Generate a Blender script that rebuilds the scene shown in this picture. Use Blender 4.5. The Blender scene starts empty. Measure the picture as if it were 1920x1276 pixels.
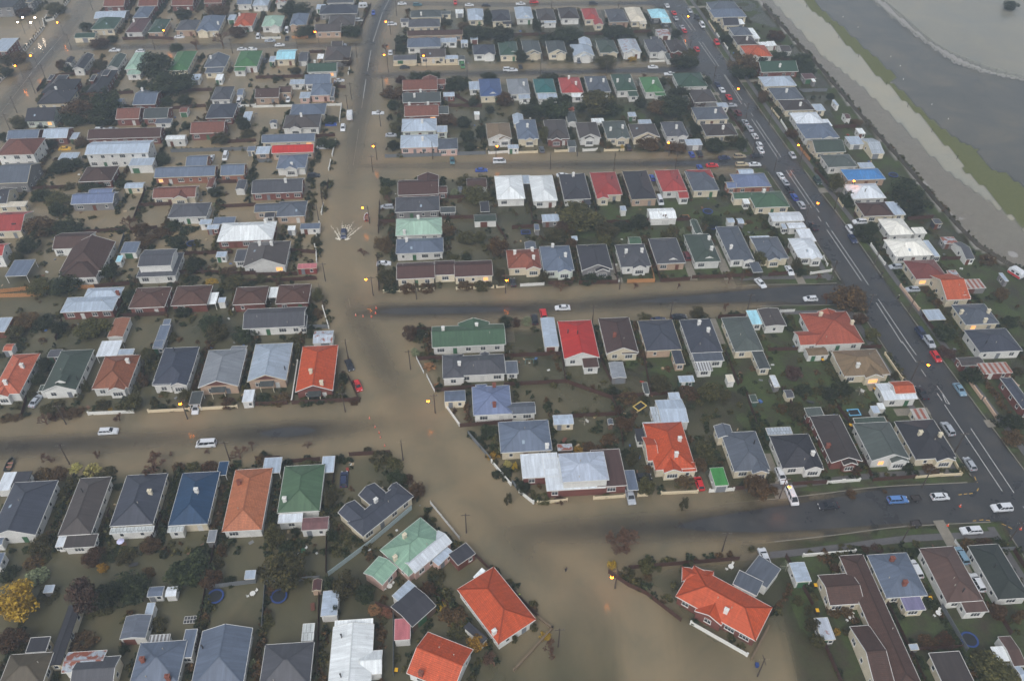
import bpy, math, random
import numpy as np
from mathutils import Vector, Matrix, noise

random.seed(7)
R = math.radians
scene = bpy.context.scene
col = scene.collection

# ------------------------------------------------------------------ camera
cam_data = bpy.data.cameras.new('camera')
cam = bpy.data.objects.new('camera', cam_data)
col.objects.link(cam)
cam.location = (0.0, 0.0, 157.0)
cam.rotation_mode = 'XYZ'
cam.matrix_world = Matrix.Translation((0, 0, 157)) @ Matrix.Rotation(R(90 - 41.7), 4, 'X') @ Matrix.Rotation(R(0.45), 4, 'Z')
cam_data.sensor_width = 36.0
cam_data.lens = 36.0 * 1560.0 / 1920.0
cam_data.clip_start = 1.0
cam_data.clip_end = 6000.0
scene.camera = cam

# ------------------------------------------------------------------ sky, sun, exposure
world = bpy.data.worlds.new('World')
scene.world = world
world.use_nodes = True
wn = world.node_tree.nodes
wl = world.node_tree.links
bgn = wn['Background']
sky = wn.new('ShaderNodeTexSky')
sky.sky_type = 'NISHITA'
sky.sun_disc = False
SUN_EL, SUN_AZ = 48.0, 200.0
sky.sun_elevation = R(SUN_EL)
sky.sun_rotation = R(SUN_AZ)
sky.air_density = 1.0
sky.dust_density = 3.0
hsv = wn.new('ShaderNodeHueSaturation')
hsv.inputs['Saturation'].default_value = 0.36
wl.new(sky.outputs[0], hsv.inputs['Color'])
wl.new(hsv.outputs[0], bgn.inputs['Color'])
bgn.inputs['Strength'].default_value = 0.14
sun_d = bpy.data.lights.new('sun', 'SUN')
sun_d.energy = 0.9
sun_d.angle = R(40)
sun_d.color = (1.0, 0.95, 0.88)
sun = bpy.data.objects.new('sun', sun_d)
col.objects.link(sun)
sun.rotation_euler = (R(90 - SUN_EL), 0, R(180 - SUN_AZ))
sun.location = (0, -200, 300)
scene.view_settings.view_transform = 'Standard'
scene.view_settings.look = 'None'
scene.view_settings.exposure = 0.36
scene.view_settings.gamma = 1.0
scene.view_settings.use_curve_mapping = False
scene.render.engine = 'CYCLES'
cy = scene.cycles
cy.use_denoising = True
cy.max_bounces = 6
cy.diffuse_bounces = 2
cy.glossy_bounces = 2
cy.transmission_bounces = 2
cy.transparent_max_bounces = 6
cy.volume_bounces = 0
cy.sample_clamp_indirect = 4.0

# ------------------------------------------------------------------ survey tables, metres (x right of the camera, y away from it)
BUILDINGS = [
 ('house', 'gx', -202.21, 430.94, 10.18, 16.88, 4.6, 3.0, 24, 'bb', 'b', '', 'w', []),
 ('house', 'gx', -185.25, 431.52, 9.66, 16.6, 4.6, 3.0, 24, 'bb', 'b', '', 'w', []),
 ('house', 'gx', -168.22, 432.2, 10.63, 16.09, 4.6, 3.0, 24, 'bb', 'b', '', 'w', []),
 ('house', 'gx', -153.59, 434.17, 8.85, 12.1, 4.6, 3.0, 24, 'bb', 'b', '', 'w', []),
 ('house', 'gx', -137.35, 432.21, 7.28, 11.3, 4.6, 3.0, 24, 'bl', 'w', '', 'w', []),
 ('shed', 'gx', -199.2, 413.4, 14.7, 9.79, 4.6, 2.3, 16, 'lb', 'g', '', 'w', []),
 ('house', 'hip', -183.62, 414.86, 7.41, 14.47, 4.6, 3.0, 24, 'bl', 'b', '', 'w', []),
 ('house', 'hip', -196.66, 400.02, 11.0, 14.54, 4.6, 3.0, 24, 'dg', 'c', '', 'w', []),
 ('shed', 'gx', -201.77, 387.3, 9.31, 6.22, 4.6, 2.3, 16, 'dg', 'c', '', 'w', []),
 ('house', 'hip', -180.57, 397.72, 7.92, 16.96, 4.6, 3.0, 24, 'mr', 'w', '', 'w', [(-2.3, 2.5)]),
 ('house', 'hip', -170.41, 397.52, 7.1, 16.22, 4.6, 3.0, 24, 'dg', 't', '', 'w', []),
 ('house', 'hip', -156.91, 398.51, 9.57, 12.62, 4.6, 3.0, 24, 'gr', 't', '', 'w', []),
 ('house', 'hip', -146.53, 401.31, 10.58, 19.35, 4.6, 3.0, 24, 'bl', 'c', 'b:-.4', 'w', [(4.1, -3.3)]),
 ('house', 'hip', -131.09, 406.05, 8.96, 16.07, 4.6, 3.0, 24, 'tc', 'w', 'b:-.2', 'w', [(-3.3, 3.9)]),
 ('house', 'gy', -190.47, 355.54, 4.87, 15.42, 4.6, 3.0, 24, 'dk', 'w', '', 'w', []),
 ('wing', 'gy', -197.95, 358.41, 2.97, 5.71, 4.6, 2.6, 22, 'dk', 'w', '', 'w', []),
 ('house', 'gy', -176.08, 356.36, 4.9, 14.32, 4.6, 3.0, 24, 'dgr', 'w', '', 'w', []),
 ('house', 'hip', -167.35, 357.19, 6.19, 17.79, 4.6, 3.0, 24, 'lgn', 'w', '', 'w', []),
 ('wing', 'flat', -164.86, 346.6, 5.7, 5.22, 4.6, 2.5, 22, 'lgn', 'w', '', 'w', []),
 ('house', 'hip', -147.26, 357.61, 8.67, 20.47, 4.6, 3.0, 24, 'gn', 'c', '', 'w', []),
 ('house', 'hgf', -131.76, 356.94, 9.32, 11.6, 4.6, 3.0, 24, 'bg', 'c', '', 'w', [(-2.6, 1.2)]),
 ('wing', 'flat', -130.83, 349.37, 7.5, 6.13, 4.6, 2.5, 22, 'bg', 'c', '', 'w', []),
 ('shed', 'flat', -126.98, 342.73, 2.82, 5.55, 4.6, 2.3, 10, 'wh', 'w', '', 'w', []),
 ('shed', 'flat', -136.98, 342.41, 3.56, 5.77, 4.6, 2.3, 10, 'lb', 'w', '', 'w', []),
 ('house', 'hip', -118.58, 360.45, 9.99, 16.69, 4.6, 3.0, 24, 'gn', 'w', '', 'w', [(0.4, 7.4)]),
 ('wing', 'flat', -120.01, 350.46, 4.81, 3.97, 4.6, 2.5, 22, 'gn', 'w', '', 'w', []),
 ('house', 'hip', -190.31, 331.47, 12.59, 12.75, 4.6, 3.0, 24, 'dk', 'b', '', 'w', []),
 ('wing', 'flat', -191.16, 334.39, 4.46, 7.53, 4.6, 4.6, 22, 'dk', 'b', '', 'w', []),
 ('wing', 'flat', -196.23, 336.18, 1.78, 4.85, 4.6, 4.4, 22, 'dk', 'b', '', 'w', []),
 ('house', 'hip', -174.93, 336.45, 7.08, 21.26, 4.6, 3.0, 24, 'dk', 'b', '', 'w', []),
 ('wing', 'flat', -178.15, 335.74, 1.76, 5.49, 4.6, 4.6, 22, 'dk', 'b', '', 'w', []),
 ('wing', 'flat', -174.62, 341.13, 2.67, 5.57, 4.6, 4.6, 22, 'dk', 'b', '', 'w', []),
 ('house', 'hip', -187.72, 321.44, 12.49, 12.67, 4.6, 3.0, 24, 'ch', 'c', '', 'w', [(-0.2, 1.4)]),
 ('house', 'gx', -186.69, 305.85, 10.92, 11.64, 4.6, 3.0, 24, 'ch', 'gw', '', 'w', []),
 ('house', 'gx', -150.65, 321.48, 9.15, 13.6, 4.6, 3.0, 14, 'bl', 'b', '', 'w', [(-3.1, 4.7)]),
 ('shed', 'gx', -161.85, 318.99, 3.07, 5.29, 4.6, 2.3, 16, 'bl', 'w', '', 'w', []),
 ('house', 'gx', -152.81, 307.02, 9.0, 9.85, 4.6, 3.0, 24, 'bb', 'b', '', 'w', []),
 ('wing', 'gx', -142.12, 307.68, 9.41, 9.27, 4.6, 2.9, 22, 'dgy', 'b', '', 'w', []),
 ('wing', 'flat', -138.01, 301.77, 6.28, 3.84, 4.6, 2.4, 22, 'bg', 'w', '', 'w', []),
 ('house', 'gx', -148.62, 290.64, 27.16, 8.14, 4.6, 3.0, 24, 'bt2', 'b', '', 'w', []),
 ('house', 'gx', -144.7, 274.85, 22.53, 9.46, 4.6, 5.6, 16, 'lb', 'w', '', 'w', []),
 ('shed', 'flat', -135.24, 268.67, 8.45, 5.19, 4.6, 3.2, 10, 'lb', 'w', '', 'w', []),
 ('shed', 'gx', -128.74, 287.67, 7.23, 3.48, 4.6, 3, 16, 'wh', 'w', '', 'w', []),
 ('house', 'hip', -120.92, 325.71, 7.85, 12.18, 4.6, 3.0, 24, 'gr', 'w', '', 'w', []),
 ('house', 'hip', -117.08, 309.83, 10.85, 12.53, 4.6, 3.0, 24, 'sl', 'b', '', 'w', []),
 ('carport', 'flat', -106.12, 306.43, 3.2, 7.78, 4.6, 2.4, 2, 'lb', 'w', '', 'w', []),
 ('house', 'gx', -118.29, 295.97, 12.75, 9.85, 4.6, 3.0, 24, 'bb', 'b', '', 'w', []),
 ('shed', 'gx', -114.26, 328.52, 2.42, 6.06, 4.6, 2.3, 16, 'bl', 'w', '', 'w', []),
 ('shed', 'gx', -133.03, 312.0, 3.0, 4.54, 4.6, 2.3, 16, 'bb', 'w', '', 'w', []),
 ('house', 'gx', -186.59, 288.88, 11.54, 8.11, 4.6, 3.0, 24, 'bl', 'b', '', 'w', []),
 ('wing', 'gx', -174.98, 290.55, 9.14, 8.33, 4.6, 2.9, 22, 'lb', 'b', '', 'w', []),
 ('house', 'hip', -181.5, 275.63, 13.35, 12.51, 4.6, 5.2, 24, 'bb', 'w', '', 'w', []),
 ('carport', 'flat', -164.12, 273.78, 6.67, 4.96, 4.6, 2.4, 2, 'lb', 'w', '', 'w', []),
 ('shed', 'flat', -168.17, 289.43, 2.55, 4.89, 4.6, 2.3, 10, 'lb', 'c', '', 'w', []),
 ('house', 'gx', -117.18, 262.48, 21.19, 7.51, 4.6, 3.0, 24, 'bl', 'ob', '', 'w', []),
 ('wing', 'gx', -115.31, 270.39, 7.61, 7.97, 4.6, 2.9, 22, 'bl', 'ob', '', 'w', []),
 ('house', 'gx', -100.59, 264.09, 8.42, 8.13, 4.6, 3.0, 24, 'bl', 'ob', '', 'w', []),
 ('shed', 'flat', -98.35, 280.51, 2.98, 3.31, 4.6, 2.3, 10, 'bl', 'c', '', 'w', []),
 ('house', 'flat', -230.68, 368.6, 7.52, 14.75, 4.6, 5, 24, 'lb', 'b', '', 'w', []),
 ('house', 'flat', -244.16, 428.87, 2.81, 13.05, 4.6, 4.5, 24, 'gr', 'g', '', 'w', []),
 ('house', 'flat', -253.68, 423.27, 9.89, 16.65, 4.6, 5, 24, 'dk', 'g', '', 'w', []),
 ('shed', 'flat', -139.07, 410.91, 3.46, 6.42, 4.6, 2.3, 10, 'lb', 'w', '', 'w', []),
 ('house', 'hip', -117.34, 404.67, 9.39, 13.4, 4.6, 3.0, 24, 'lgn', 'w', 'b:.4', 'w', []),
 ('house', 'hip', -105.01, 407.3, 7.99, 14.89, 4.6, 3.0, 24, 'bl', 't', 'b:-.5', 'w', []),
 ('house', 'hip', -87.9, 420.46, 18.76, 11.49, 4.6, 3.0, 24, 'sl', 'g', '', 'w', []),
 ('house', 'hip', -84.12, 405.92, 12.65, 13.34, 4.6, 3.0, 24, 'brg', 't', '', 'w', []),
 ('wing', 'gx', -89.02, 396.76, 12.39, 9.64, 4.6, 2.9, 22, 'brg', 't', '', 'w', []),
 ('house', 'gx', -89.03, 433.51, 13.45, 7.7, 4.6, 3.0, 24, 'gr', 'w', '', 'w', []),
 ('shed', 'flat', -97.99, 425.91, 4.41, 6.18, 4.6, 2.3, 10, 'lb', 'w', '', 'w', []),
 ('house', 'gy', -118.95, 431.48, 5.36, 6.53, 4.6, 3.0, 24, 'ru', 'w', '', 'w', []),
 ('house', 'hip', -129.01, 430.86, 7.8, 11.92, 4.6, 3.0, 24, 'lb', 'w', '', 'w', []),
 ('house', 'gx', -102.52, 365.29, 8.42, 10.86, 4.6, 3.0, 14, 'sk', 'c', '', 'w', []),
 ('shed', 'flat', -108.36, 361.87, 2.64, 5.6, 4.6, 2.3, 10, 'lb', 'c', '', 'w', []),
 ('shed', 'gx', -94.73, 364.83, 3.9, 10.36, 4.6, 2.3, 16, 'gr', 'g', '', 'w', []),
 ('house', 'hip', -79.73, 366.77, 11.42, 15.89, 4.6, 3.0, 24, 'brg', 'g', '', 'w', []),
 ('wing', 'gx', -81.88, 378.07, 4.99, 5.9, 4.6, 2.9, 22, 'brg', 'g', '', 'w', []),
 ('carport', 'flat', -87.35, 364.88, 2.84, 4.92, 4.6, 2.4, 2, 'wh', 'w', '', 'w', []),
 ('house', 'gx', -83.93, 351.7, 12.68, 8.85, 4.6, 3.0, 24, 'dg', 'w', '', 'w', [(-3.3, 1.0)]),
 ('house', 'gx', -83.7, 339.87, 10.76, 9.83, 4.6, 3.0, 24, 'bl', 'w', '', 'w', []),
 ('wing', 'flat', -92.35, 337.98, 6.4, 4.44, 4.6, 2.5, 22, 'lb', 'w', '', 'w', []),
 ('house', 'hip', -80.68, 329.87, 8.24, 10.96, 4.6, 3.0, 24, 'bl', 'p', '', 'w', []),
 ('wing', 'flat', -86.72, 325.4, 4.36, 5.3, 4.6, 2.5, 22, 'lb', 'p', '', 'w', []),
 ('wing', 'flat', -75.74, 328.64, 1.2, 9.13, 4.6, 2.5, 22, 'bg', 'p', '', 'w', []),
 ('house', 'gx', -102.15, 326.24, 9.83, 8.82, 4.6, 3.0, 24, 'br', 't', '', 'w', []),
 ('wing', 'gx', -95.8, 329.91, 5.3, 6.31, 4.6, 2.9, 22, 'br', 't', '', 'w', []),
 ('house', 'hip', -82.77, 311.78, 13.89, 9.61, 4.6, 3.0, 24, 'bl', 'c', '', 'w', []),
 ('house', 'hip', -83.18, 301.46, 14.02, 11.37, 4.6, 3.0, 24, 'brg', 'w', 'b:-.3', 'w', [(-0.0, -0.5)]),
 ('house', 'gx', -85.61, 287.87, 19.95, 6.44, 4.6, 3.0, 24, 'bl', 'c', '', 'w', []),
 ('house', 'gx', -82.32, 279.64, 15.39, 6.23, 4.6, 3.0, 24, 'rd', 't', '', 'w', []),
 ('wing', 'flat', -93.59, 279.11, 5.03, 5.39, 4.6, 2.5, 22, 'lb', 't', '', 'w', []),
 ('house', 'hip', -80.78, 270.23, 10.48, 10.0, 4.6, 3.0, 24, 'bl', 'w', 'b:0', 'w', [(0.4, -4.0)]),
 ('shed', 'gy', -94.86, 302.04, 2.76, 2.75, 4.6, 2.3, 16, 'bg', 'w', '', 'w', []),
 ('house', 'hip', -43.92, 415.59, 15.21, 8.58, 4.6, 3.0, 24, 'dgy', 'c', '', 'w', [(-2.3, -2.9)]),
 ('wing', 'flat', -34.21, 418.69, 4.75, 3.84, 4.6, 2.5, 22, 'dgy', 'c', '', 'w', []),
 ('house', 'hip', -43.8, 403.6, 15.31, 9.58, 4.6, 3.0, 24, 'gr', 'c', '', 'w', []),
 ('wing', 'flat', -53.82, 408.13, 3.98, 4.59, 4.6, 2.5, 22, 'gr', 'w', '', 'w', []),
 ('house', 'gx', -37.62, 391.37, 26.18, 6.13, 4.6, 3.0, 24, 'br', 't', '', 'w', []),
 ('house', 'hip', -41.88, 379.75, 15.41, 10.31, 4.6, 3.0, 24, 'bl', 'w', '', 'w', []),
 ('wing', 'flat', -30.77, 383.78, 7.65, 5.03, 4.6, 2.6, 22, 'lb', 'w', '', 'w', []),
 ('house', 'gx', -36.94, 367.98, 11.39, 9.21, 4.6, 3.0, 24, 'brg', 'c', '', 'w', []),
 ('wing', 'flat', -28.24, 364.89, 5.89, 3.57, 4.6, 2.5, 22, 'lb', 'c', '', 'w', []),
 ('shed', 'flat', -49.22, 364.46, 10.52, 5.18, 4.6, 2.3, 10, 'gr', 'c', '', 'w', []),
 ('shed', 'gy', -23.82, 364.41, 3.18, 4.54, 4.6, 2.3, 16, 'dgy', 'w', '', 'w', []),
 ('house', 'hip', -19.33, 415.47, 7.94, 14.72, 4.6, 3.0, 24, 'lb', 'c', '', 'w', []),
 ('house', 'hip', -6.81, 414.09, 9.16, 14.13, 4.6, 3.0, 24, 'ch', 'c', '', 'w', []),
 ('wing', 'flat', -3.72, 407.88, 4.36, 5.41, 4.6, 2.5, 22, 'ch', 'c', '', 'w', []),
 ('house', 'hip', -13.88, 372.44, 10.11, 10.86, 4.6, 3.0, 24, 'sl', 'w', 'b:.4', 'w', []),
 ('house', 'hip', -2.83, 373.47, 8.33, 14.06, 4.6, 3.0, 24, 'dg', 'c', '', 'w', []),
 ('shed', 'flat', -27.66, 421.09, 4.03, 5.17, 4.6, 2.3, 10, 'wh', 'w', '', 'w', []),
 ('house', 'gx', -39.78, 335.18, 14.56, 10.16, 4.6, 3.0, 24, 'bb', 'b', '', 'w', []),
 ('wing', 'gy', -35.9, 338.79, 6.33, 7.83, 4.6, 2.9, 22, 'bb', 'b', '', 'w', []),
 ('wing', 'gx', -31.02, 338.59, 3.44, 5.34, 4.6, 2.9, 22, 'bb', 'b', '', 'w', []),
 ('house', 'gx', -38.05, 323.22, 15.57, 9.17, 4.6, 3.0, 24, 'dgy', 'b', '', 'w', [(-2.9, -1.9), (-0.5, 3.3)]),
 ('house', 'gx', -37.08, 311.39, 13.67, 9.59, 4.6, 3.0, 24, 'bb', 'b', '', 'w', [(2.7, 1.1), (-4.8, 1.2)]),
 ('wing', 'gx', -28.38, 312.3, 4.02, 6.7, 4.6, 2.9, 22, 'dgy', 'b', '', 'w', []),
 ('house', 'hip', -36.97, 299.26, 13.61, 10.48, 4.6, 3.0, 24, 'lb', 'gw', '', 'w', [(1.3, -1.6)]),
 ('wing', 'flat', -27.91, 296.57, 4.19, 5.37, 4.6, 2.6, 22, 'lb', 'gw', '', 'w', []),
 ('house', 'hip', -35.82, 286.24, 14.2, 9.97, 4.6, 3.0, 24, 'lb', 'p', '', 'w', [(1.4, -2.0)]),
 ('wing', 'hip', -24.87, 284.45, 7.44, 8.34, 4.6, 2.9, 22, 'bg', 'p', '', 'w', []),
 ('shed', 'gx', -27.17, 327.84, 4.69, 4.01, 4.6, 2.3, 16, 'lb', 'b', '', 'w', []),
 ('house', 'hip', -10.04, 333.15, 9.19, 16.68, 4.6, 3.0, 24, 'db2', 'c', 'E', 'w', []),
 ('wing', 'flat', -16.93, 335.55, 4.35, 7.74, 4.6, 2.6, 22, 'lb', 'w', '', 'w', []),
 ('house', 'hgn', -5.84, 294.75, 9.26, 12.89, 4.6, 3.0, 24, 'tan', 'w', 'b:.4', 'w', []),
 ('shed', 'flat', -0.15, 283.66, 4.11, 2.77, 4.6, 2.3, 10, 'lb', 'w', '', 'w', []),
 ('shed', 'flat', -14.88, 310.87, 2.16, 2.49, 4.6, 2.3, 10, 'wh', 'w', '', 'w', []),
 ('shed', 'flat', -19.05, 387.95, 3.59, 4.71, 4.6, 2.3, 10, 'lb', 'w', '', 'w', []),
 ('shed', 'flat', -23.39, 383.09, 3.32, 3.69, 4.6, 2.3, 10, 'lb', 'w', '', 'w', []),
 ('house', 'hip', 4.49, 418.19, 8.36, 15.66, 4.6, 3.0, 24, 'lb', 'w', 'E', 'w', []),
 ('house', 'hip', 15.48, 415.55, 8.87, 15.11, 4.6, 3.0, 24, 'brg', 'w', '', 'w', []),
 ('wing', 'flat', 17.33, 407.95, 6.06, 3.08, 4.6, 2.6, 22, 'lb', 'w', '', 'w', []),
 ('house', 'hip', 26.81, 417.89, 9.29, 14.09, 4.6, 3.0, 24, 'dkb', 'w', '', 'w', []),
 ('house', 'hip', 37.65, 417.04, 7.46, 14.13, 4.6, 3.0, 24, 'rd2', 'c', '', 'w', []),
 ('wing', 'gy', 40.81, 407.45, 4.49, 7.84, 4.6, 2.7, 22, 'rd2', 'c', '', 'w', []),
 ('house', 'hip', 50.54, 415.31, 9.57, 16.56, 4.6, 3.0, 24, 'gr', 't', '', 'w', []),
 ('house', 'hip', 60.02, 417.19, 7.94, 18.32, 4.6, 3.0, 24, 'cr', 'c', '', 'w', []),
 ('wing', 'flat', 62.81, 408.38, 3.51, 4.24, 4.6, 2.6, 22, 'cr', 'c', '', 'w', []),
 ('house', 'hip', 71.59, 418.37, 8.9, 11.47, 4.6, 3.0, 24, 'sk', 'dw', '', 'w', []),
 ('wing', 'flat', 74.28, 410.45, 4.6, 5.78, 4.6, 2.6, 22, 'sk', 'dw', '', 'w', []),
 ('house', 'hgn', -1.16, 375.12, 5.03, 13.65, 4.6, 3.0, 24, 'dg', 'w', '', 'w', []),
 ('house', 'hgn', 7.8, 375.81, 8.18, 14.48, 4.6, 3.0, 24, 'dgy', 'c', 'b:.2', 'w', []),
 ('house', 'hgn', 19.2, 376.02, 8.5, 14.46, 4.6, 3.0, 24, 'dgy', 'c', 'b:.3', 'w', []),
 ('house', 'hgn', 31.02, 372.68, 9.52, 13.17, 4.6, 3.0, 24, 'lb', 'w', 'b:.2', 'w', []),
 ('wing', 'gy', 33.01, 382.06, 5.42, 8.44, 4.6, 2.9, 22, 'lb', 'w', '', 'w', []),
 ('house', 'hip', 42.7, 377.25, 8.51, 14.5, 4.6, 3.0, 24, 'dgr', 'c', 'b:.4', 'w', []),
 ('house', 'hgn', 53.21, 378.08, 8.51, 15.76, 4.6, 3.0, 24, 'ru2', 'w', 'b:-.3', 'w', []),
 ('house', 'hip', 65.24, 378.46, 8.22, 14.58, 4.6, 3.0, 24, 'gr', 'w', 'b:.3', 'w', []),
 ('shed', 'flat', 69.89, 367.84, 2.13, 6.47, 4.6, 2.3, 10, 'dgy', 'w', '', 'w', []),
 ('house', 'hip', 75.17, 378.25, 8.63, 13.77, 4.6, 3.0, 24, 'dkb', 'b', 'b:-.3', 'w', []),
 ('shed', 'flat', 71.28, 396.03, 6.09, 7.5, 4.6, 2.3, 10, 'ru', 'w', '', 'w', []),
 ('wing', 'gx', 65.84, 386.54, 3.37, 5.33, 4.6, 2.9, 22, 'gr', 'w', '', 'w', []),
 ('house', 'hip', 106.0, 429.74, 14.86, 10.93, 4.6, 3.0, 24, 'bg', 'w', '', 'w', []),
 ('house', 'hip', 106.57, 419.6, 16.53, 10.24, 4.6, 3.0, 24, 'bl', 'c', '', 'w', []),
 ('house', 'gx', 105.19, 408.26, 7.72, 8.9, 4.6, 3.0, 24, 'ch', 'c', '', 'w', []),
 ('wing', 'flat', 110.69, 409.47, 3.33, 5.82, 4.6, 2.6, 22, 'wh', 'c', '', 'w', []),
 ('house', 'hip', 108.33, 396.54, 9.15, 10.09, 4.6, 3.0, 24, 'bg', 'w', '', 'w', []),
 ('wing', 'flat', 114.17, 394.78, 2.95, 12.57, 4.6, 2.7, 22, 'wh', 'w', '', 'w', []),
 ('house', 'hip', 108.02, 385.28, 9.47, 9.74, 4.6, 3.0, 24, 'dkb', 'c', '', 'w', [(0.1, -2.2)]),
 ('shed', 'flat', 117.59, 382.97, 6.42, 4.59, 4.6, 2.3, 10, 'wh', 'w', '', 'w', []),
 ('house', 'hip', 110.77, 373.21, 11.67, 12.53, 4.6, 3.0, 24, 'tc', 'w', 'b:-.5', 'w', []),
 ('house', 'hip', 1.77, 334.3, 8.96, 14.85, 4.6, 3.0, 24, 'lg', 'w', '', 'w', [(2.2, -1.3)]),
 ('wing', 'flat', 4.25, 325.72, 4.78, 4.4, 4.6, 2.6, 22, 'lb', 'w', '', 'w', []),
 ('house', 'hip', 12.89, 335.13, 8.66, 13.62, 4.6, 3.0, 24, 'te', 'w', '', 'w', []),
 ('wing', 'flat', 11.99, 326.08, 4.2, 4.92, 4.6, 2.5, 22, 'lb', 'w', '', 'w', []),
 ('wing', 'flat', 16.11, 326.67, 3.84, 4.33, 4.6, 2.4, 22, 'lb', 'w', '', 'w', []),
 ('house', 'hip', 24.06, 336.0, 9.18, 14.93, 4.6, 3.0, 24, 'rd2', 'w', '', 'w', [(1.8, -2.5), (-0.6, 2.2)]),
 ('wing', 'flat', 26.33, 327.76, 4.66, 4.07, 4.6, 2.5, 22, 'wh', 'w', '', 'w', []),
 ('house', 'hip', 35.49, 337.19, 9.33, 15.64, 4.6, 3.0, 24, 'bg', 'w', '', 'w', [(-2.8, 0.7), (2.4, -0.3)]),
 ('house', 'hip', 46.83, 339.05, 8.76, 16.45, 4.6, 3.0, 24, 'dg', 'w', '', 'w', [(-2.9, -1.0), (2.1, -1.9)]),
 ('wing', 'flat', 49.8, 329.25, 4.03, 5.0, 4.6, 2.5, 22, 'dg', 'w', '', 'w', []),
 ('house', 'hip', 58.56, 337.14, 8.19, 14.79, 4.6, 3.0, 24, 'gn', 'w', '', 'w', [(-0.2, -2.9)]),
 ('wing', 'flat', 61.13, 329.17, 4.44, 3.83, 4.6, 2.6, 22, 'gn', 'w', '', 'w', []),
 ('house', 'hip', 75.6, 342.18, 12.62, 13.77, 4.6, 3.0, 24, 'dg', 'w', '', 'w', []),
 ('house', 'hip', 78.47, 326.71, 9.75, 11.76, 4.6, 3.0, 24, 'brg', 'g', '', 'w', []),
 ('wing', 'flat', 71.56, 325.26, 2.19, 5.02, 4.6, 2.5, 22, 'dgy', 'g', '', 'w', []),
 ('house', 'hip', 78.83, 311.04, 12.78, 10.75, 4.6, 3.0, 24, 'bg', 'c', '', 'w', [(1.4, -2.3)]),
 ('house', 'hip', 5.05, 296.34, 8.11, 15.78, 4.6, 3.0, 24, 'bl', 'c', 'b:.1', 'w', [(0.1, -1.7)]),
 ('wing', 'gy', 1.78, 304.65, 4.14, 8.12, 4.6, 2.9, 22, 'lb', 'c', '', 'w', []),
 ('house', 'hip', 16.57, 296.53, 8.6, 15.76, 4.6, 3.0, 24, 'brg', 'b', 'b:-.2', 'w', []),
 ('shed', 'flat', 22.11, 286.41, 3.09, 4.75, 4.6, 2.3, 10, 'dgy', 'w', '', 'w', []),
 ('house', 'hgn', 28.92, 295.87, 8.29, 13.01, 4.6, 3.0, 24, 'brg', 'w', 'b:-.1', 'w', []),
 ('house', 'hip', 39.81, 296.61, 9.02, 14.09, 4.6, 3.0, 24, 'gg', 'c', 'b:.2', 'w', [(-2.6, -2.3), (2.3, -1.0)]),
 ('house', 'hgn', 50.62, 295.92, 10.38, 11.22, 4.6, 3.0, 24, 'brg', 'c', 'b:.1', 'w', []),
 ('house', 'hip', 62.67, 297.5, 8.66, 11.97, 4.6, 3.0, 24, 'gr', 'w', 'b:.4', 'w', [(-0.0, -2.5)]),
 ('house', 'hip', 80.1, 297.2, 12.53, 9.51, 4.6, 3.0, 24, 'dkb', 'c', '', 'w', [(0.7, -1.9)]),
 ('shed', 'flat', 68.8, 288.25, 6.17, 4.49, 4.6, 2.3, 10, 'lb', 'g', '', 'w', []),
 ('shed', 'gy', 22.92, 307.82, 3.65, 8.52, 4.6, 2.3, 16, 'dgy', 'w', '', 'w', []),
 ('shed', 'flat', 47.6, 310.83, 3.14, 3.47, 4.6, 2.3, 10, 'lb', 'g', '', 'w', []),
 ('shed', 'flat', 33.39, 305.24, 4.95, 3.63, 4.6, 2.3, 10, 'wh', 'w', '', 'w', []),
 ('shed', 'flat', 52.05, 304.53, 5.13, 3.38, 4.6, 2.3, 10, 'lb', 'w', '', 'w', []),
 ('shed', 'flat', 85.57, 319.67, 4.26, 4.03, 4.6, 2.3, 10, 'lb', 'w', '', 'w', []),
 ('shed', 'flat', 23.3, 315.0, 2.6, 3.34, 4.6, 2.3, 10, 'tc', 'b', '', 'w', []),
 ('house', 'gx', 116.01, 356.5, 16.57, 11.32, 4.6, 3.0, 24, 'dg', 'b', '', 'w', [(0.4, -3.1)]),
 ('house', 'hip', 113.1, 341.48, 14.07, 9.63, 4.6, 3.0, 24, 'lb', 'c', '', 'w', []),
 ('house', 'hip', 113.95, 329.53, 11.93, 11.13, 4.6, 3.0, 24, 'bg', 'c', '', 'w', [(-0.9, -2.0)]),
 ('house', 'hip', 115.6, 319.05, 12.52, 9.36, 4.6, 3.0, 24, 'dkb', 'c', '', 'w', [(0.5, -2.6)]),
 ('wing', 'flat', 124.48, 317.69, 4.09, 5.44, 4.6, 2.6, 22, 'lb', 'c', '', 'w', []),
 ('house', 'hip', 116.96, 307.34, 11.2, 10.07, 4.6, 3.0, 24, 'wl', 'w', '', 'w', []),
 ('wing', 'flat', 124.26, 304.54, 2.53, 5.43, 4.6, 2.6, 22, 'wl', 'w', '', 'w', []),
 ('house', 'hip', 118.3, 297.06, 13.5, 12.16, 4.6, 3.0, 24, 'bl', 'w', 'b:.3', 'w', []),
 ('house', 'gx', 118.4, 285.07, 11.62, 10.02, 4.6, 3.0, 24, 'dgr', 'c', '', 'w', []),
 ('shed', 'flat', 131.07, 290.59, 5.52, 6.16, 4.6, 2.3, 10, 'lb', 'w', '', 'w', []),
 ('shed', 'gx', 136.57, 286.53, 4.82, 11.85, 4.6, 2.3, 16, 'st', 'c', '', 'w', []),
 ('house', 'hip', 119.97, 273.78, 10.99, 9.0, 4.6, 3.0, 24, 'gg', 'w', '', 'w', []),
 ('shed', 'flat', 129.64, 271.83, 5.51, 3.65, 4.6, 2.3, 10, 'lb', 'c', '', 'w', []),
 ('shed', 'gy', 132.95, 322.75, 1.2, 5.14, 4.6, 2.3, 16, 'lb', 'w', '', 'w', []),
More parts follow.
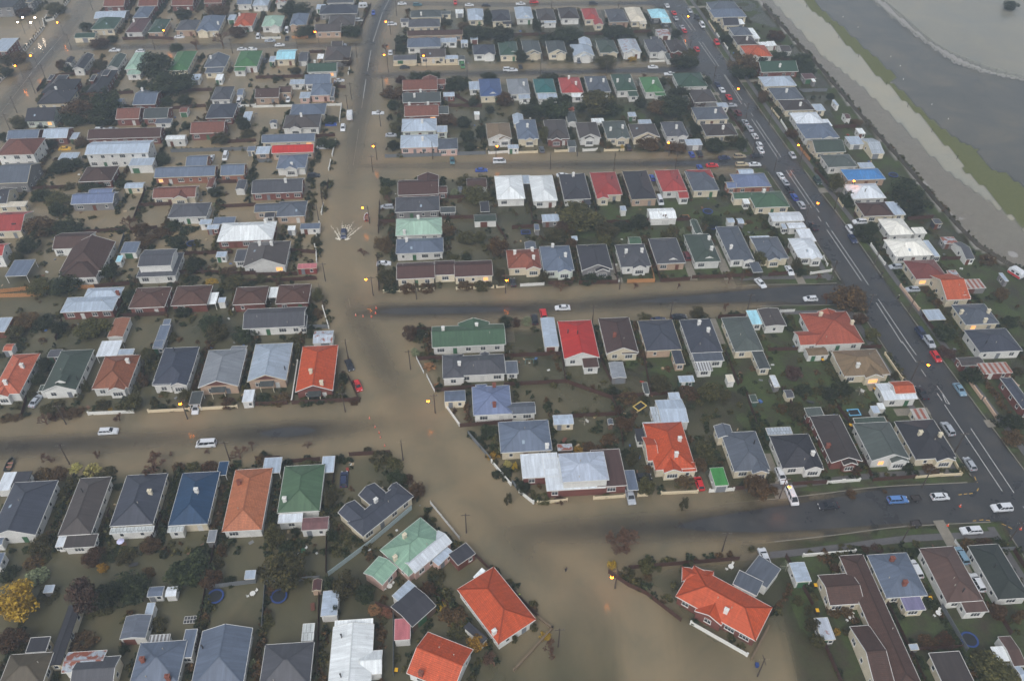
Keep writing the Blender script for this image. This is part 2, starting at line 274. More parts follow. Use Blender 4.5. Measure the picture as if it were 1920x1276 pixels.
 ('shed', 'gx', 133.97, 310.94, 1.98, 4.53, 4.6, 2.3, 16, 'mr', 'w', '', 'w', []),
 ('shed', 'flat', 135.77, 298.3, 2.65, 4.16, 4.6, 2.3, 10, 'wh', 'w', '', 'w', []),
 ('shed', 'gx', 124.98, 378.28, 4.75, 7.25, 4.6, 2.3, 16, 'brg', 'w', '', 'w', []),
 ('shed', 'flat', 120.5, 383.82, 3.47, 4.77, 4.6, 2.3, 10, 'wh', 'w', '', 'w', []),
 ('shed', 'flat', 128.41, 348.15, 5.18, 5.36, 4.6, 2.3, 10, 'mr', 'g', '', 'w', []),
 ('shed', 'flat', 129.48, 344.11, 1.44, 2.81, 4.6, 2.3, 10, 'wh', 'g', '', 'w', []),
 ('house', 'gx', -175.54, 258.85, 11.04, 13.76, 4.6, 4, 24, 'bg', 'g', '', 'w', []),
 ('house', 'hip', -147.78, 260.35, 11.3, 10.29, 4.6, 3.0, 24, 'br', 'b', '', 'w', []),
 ('house', 'gx', -143.21, 244.38, 13.94, 7.11, 4.6, 3.0, 24, 'pw', 'g', '', 'w', []),
 ('wing', 'gx', -142.3, 248.28, 8.05, 5.32, 4.6, 2.9, 22, 'pw', 'g', '', 'w', []),
 ('shed', 'gx', -133.06, 254.01, 6.36, 3.73, 4.6, 2.3, 16, 'lb', 'c', '', 'w', []),
 ('house', 'gx', -116.7, 248.64, 14.44, 7.25, 4.6, 3.0, 24, 'bb', 'c', 'b:.3', 'w', []),
 ('shed', 'gy', -106.84, 255.86, 2.17, 6.19, 4.6, 2.3, 16, 'bb', 'w', '', 'w', []),
 ('shed', 'gy', -95.85, 254.85, 3.15, 6.25, 4.6, 2.3, 16, 'gr', 'w', '', 'w', []),
 ('house', 'hip', -108.66, 237.42, 12.74, 8.61, 4.6, 3.0, 24, 'gr', 'w', '', 'w', []),
 ('wing', 'flat', -101.69, 231.21, 3.86, 2.7, 4.6, 2.4, 22, 'lb', 'w', '', 'w', []),
 ('carport', 'flat', -95.79, 232.14, 7.07, 3.88, 4.6, 2.4, 2, 'bl', 'b', '', 'w', []),
 ('shed', 'flat', -98.54, 228.42, 3.87, 2.34, 4.6, 2.3, 10, 'lb', 'b', '', 'w', []),
 ('house', 'gx', -174.09, 245.45, 3.92, 9.97, 4.6, 3.0, 24, 'ch', 'c', '', 'w', []),
 ('wing', 'flat', -170.28, 240.67, 9.94, 2.8, 4.6, 2.6, 22, 'cr', 'c', '', 'w', []),
 ('house', 'gx', -164.8, 229.79, 9.58, 11.53, 4.6, 3.0, 24, 'rd2', 'c', '', 'w', []),
 ('wing', 'flat', -166.02, 230.77, 1.9, 2.2, 4.6, 4.6, 22, 'dk', 'c', '', 'w', []),
 ('wing', 'flat', -162.66, 228.0, 1.2, 3.24, 4.6, 4.2, 22, 'dk', 'c', '', 'w', []),
 ('house', 'gx', -160.56, 211.73, 5.13, 6.6, 4.6, 4.5, 24, 'rd2', 'w', '', 'w', []),
 ('carport', 'flat', -151.04, 204.7, 6.37, 8.15, 4.6, 2.8, 2, 'bl', 'w', '', 'w', []),
 ('house', 'hgf', -132.55, 210.57, 12.66, 15.49, 4.6, 3.0, 24, 'br', 'w', '', 'w', []),
 ('wing', 'gx', -140.27, 219.37, 10.98, 8.96, 4.6, 2.9, 22, 'br', 'w', '', 'w', []),
 ('wing', 'hip', -132.07, 204.77, 11.15, 10.01, 4.6, 2.9, 22, 'br', 'w', '', 'w', []),
 ('shed', 'flat', -121.62, 216.61, 5.02, 5.98, 4.6, 2.3, 10, 'bl', 'w', '', 'w', []),
 ('house', 'hip', -108.76, 206.97, 11.74, 12.17, 4.6, 2.8, 14, 'gr', 'w', '', 'w', []),
 ('wing', 'gx', -108.82, 206.8, 9.94, 8.65, 4.6, 5.6, 14, 'gr', 'w', '', 'w', []),
 ('shed', 'flat', -122.92, 210.5, 1.63, 3.23, 4.6, 2.3, 10, 'sk', 'w', '', 'w', []),
 ('house', 'hip', -123.0, 187.37, 14.79, 6.9, 4.6, 3.0, 16, 'lb', 'b', '', 'w', []),
 ('wing', 'hip', -120.97, 192.57, 10.54, 5.29, 4.6, 2.9, 22, 'lb', 'b', '', 'b', [(4.7, -1.4)]),
 ('house', 'hip', -106.45, 190.62, 10.33, 9.56, 4.6, 3.0, 17, 'bt3', 'b', '', 'w', []),
 ('house', 'hip', -94.58, 191.77, 10.47, 9.24, 4.6, 3.0, 17, 'bt3', 'b', '', 'w', []),
 ('carport', 'flat', -88.59, 191.1, 3.07, 5.28, 4.6, 2.4, 2, 'wh', 'w', '', 'w', []),
 ('shed', 'gy', -111.37, 177.87, 4.32, 8.24, 4.6, 2.3, 10, 'or', 'w', '', 'w', []),
 ('shed', 'flat', -98.04, 174.05, 2.84, 9.84, 4.6, 2.3, 10, 'bl', 'g', '', 'w', []),
 ('shed', 'flat', -98.57, 180.37, 1.98, 2.17, 4.6, 2.3, 10, 'bl', 'g', '', 'w', []),
 ('shed', 'flat', -144.65, 178.58, 3.51, 6.31, 4.6, 2.3, 10, 'lb', 'rd', '', 'w', []),
 ('shed', 'flat', -91.73, 213.3, 3.2, 2.67, 4.6, 2.3, 10, 'lb', 'w', '', 'w', []),
 ('shed', 'flat', -85.55, 190.49, 2.05, 2.2, 4.6, 2.3, 10, 'lb', 'w', '', 'w', []),
 ('house', 'hip', -77.18, 191.92, 9.52, 8.29, 4.6, 3.0, 17, 'bt3', 'b', '', 'w', []),
 ('house', 'hip', -64.81, 192.87, 9.58, 8.91, 4.6, 3.0, 17, 'bt3', 'b', '', 'w', []),
 ('carport', 'flat', -71.16, 194.17, 2.29, 4.79, 4.6, 2.4, 2, 'wh', 'w', '', 'w', []),
 ('house', 'gx', -82.22, 253.28, 17.34, 9.3, 4.6, 3.0, 24, 'gr', 'b', '', 'w', [(2.9, -0.7)]),
 ('house', 'hip', -74.56, 238.69, 9.53, 9.29, 4.6, 3.0, 24, 'bg', 't', '', 'w', []),
 ('wing', 'gx', -81.56, 239.53, 11.07, 5.42, 4.6, 2.9, 22, 'bg', 't', '', 'w', []),
 ('wing', 'flat', -81.53, 236.42, 3.37, 4.61, 4.6, 2.5, 22, 'ch', 'w', '', 'w', []),
 ('shed', 'flat', -66.78, 229.37, 6.42, 3.05, 4.6, 2.3, 10, 'bl', 'w', '', 'w', []),
 ('shed', 'flat', -72.67, 228.19, 2.44, 2.36, 4.6, 2.3, 10, 'wh', 'w', '', 'w', []),
 ('house', 'hip', -86.34, 225.13, 17.61, 10.5, 4.6, 3.0, 24, 'wh', 'b', '', 'w', [(5.7, 3.0)]),
 ('house', 'hgn', -77.07, 212.83, 13.08, 13.37, 4.6, 3.0, 24, 'brg', 'w', '', 'w', [(-2.2, 2.0), (1.6, 1.4)]),
 ('wing', 'flat', -84.92, 212.49, 4.17, 6.31, 4.6, 2.5, 22, 'gr', 'w', '', 'w', []),
 ('shed', 'flat', -63.63, 207.47, 5.87, 2.4, 4.6, 2.3, 10, 'pk', 'rd', '', 'w', []),
 ('house', 'gx', -67.75, 181.88, 17.12, 8.77, 4.6, 3.0, 24, 'gr', 'w', '', 'w', []),
 ('shed', 'gx', -52.86, 174.52, 5.36, 5.15, 4.6, 2.3, 16, 'ru3', 'w', '', 'w', []),
 ('wing', 'flat', -59.52, 180.6, 1.78, 5.31, 4.6, 2.6, 22, 'gr', 'w', '', 'w', []),
 ('house', 'gx', -33.15, 253.08, 14.08, 9.93, 4.6, 3.0, 24, 'bt2', 'b', '', 'w', []),
 ('wing', 'gy', -30.17, 257.18, 7.58, 7.63, 4.6, 2.9, 22, 'bt2', 'b', '', 'w', []),
 ('wing', 'gx', -24.64, 251.76, 3.18, 4.47, 4.6, 2.9, 22, 'bt2', 'b', '', 'w', []),
 ('house', 'hip', -32.59, 242.21, 14.95, 9.44, 4.6, 3.0, 24, 'gr', 'g', '', 'w', []),
 ('wing', 'flat', -22.05, 239.67, 5.09, 3.33, 4.6, 2.4, 22, 'dgy', 'g', '', 'w', []),
 ('house', 'hip', -30.83, 228.7, 15.05, 9.86, 4.6, 3.0, 24, 'lgn', 'w', '', 'w', [(-0.2, 2.9), (-4.6, -4.3)]),
 ('house', 'hip', -29.63, 217.91, 14.97, 8.13, 4.6, 3.0, 24, 'bl', 'w', '', 'w', [(-4.0, 0.2)]),
 ('house', 'gx', -29.65, 204.76, 11.59, 8.23, 4.6, 3.0, 24, 'bt2', 'c', '', 'w', []),
 ('wing', 'gx', -20.96, 206.36, 6.42, 7.29, 4.6, 2.9, 22, 'bt2', 'c', '', 'w', []),
 ('wing', 'gx', -12.11, 206.11, 11.71, 7.95, 4.6, 2.9, 22, 'bt2', 'c', '', 'w', []),
 ('shed', 'gx', -12.99, 257.54, 7.04, 6.26, 4.6, 2.3, 16, 'br', 'w', '', 'w', []),
 ('shed', 'gx', -9.36, 235.15, 7.36, 4.3, 4.6, 2.3, 16, 'dgr', 'w', '', 'w', []),
 ('carport', 'flat', -9.66, 241.82, 3.06, 6.26, 4.6, 2.4, 2, 'dk', 'dw', '', 'w', []),
 ('house', 'gx', -12.2, 174.81, 20.35, 8.83, 4.6, 3.0, 24, 'gn2', 'w', '', 'w', [(-7.0, 0.7), (2.4, 2.4)]),
 ('wing', 'gy', -10.77, 177.89, 8.94, 5.25, 4.6, 2.9, 22, 'gn2', 'w', '', 'w', []),
 ('house', 'hip', -1.28, 253.56, 9.76, 15.72, 4.6, 3.0, 24, 'wh', 'w', '', 'w', []),
 ('house', 'hip', 10.42, 253.18, 8.47, 16.93, 4.6, 3.0, 24, 'wh', 'w', '', 'w', []),
 ('carport', 'flat', 4.72, 259.78, 2.74, 5.45, 4.6, 2.4, 2, 'lb', 'g', '', 'w', []),
 ('house', 'hip', 21.55, 254.51, 9.31, 16.99, 4.6, 3.0, 24, 'ch', 'w', '', 'w', [(-0.1, 3.4)]),
 ('wing', 'flat', 25.49, 244.93, 2.23, 3.02, 4.6, 2.5, 22, 'ch', 'w', '', 'w', []),
 ('house', 'hip', 32.71, 256.6, 9.32, 15.35, 4.6, 3.0, 24, 'rd2', 'c', '', 'd', [(2.2, 0.9)]),
 ('wing', 'gy', 30.75, 249.74, 4.21, 6.68, 4.6, 2.9, 22, 'rd2', 'c', '', 'w', []),
 ('house', 'hip', 44.46, 255.88, 9.0, 19.08, 4.6, 3.0, 24, 'dk', 't', '', 'd', [(1.1, 3.2)]),
 ('house', 'hip', 55.91, 258.93, 8.82, 14.47, 4.6, 3.0, 24, 'rd2', 'w', '', 'd', [(1.9, -1.1)]),
 ('wing', 'gx', 58.93, 249.95, 3.5, 4.48, 4.6, 2.7, 22, 'rd2', 'w', '', 'w', []),
 ('house', 'hip', 67.03, 259.03, 9.32, 13.44, 4.6, 3.0, 24, 'bg', 'c', '', 'w', []),
 ('wing', 'hip', 67.04, 263.2, 8.88, 5.96, 4.6, 3.2, 22, 'rd2', 'c', '', 'w', []),
 ('house', 'hip', 84.46, 259.46, 12.56, 9.15, 4.6, 3.0, 24, 'pw', 'ob', '', 'w', []),
 ('wing', 'gx', 76.9, 256.63, 3.38, 4.2, 4.6, 2.7, 22, 'pw', 'ob', '', 'w', []),
 ('wing', 'gx', 83.77, 265.36, 5.51, 4.37, 4.6, 2.9, 22, 'lb', 'ob', '', 'w', []),
 ('house', 'hip', 88.01, 246.92, 12.09, 9.84, 4.6, 3.0, 24, 'gn2', 'c', '', 'w', [(-1.1, 2.7)]),
 ('wing', 'gx', 79.42, 249.56, 6.51, 4.12, 4.6, 2.8, 22, 'gn2', 'c', '', 'w', []),
 ('wing', 'flat', 80.28, 246.45, 2.09, 3.31, 4.6, 2.5, 22, 'wh', 'w', '', 'w', []),
 ('shed', 'flat', 12.58, 235.34, 5.73, 4.18, 4.6, 2.3, 10, 'lb', 'g', '', 'w', []),
 ('shed', 'gx', 39.45, 222.78, 3.89, 3.82, 4.6, 2.3, 16, 'gn2', 'w', '', 'w', []),
 ('shed', 'gx', 50.11, 238.03, 8.9, 6.3, 4.6, 2.7, 16, 'wh', 'w', '', 'w', []),
 ('shed', 'flat', 7.86, 229.79, 1.64, 3.36, 4.6, 2.3, 10, 'bl', 'g', '', 'w', []),
 ('shed', 'gy', 5.65, 219.41, 3.48, 3.92, 4.6, 2.3, 16, 'bg', 'w', '', 'w', []),
 ('shed', 'flat', 20.02, 223.64, 1.88, 2.17, 4.6, 2.3, 10, 'lb', 'g', '', 'w', []),
 ('shed', 'gx', 72.75, 234.85, 2.33, 2.67, 4.6, 2.3, 16, 'lb', 'w', '', 'w', []),
 ('shed', 'gx', 75.93, 234.53, 1.96, 3.09, 4.6, 2.3, 16, 'lb', 'g', '', 'w', []),
 ('shed', 'flat', 37.48, 241.55, 1.93, 2.82, 4.6, 2.3, 10, 'lb', 'w', '', 'w', []),
 ('house', 'hip', 3.43, 211.34, 10.36, 9.86, 4.6, 3.0, 24, 'tt', 'c', 'r:.5', 'w', [(-2.7, 1.0), (2.9, -1.9), (2.9, 2.4)]),
 ('house', 'hip', 13.77, 211.72, 9.52, 13.12, 4.6, 3.0, 24, 'bl', 'gw', 'b:.35', 'w', [(-0.8, 4.6), (2.6, -0.7)]),
 ('house', 'hgn', 25.6, 212.42, 9.61, 13.52, 4.6, 3.0, 24, 'ch', 'g', 'b:.3', 'w', []),
 ('house', 'hip', 37.8, 213.55, 9.44, 12.04, 4.6, 3.0, 24, 'gr', 'w', 'b:.2', 'w', [(-2.3, -0.1), (2.8, 0.3)]),
 ('house', 'hip', 48.84, 216.25, 9.16, 13.7, 4.6, 3.0, 24, 'gr', 't', 'E', 'w', []),
 ('house', 'hip', 60.29, 217.96, 8.3, 15.2, 4.6, 3.0, 24, 'dgr', 'w', 'E', 'w', [(3.0, 3.5), (2.2, -2.7)]),
 ('wing', 'gy', 60.42, 229.78, 2.35, 8.23, 4.6, 2.9, 22, 'dgr', 'w', '', 'w', []),
 ('house', 'hip', 71.19, 220.85, 7.58, 18.63, 4.6, 3.0, 24, 'bg', 'w', 'b:.5', 'w', [(-2.4, -4.0)]),
 ('carport', 'flat', 75.57, 208.48, 3.1, 4.94, 4.6, 2.4, 2, 'bg', 'g', '', 'w', []),
 ('house', 'hgn', 18.42, 173.65, 9.7, 15.82, 4.6, 3.0, 24, 'rd', 'w', '', 'd', [(-2.7, 1.6), (-0.3, -0.2)]),
 ('wing', 'flat', 21.31, 164.46, 4.22, 3.74, 4.6, 2.6, 22, 'br', 'w', '', 'w', []),
 ('house', 'hgn', 29.73, 175.48, 8.88, 14.98, 4.6, 3.0, 24, 'bt4', 'c', '', 'b', [(-1.5, -2.1)]),
 ('wing', 'flat', 32.31, 168.81, 4.46, 1.56, 4.6, 2.7, 22, 'brg', 'c', '', 'w', []),
 ('house', 'hip', 41.37, 175.71, 10.0, 12.93, 4.6, 3.0, 24, 'sl', 't', '', 'w', []),
 ('wing', 'gy', 45.4, 166.8, 2.79, 5.56, 4.6, 2.7, 8, 'sl', 't', '', 'w', []),
 ('house', 'hip', 52.93, 175.59, 8.98, 14.12, 4.6, 3.0, 24, 'sl', 'w', '', 'w', [(-0.2, 2.5), (1.9, 0.1)]),
 ('wing', 'flat', 53.52, 166.96, 8.22, 3.42, 4.6, 2.8, 22, 'bg', 'w', '', 'w', []),
 ('wing', 'flat', 51.84, 163.46, 4.2, 3.45, 4.6, 2.5, 22, 'st2', 'w', '', 'w', []),
 ('house', 'hip', 64.7, 176.45, 8.08, 14.54, 4.6, 3.0, 24, 'gg', 'c', '', 'w', []),
 ('wing', 'gy', 67.89, 166.24, 3.24, 7.35, 4.6, 2.6, 8, 'dgy', 'c', '', 'w', []),
 ('shed', 'gy', 10.6, 177.36, 3.96, 12.53, 4.6, 2.3, 6, 'lb', 'w', '', 'w', []),
 ('shed', 'gy', 28.45, 162.01, 3.86, 6.13, 4.6, 2.3, 10, 'lg', 'g', '', 'w', []),
 ('shed', 'flat', 46.47, 158.77, 4.09, 2.28, 4.6, 2.3, 10, 'lb', 'dg', '', 'w', []),
 ('shed', 'flat', 58.27, 159.34, 1.91, 2.68, 4.6, 2.1, 10, 'cr', 'w', '', 'w', []),
 ('shed', 'gy', 25.04, 143.46, 1.33, 1.9, 4.6, 1.9, 30, 'bg', 'br', '', 'w', []),
 ('shed', 'flat', 35.49, 156.09, 1.31, 4.02, 4.6, 1.4, 10, 'dgy', 'w', '', 'w', []),
 ('shed', 'flat', 62.98, 151.98, 1.8, 2.65, 4.6, 2, 10, 'dgr', 'dg', '', 'w', []),
 ('house', 'hip', 3.34, 137.54, 12.56, 10.08, 4.6, 3.0, 24, 'bl', 'c', '', 'w', [(5.0, -4.4)]),
 ('shed', 'gx', 13.09, 143.79, 5.05, 3.29, 4.6, 2.3, 8, 'lb', 'c', '', 'w', []),
 ('shed', 'flat', 13.14, 134.92, 3.6, 1.92, 4.6, 1.9, 10, 'ru', 'br', '', 'w', []),
 ('house', 'hip', 16.92, 125.82, 10.84, 8.59, 4.6, 5.6, 15, 'pl', 'w', '', 'w', []),
 ('wing', 'flat', 6.9, 128.32, 8.95, 7.23, 4.6, 2.9, 22, 'wl', 'b', '', 'w', []),
 ('wing', 'flat', 14.8, 126.13, 13.77, 9.66, 4.6, 2.85, 22, 'wl', 'b', '', 'w', []),
 ('wing', 'flat', 23.15, 127.71, 7.1, 11.11, 4.6, 3.0, 22, 'br2', 'b', '', 'w', []),
 ('carport', 'flat', 28.32, 124.48, 2.42, 5.86, 4.6, 2.4, 2, 'bl', 'g', '', 'w', []),
 ('house', 'hip', 38.44, 134.87, 9.7, 15.0, 4.6, 3.0, 24, 'tc2', 'c', 'b:-.15', 'w', [(2.6, 0.4), (0.6, -4.6)]),
 ('wing', 'mono', 41.98, 128.1, 4.14, 2.32, 4.6, 2.7, 22, 'tc2', 'c', '', 'w', []),
 ('wing', 'flat', 35.31, 141.92, 4.72, 1.44, 4.6, 2.7, 22, 'lb', 'c', '', 'w', []),
 ('wing', 'flat', 31.92, 138.61, 2.11, 4.02, 4.6, 2.5, 22, 'dk', 'w', '', 'w', []),
 ('wing', 'gx', 33.84, 133.8, 2.74, 7.68, 4.6, 3.0, 22, 'tc2', 'c', '', 'w', []),
 ('shed', 'gx', 40.76, 146.38, 6.98, 8.13, 4.6, 3.0, 12, 'lb', 'w', '', 'w', []),
 ('shed', 'flat', 42.36, 152.36, 2.91, 2.44, 4.6, 2.3, 10, 'lb', 'w', '', 'w', []),
 ('shed', 'flat', 36.63, 145.72, 1.86, 5.32, 4.6, 2.3, 10, 'st', 'w', '', 'w', []),
 ('house', 'hip', 56.77, 133.28, 8.75, 12.32, 4.6, 3.0, 24, 'bg', 'c', 'b:.4', 'd', [(2.4, 1.3)]),
 ('wing', 'gy', 52.83, 139.59, 4.11, 4.1, 4.6, 2.9, 22, 'bg', 'c', '', 'w', []),
 ('shed', 'flat', 49.18, 125.59, 3.26, 5.28, 4.6, 2.6, 10, 'gn4', 'w', '', 'w', []),
 ('house', 'hip', -8.31, 162.93, 12.89, 7.79, 4.6, 3.0, 24, 'gr', 'w', '', 'w', [(-5.8, -0.2)]),
 ('wing', 'hip', -15.73, 162.41, 5.8, 9.24, 4.6, 2.9, 22, 'gr', 'w', '', 'w', []),
 ('wing', 'flat', -0.03, 162.36, 3.25, 4.85, 4.6, 2.6, 22, 'bg', 'w', '', 'w', []),
 ('wing', 'gy', -7.32, 166.57, 2.63, 2.31, 4.6, 2.9, 22, 'gr', 'w', '', 'w', []),
 ('house', 'hip', -5.11, 149.75, 9.87, 10.26, 4.6, 3.0, 24, 'pw', 'w', '', 'b', [(0.5, -3.1), (0.9, 4.3)]),
 ('wing', 'hip', -7.92, 154.1, 3.02, 2.87, 4.6, 2.9, 22, 'pw', 'w', '', 'w', []),
 ('wing', 'gx', 2.4, 147.21, 7.27, 4.07, 4.6, 2.7, 22, 'bg', 'w', '', 'w', []),
 ('shed', 'gx', -14.7, 151.52, 5.42, 3.86, 4.6, 2.6, 8, 'bl', 'c', '', 'w', []),
 ('house', 'hip', 81.89, 218.19, 8.82, 11.81, 4.6, 3.0, 24, 'bg', 'c', 'b:-.1', 'w', []),
 ('wing', 'flat', 80.19, 223.22, 6.48, 3.51, 4.6, 2.7, 22, 'lb', 'c', '', 'w', []),
 ('house', 'gx', 91.53, 236.24, 10.77, 5.22, 4.6, 3.0, 8, 'wl', 'w', '', 'w', []),
 ('wing', 'gx', 93.84, 231.6, 5.83, 3.17, 4.6, 2.6, 8, 'wl', 'w', '', 'w', []),
 ('wing', 'flat', 89.73, 231.29, 1.47, 2.83, 4.6, 2.4, 22, 'lb', 'w', '', 'w', []),
 ('house', 'hip', 93.31, 218.32, 7.79, 10.86, 4.6, 3.0, 24, 'wl', 'w', 'b:.4', 'w', []),
 ('wing', 'flat', 95.32, 225.4, 4.63, 6.96, 4.6, 3.0, 22, 'wl', 'w', '', 'w', []),
 ('house', 'hip', 125.96, 264.27, 13.94, 7.51, 4.6, 3.0, 24, 'blu', 't', '', 'w', []),
 ('house', 'hip', 122.91, 252.77, 11.8, 9.56, 4.6, 3.0, 24, 'wl', 'w', '', 'd', [(-1.0, -2.2)]),
 ('house', 'hip', 122.83, 241.35, 10.42, 8.46, 4.6, 3.0, 24, 'br', 'c', '', 'w', []),
 ('wing', 'flat', 130.13, 242.3, 4.31, 8.0, 4.6, 2.7, 22, 'lb', 'c', '', 'w', []),
 ('house', 'hip', 126.4, 230.81, 8.33, 9.43, 4.6, 3.0, 24, 'cw', 'w', '', 'w', []),
 ('wing', 'flat', 133.52, 228.96, 4.06, 3.4, 4.6, 2.7, 22, 'cw', 'w', '', 'w', []),
 ('house', 'hip', 126.44, 219.12, 12.33, 9.42, 4.6, 3.0, 24, 'cw', 'w', '', 'w', []),
 ('wing', 'flat', 133.87, 218.9, 1.75, 8.65, 4.6, 2.7, 22, 'lb', 'w', '', 'w', []),
 ('house', 'hip', 127.61, 207.4, 10.08, 9.59, 4.6, 3.0, 24, 'rb', 'c', '', 'w', []),
 ('wing', 'flat', 135.83, 205.62, 2.95, 3.63, 4.6, 2.5, 22, 'ru', 'c', '', 'w', []),
 ('house', 'gx', 131.63, 198.8, 7.4, 12.53, 4.6, 3.0, 24, 'tc', 'c', '', 'w', []),
 ('wing', 'gy', 134.03, 197.43, 4.19, 6.9, 4.6, 2.9, 22, 'tc', 'c', '', 'w', []),
 ('shed', 'flat', 140.11, 201.08, 6.07, 4.33, 4.6, 2.3, 10, 'ru4', 'g', '', 'w', []),
 ('house', 'hip', 134.23, 185.9, 10.02, 8.95, 4.6, 3.0, 24, 'bg', 'c', '', 'c', [(-4.4, 0.1), (3.0, -0.8), (0.7, -3.9)]),
 ('carport', 'flat', 122.55, 186.15, 5.21, 4.63, 4.6, 2.4, 2, 'lb', 'g', '', 'w', []),
 ('shed', 'flat', 141.96, 235.11, 2.63, 2.82, 4.6, 2.3, 10, 'gr', 'dw', '', 'w', []),
 ('shed', 'flat', 141.67, 224.14, 4.57, 3.42, 4.6, 2.3, 10, 'ru', 'g', '', 'w', []),
 ('shed', 'gx', 144.2, 218.5, 2.85, 9.27, 4.6, 2.3, 16, 'gr', 'w', '', 'w', []),
 ('shed', 'flat', 150.93, 204.63, 1.2, 3.97, 4.6, 2.3, 10, 'lb', 'g', '', 'w', []),
 ('house', 'gy', 74.78, 183.73, 6.21, 7.83, 4.6, 3.0, 8, 'brg', 'w', '', 'w', []),
 ('wing', 'flat', 69.85, 184.11, 3.11, 6.21, 4.6, 2.6, 22, 'sk', 'w', '', 'w', []),
 ('house', 'hip', 90.63, 179.28, 13.94, 13.82, 4.6, 3.0, 24, 'tc3', 'w', '', 'c', [(-2.3, 3.6), (6.0, 0.6)]),
 ('wing', 'gy', 91.65, 183.62, 5.35, 6.44, 4.6, 2.9, 22, 'tc3', 'w', '', 'w', []),
 ('wing', 'gx', 83.14, 175.01, 6.85, 5.72, 4.6, 2.9, 22, 'tc3', 'w', '', 'w', []),
 ('shed', 'gx', 84.23, 170.05, 5.85, 3.17, 4.6, 2.3, 10, 'tan', 'w', '', 'w', []),
 ('house', 'hip', 94.48, 164.99, 12.77, 10.1, 4.6, 3.0, 24, 'tan', 'c', 'b:.25', 'w', [(-2.2, -2.7)]),
 ('wing', 'flat', 89.59, 167.43, 3.03, 3.25, 4.6, 3, 22, 'tan', 'w', '', 'w', []),
 ('house', 'hip', 69.11, 133.45, 9.97, 10.38, 4.6, 3.0, 24, 'slt', 'w', 'b:.5', 'w', [(3.0, -2.4)]),
 ('house', 'hgn', 79.93, 137.65, 7.7, 15.35, 4.6, 3.0, 24, 'dkb', 'b', 'b:.15', 'b', [(-3.2, -3.1)]),
 ('wing', 'flat', 77.03, 146.37, 4.31, 2.93, 4.6, 3, 22, 'gg', 'b', '', 'w', []),
 ('house', 'hgn', 90.87, 136.85, 9.49, 12.16, 4.6, 3.0, 24, 'gg', 'w', 'b:.4', 'w', []),
 ('wing', 'flat', 90.5, 143.17, 8.11, 3.19, 4.6, 2.8, 22, 'dgr', 'b', '', 'w', []),
 ('house', 'hip', 101.99, 137.59, 10.23, 12.52, 4.6, 3.0, 24, 'dk', 'c', 'b:.4', 'c', [(-1.8, 0.2), (3.3, -0.2)]),
 ('shed', 'flat', 104.31, 146.67, 3.71, 3.54, 4.6, 2.3, 10, 'ru4', 'c', '', 'w', []),
 ('house', 'gx', 100.58, 154.13, 8.96, 6.14, 4.6, 3.0, 9, 'wl', 'w', '', 'w', []),
 ('wing', 'gx', 102.19, 154.96, 5.5, 4.53, 4.6, 3.6, 22, 'tc', 'w', '', 'w', []),
 ('shed', 'gy', 69.95, 158.43, 1.62, 4.53, 4.6, 2.1, 6, 'wl', 'g', '', 'w', []),
 ('shed', 'flat', 93.47, 148.31, 1.84, 2.43, 4.6, 2.1, 10, 'lb', 'w', '', 'w', []),
 ('shed', 'flat', 95.36, 149.54, 1.62, 2.04, 4.6, 2.1, 10, 'wh', 'w', '', 'w', []),
 ('shed', 'flat', 66.87, 140.44, 6.35, 2.35, 4.6, 2.3, 10, 'st', 'dg', '', 'w', []),
 ('shed', 'gx', 72.64, 153.87, 2.01, 2.82, 4.6, 2, 16, 'gr', 'c', '', 'w', []),
 ('house', 'hip', 134.54, 174.55, 12.32, 9.47, 4.6, 3.0, 24, 'sl', 'w', '', 'd', [(-3.7, -2.3)]),
 ('shed', 'gx', 125.26, 166.58, 6.59, 3.25, 4.6, 2.3, 16, 'brg', 'b', '', 'w', []),
 ('shed', 'flat', 130.75, 163.92, 8.21, 3.96, 4.6, 2.3, 10, 'ru4', 'b', '', 'w', []),
 ('house', 'hip', 131.96, 153.86, 3.21, 11.33, 4.6, 3.0, 24, 'sl', 'b', 'b:0', 'w', []),
 ('house', 'hip', -131.32, 158.09, 7.25, 15.43, 4.6, 3.0, 24, 'tt2', 'w', 'b:-.15', 'w', [(1.6, 1.3), (-0.2, -5.1)]),
 ('house', 'hgn', -118.06, 159.66, 8.74, 15.75, 4.6, 3.0, 24, 'dgr', 'w', 'E', 'd', [(3.8, -4.3)]),
 ('wing', 'flat', -120.46, 153.12, 4.96, 2.09, 4.6, 2.8, 22, 'dgr', 'w', '', 'w', []),
 ('house', 'hip', -105.11, 159.19, 9.36, 12.62, 4.6, 3.0, 24, 'bt', 'w', 'b:.4', 'w', [(2.7, 2.3)]),
 ('house', 'hip', -90.04, 161.83, 9.41, 14.2, 4.6, 3.0, 24, 'sl2', 'w', 'b:.5', 'd', [(-1.2, 4.6)]),
 ('wing', 'flat', -91.62, 155.3, 4.66, 2.29, 4.6, 3.0, 22, 'sl2', 'w', '', 'w', []),
 ('house', 'hgn', -77.21, 160.95, 10.3, 14.56, 4.6, 3.0, 24, 'lg', 't', 'v', 'w', []),
 ('wing', 'gx', -74.97, 168.42, 4.15, 3.27, 4.6, 2.7, 22, 'lg', 't', '', 'w', []),
 ('carport', 'flat', -110.63, 168.68, 5.58, 6.14, 4.6, 2.6, 2, 'wl', 'w', '', 'w', []),
 ('wing', 'flat', -105.79, 167.43, 4.46, 2.1, 4.6, 2.5, 22, 'lb', 'w', '', 'w', []),
 ('carport', 'flat', -81.48, 150.21, 2.9, 4.58, 4.6, 2.4, 2, 'dgy', 'w', '', 'w', []),
 ('shed', 'flat', -68.19, 151.15, 2.74, 4.29, 4.6, 2.4, 10, 'wl', 'w', '', 'w', []),
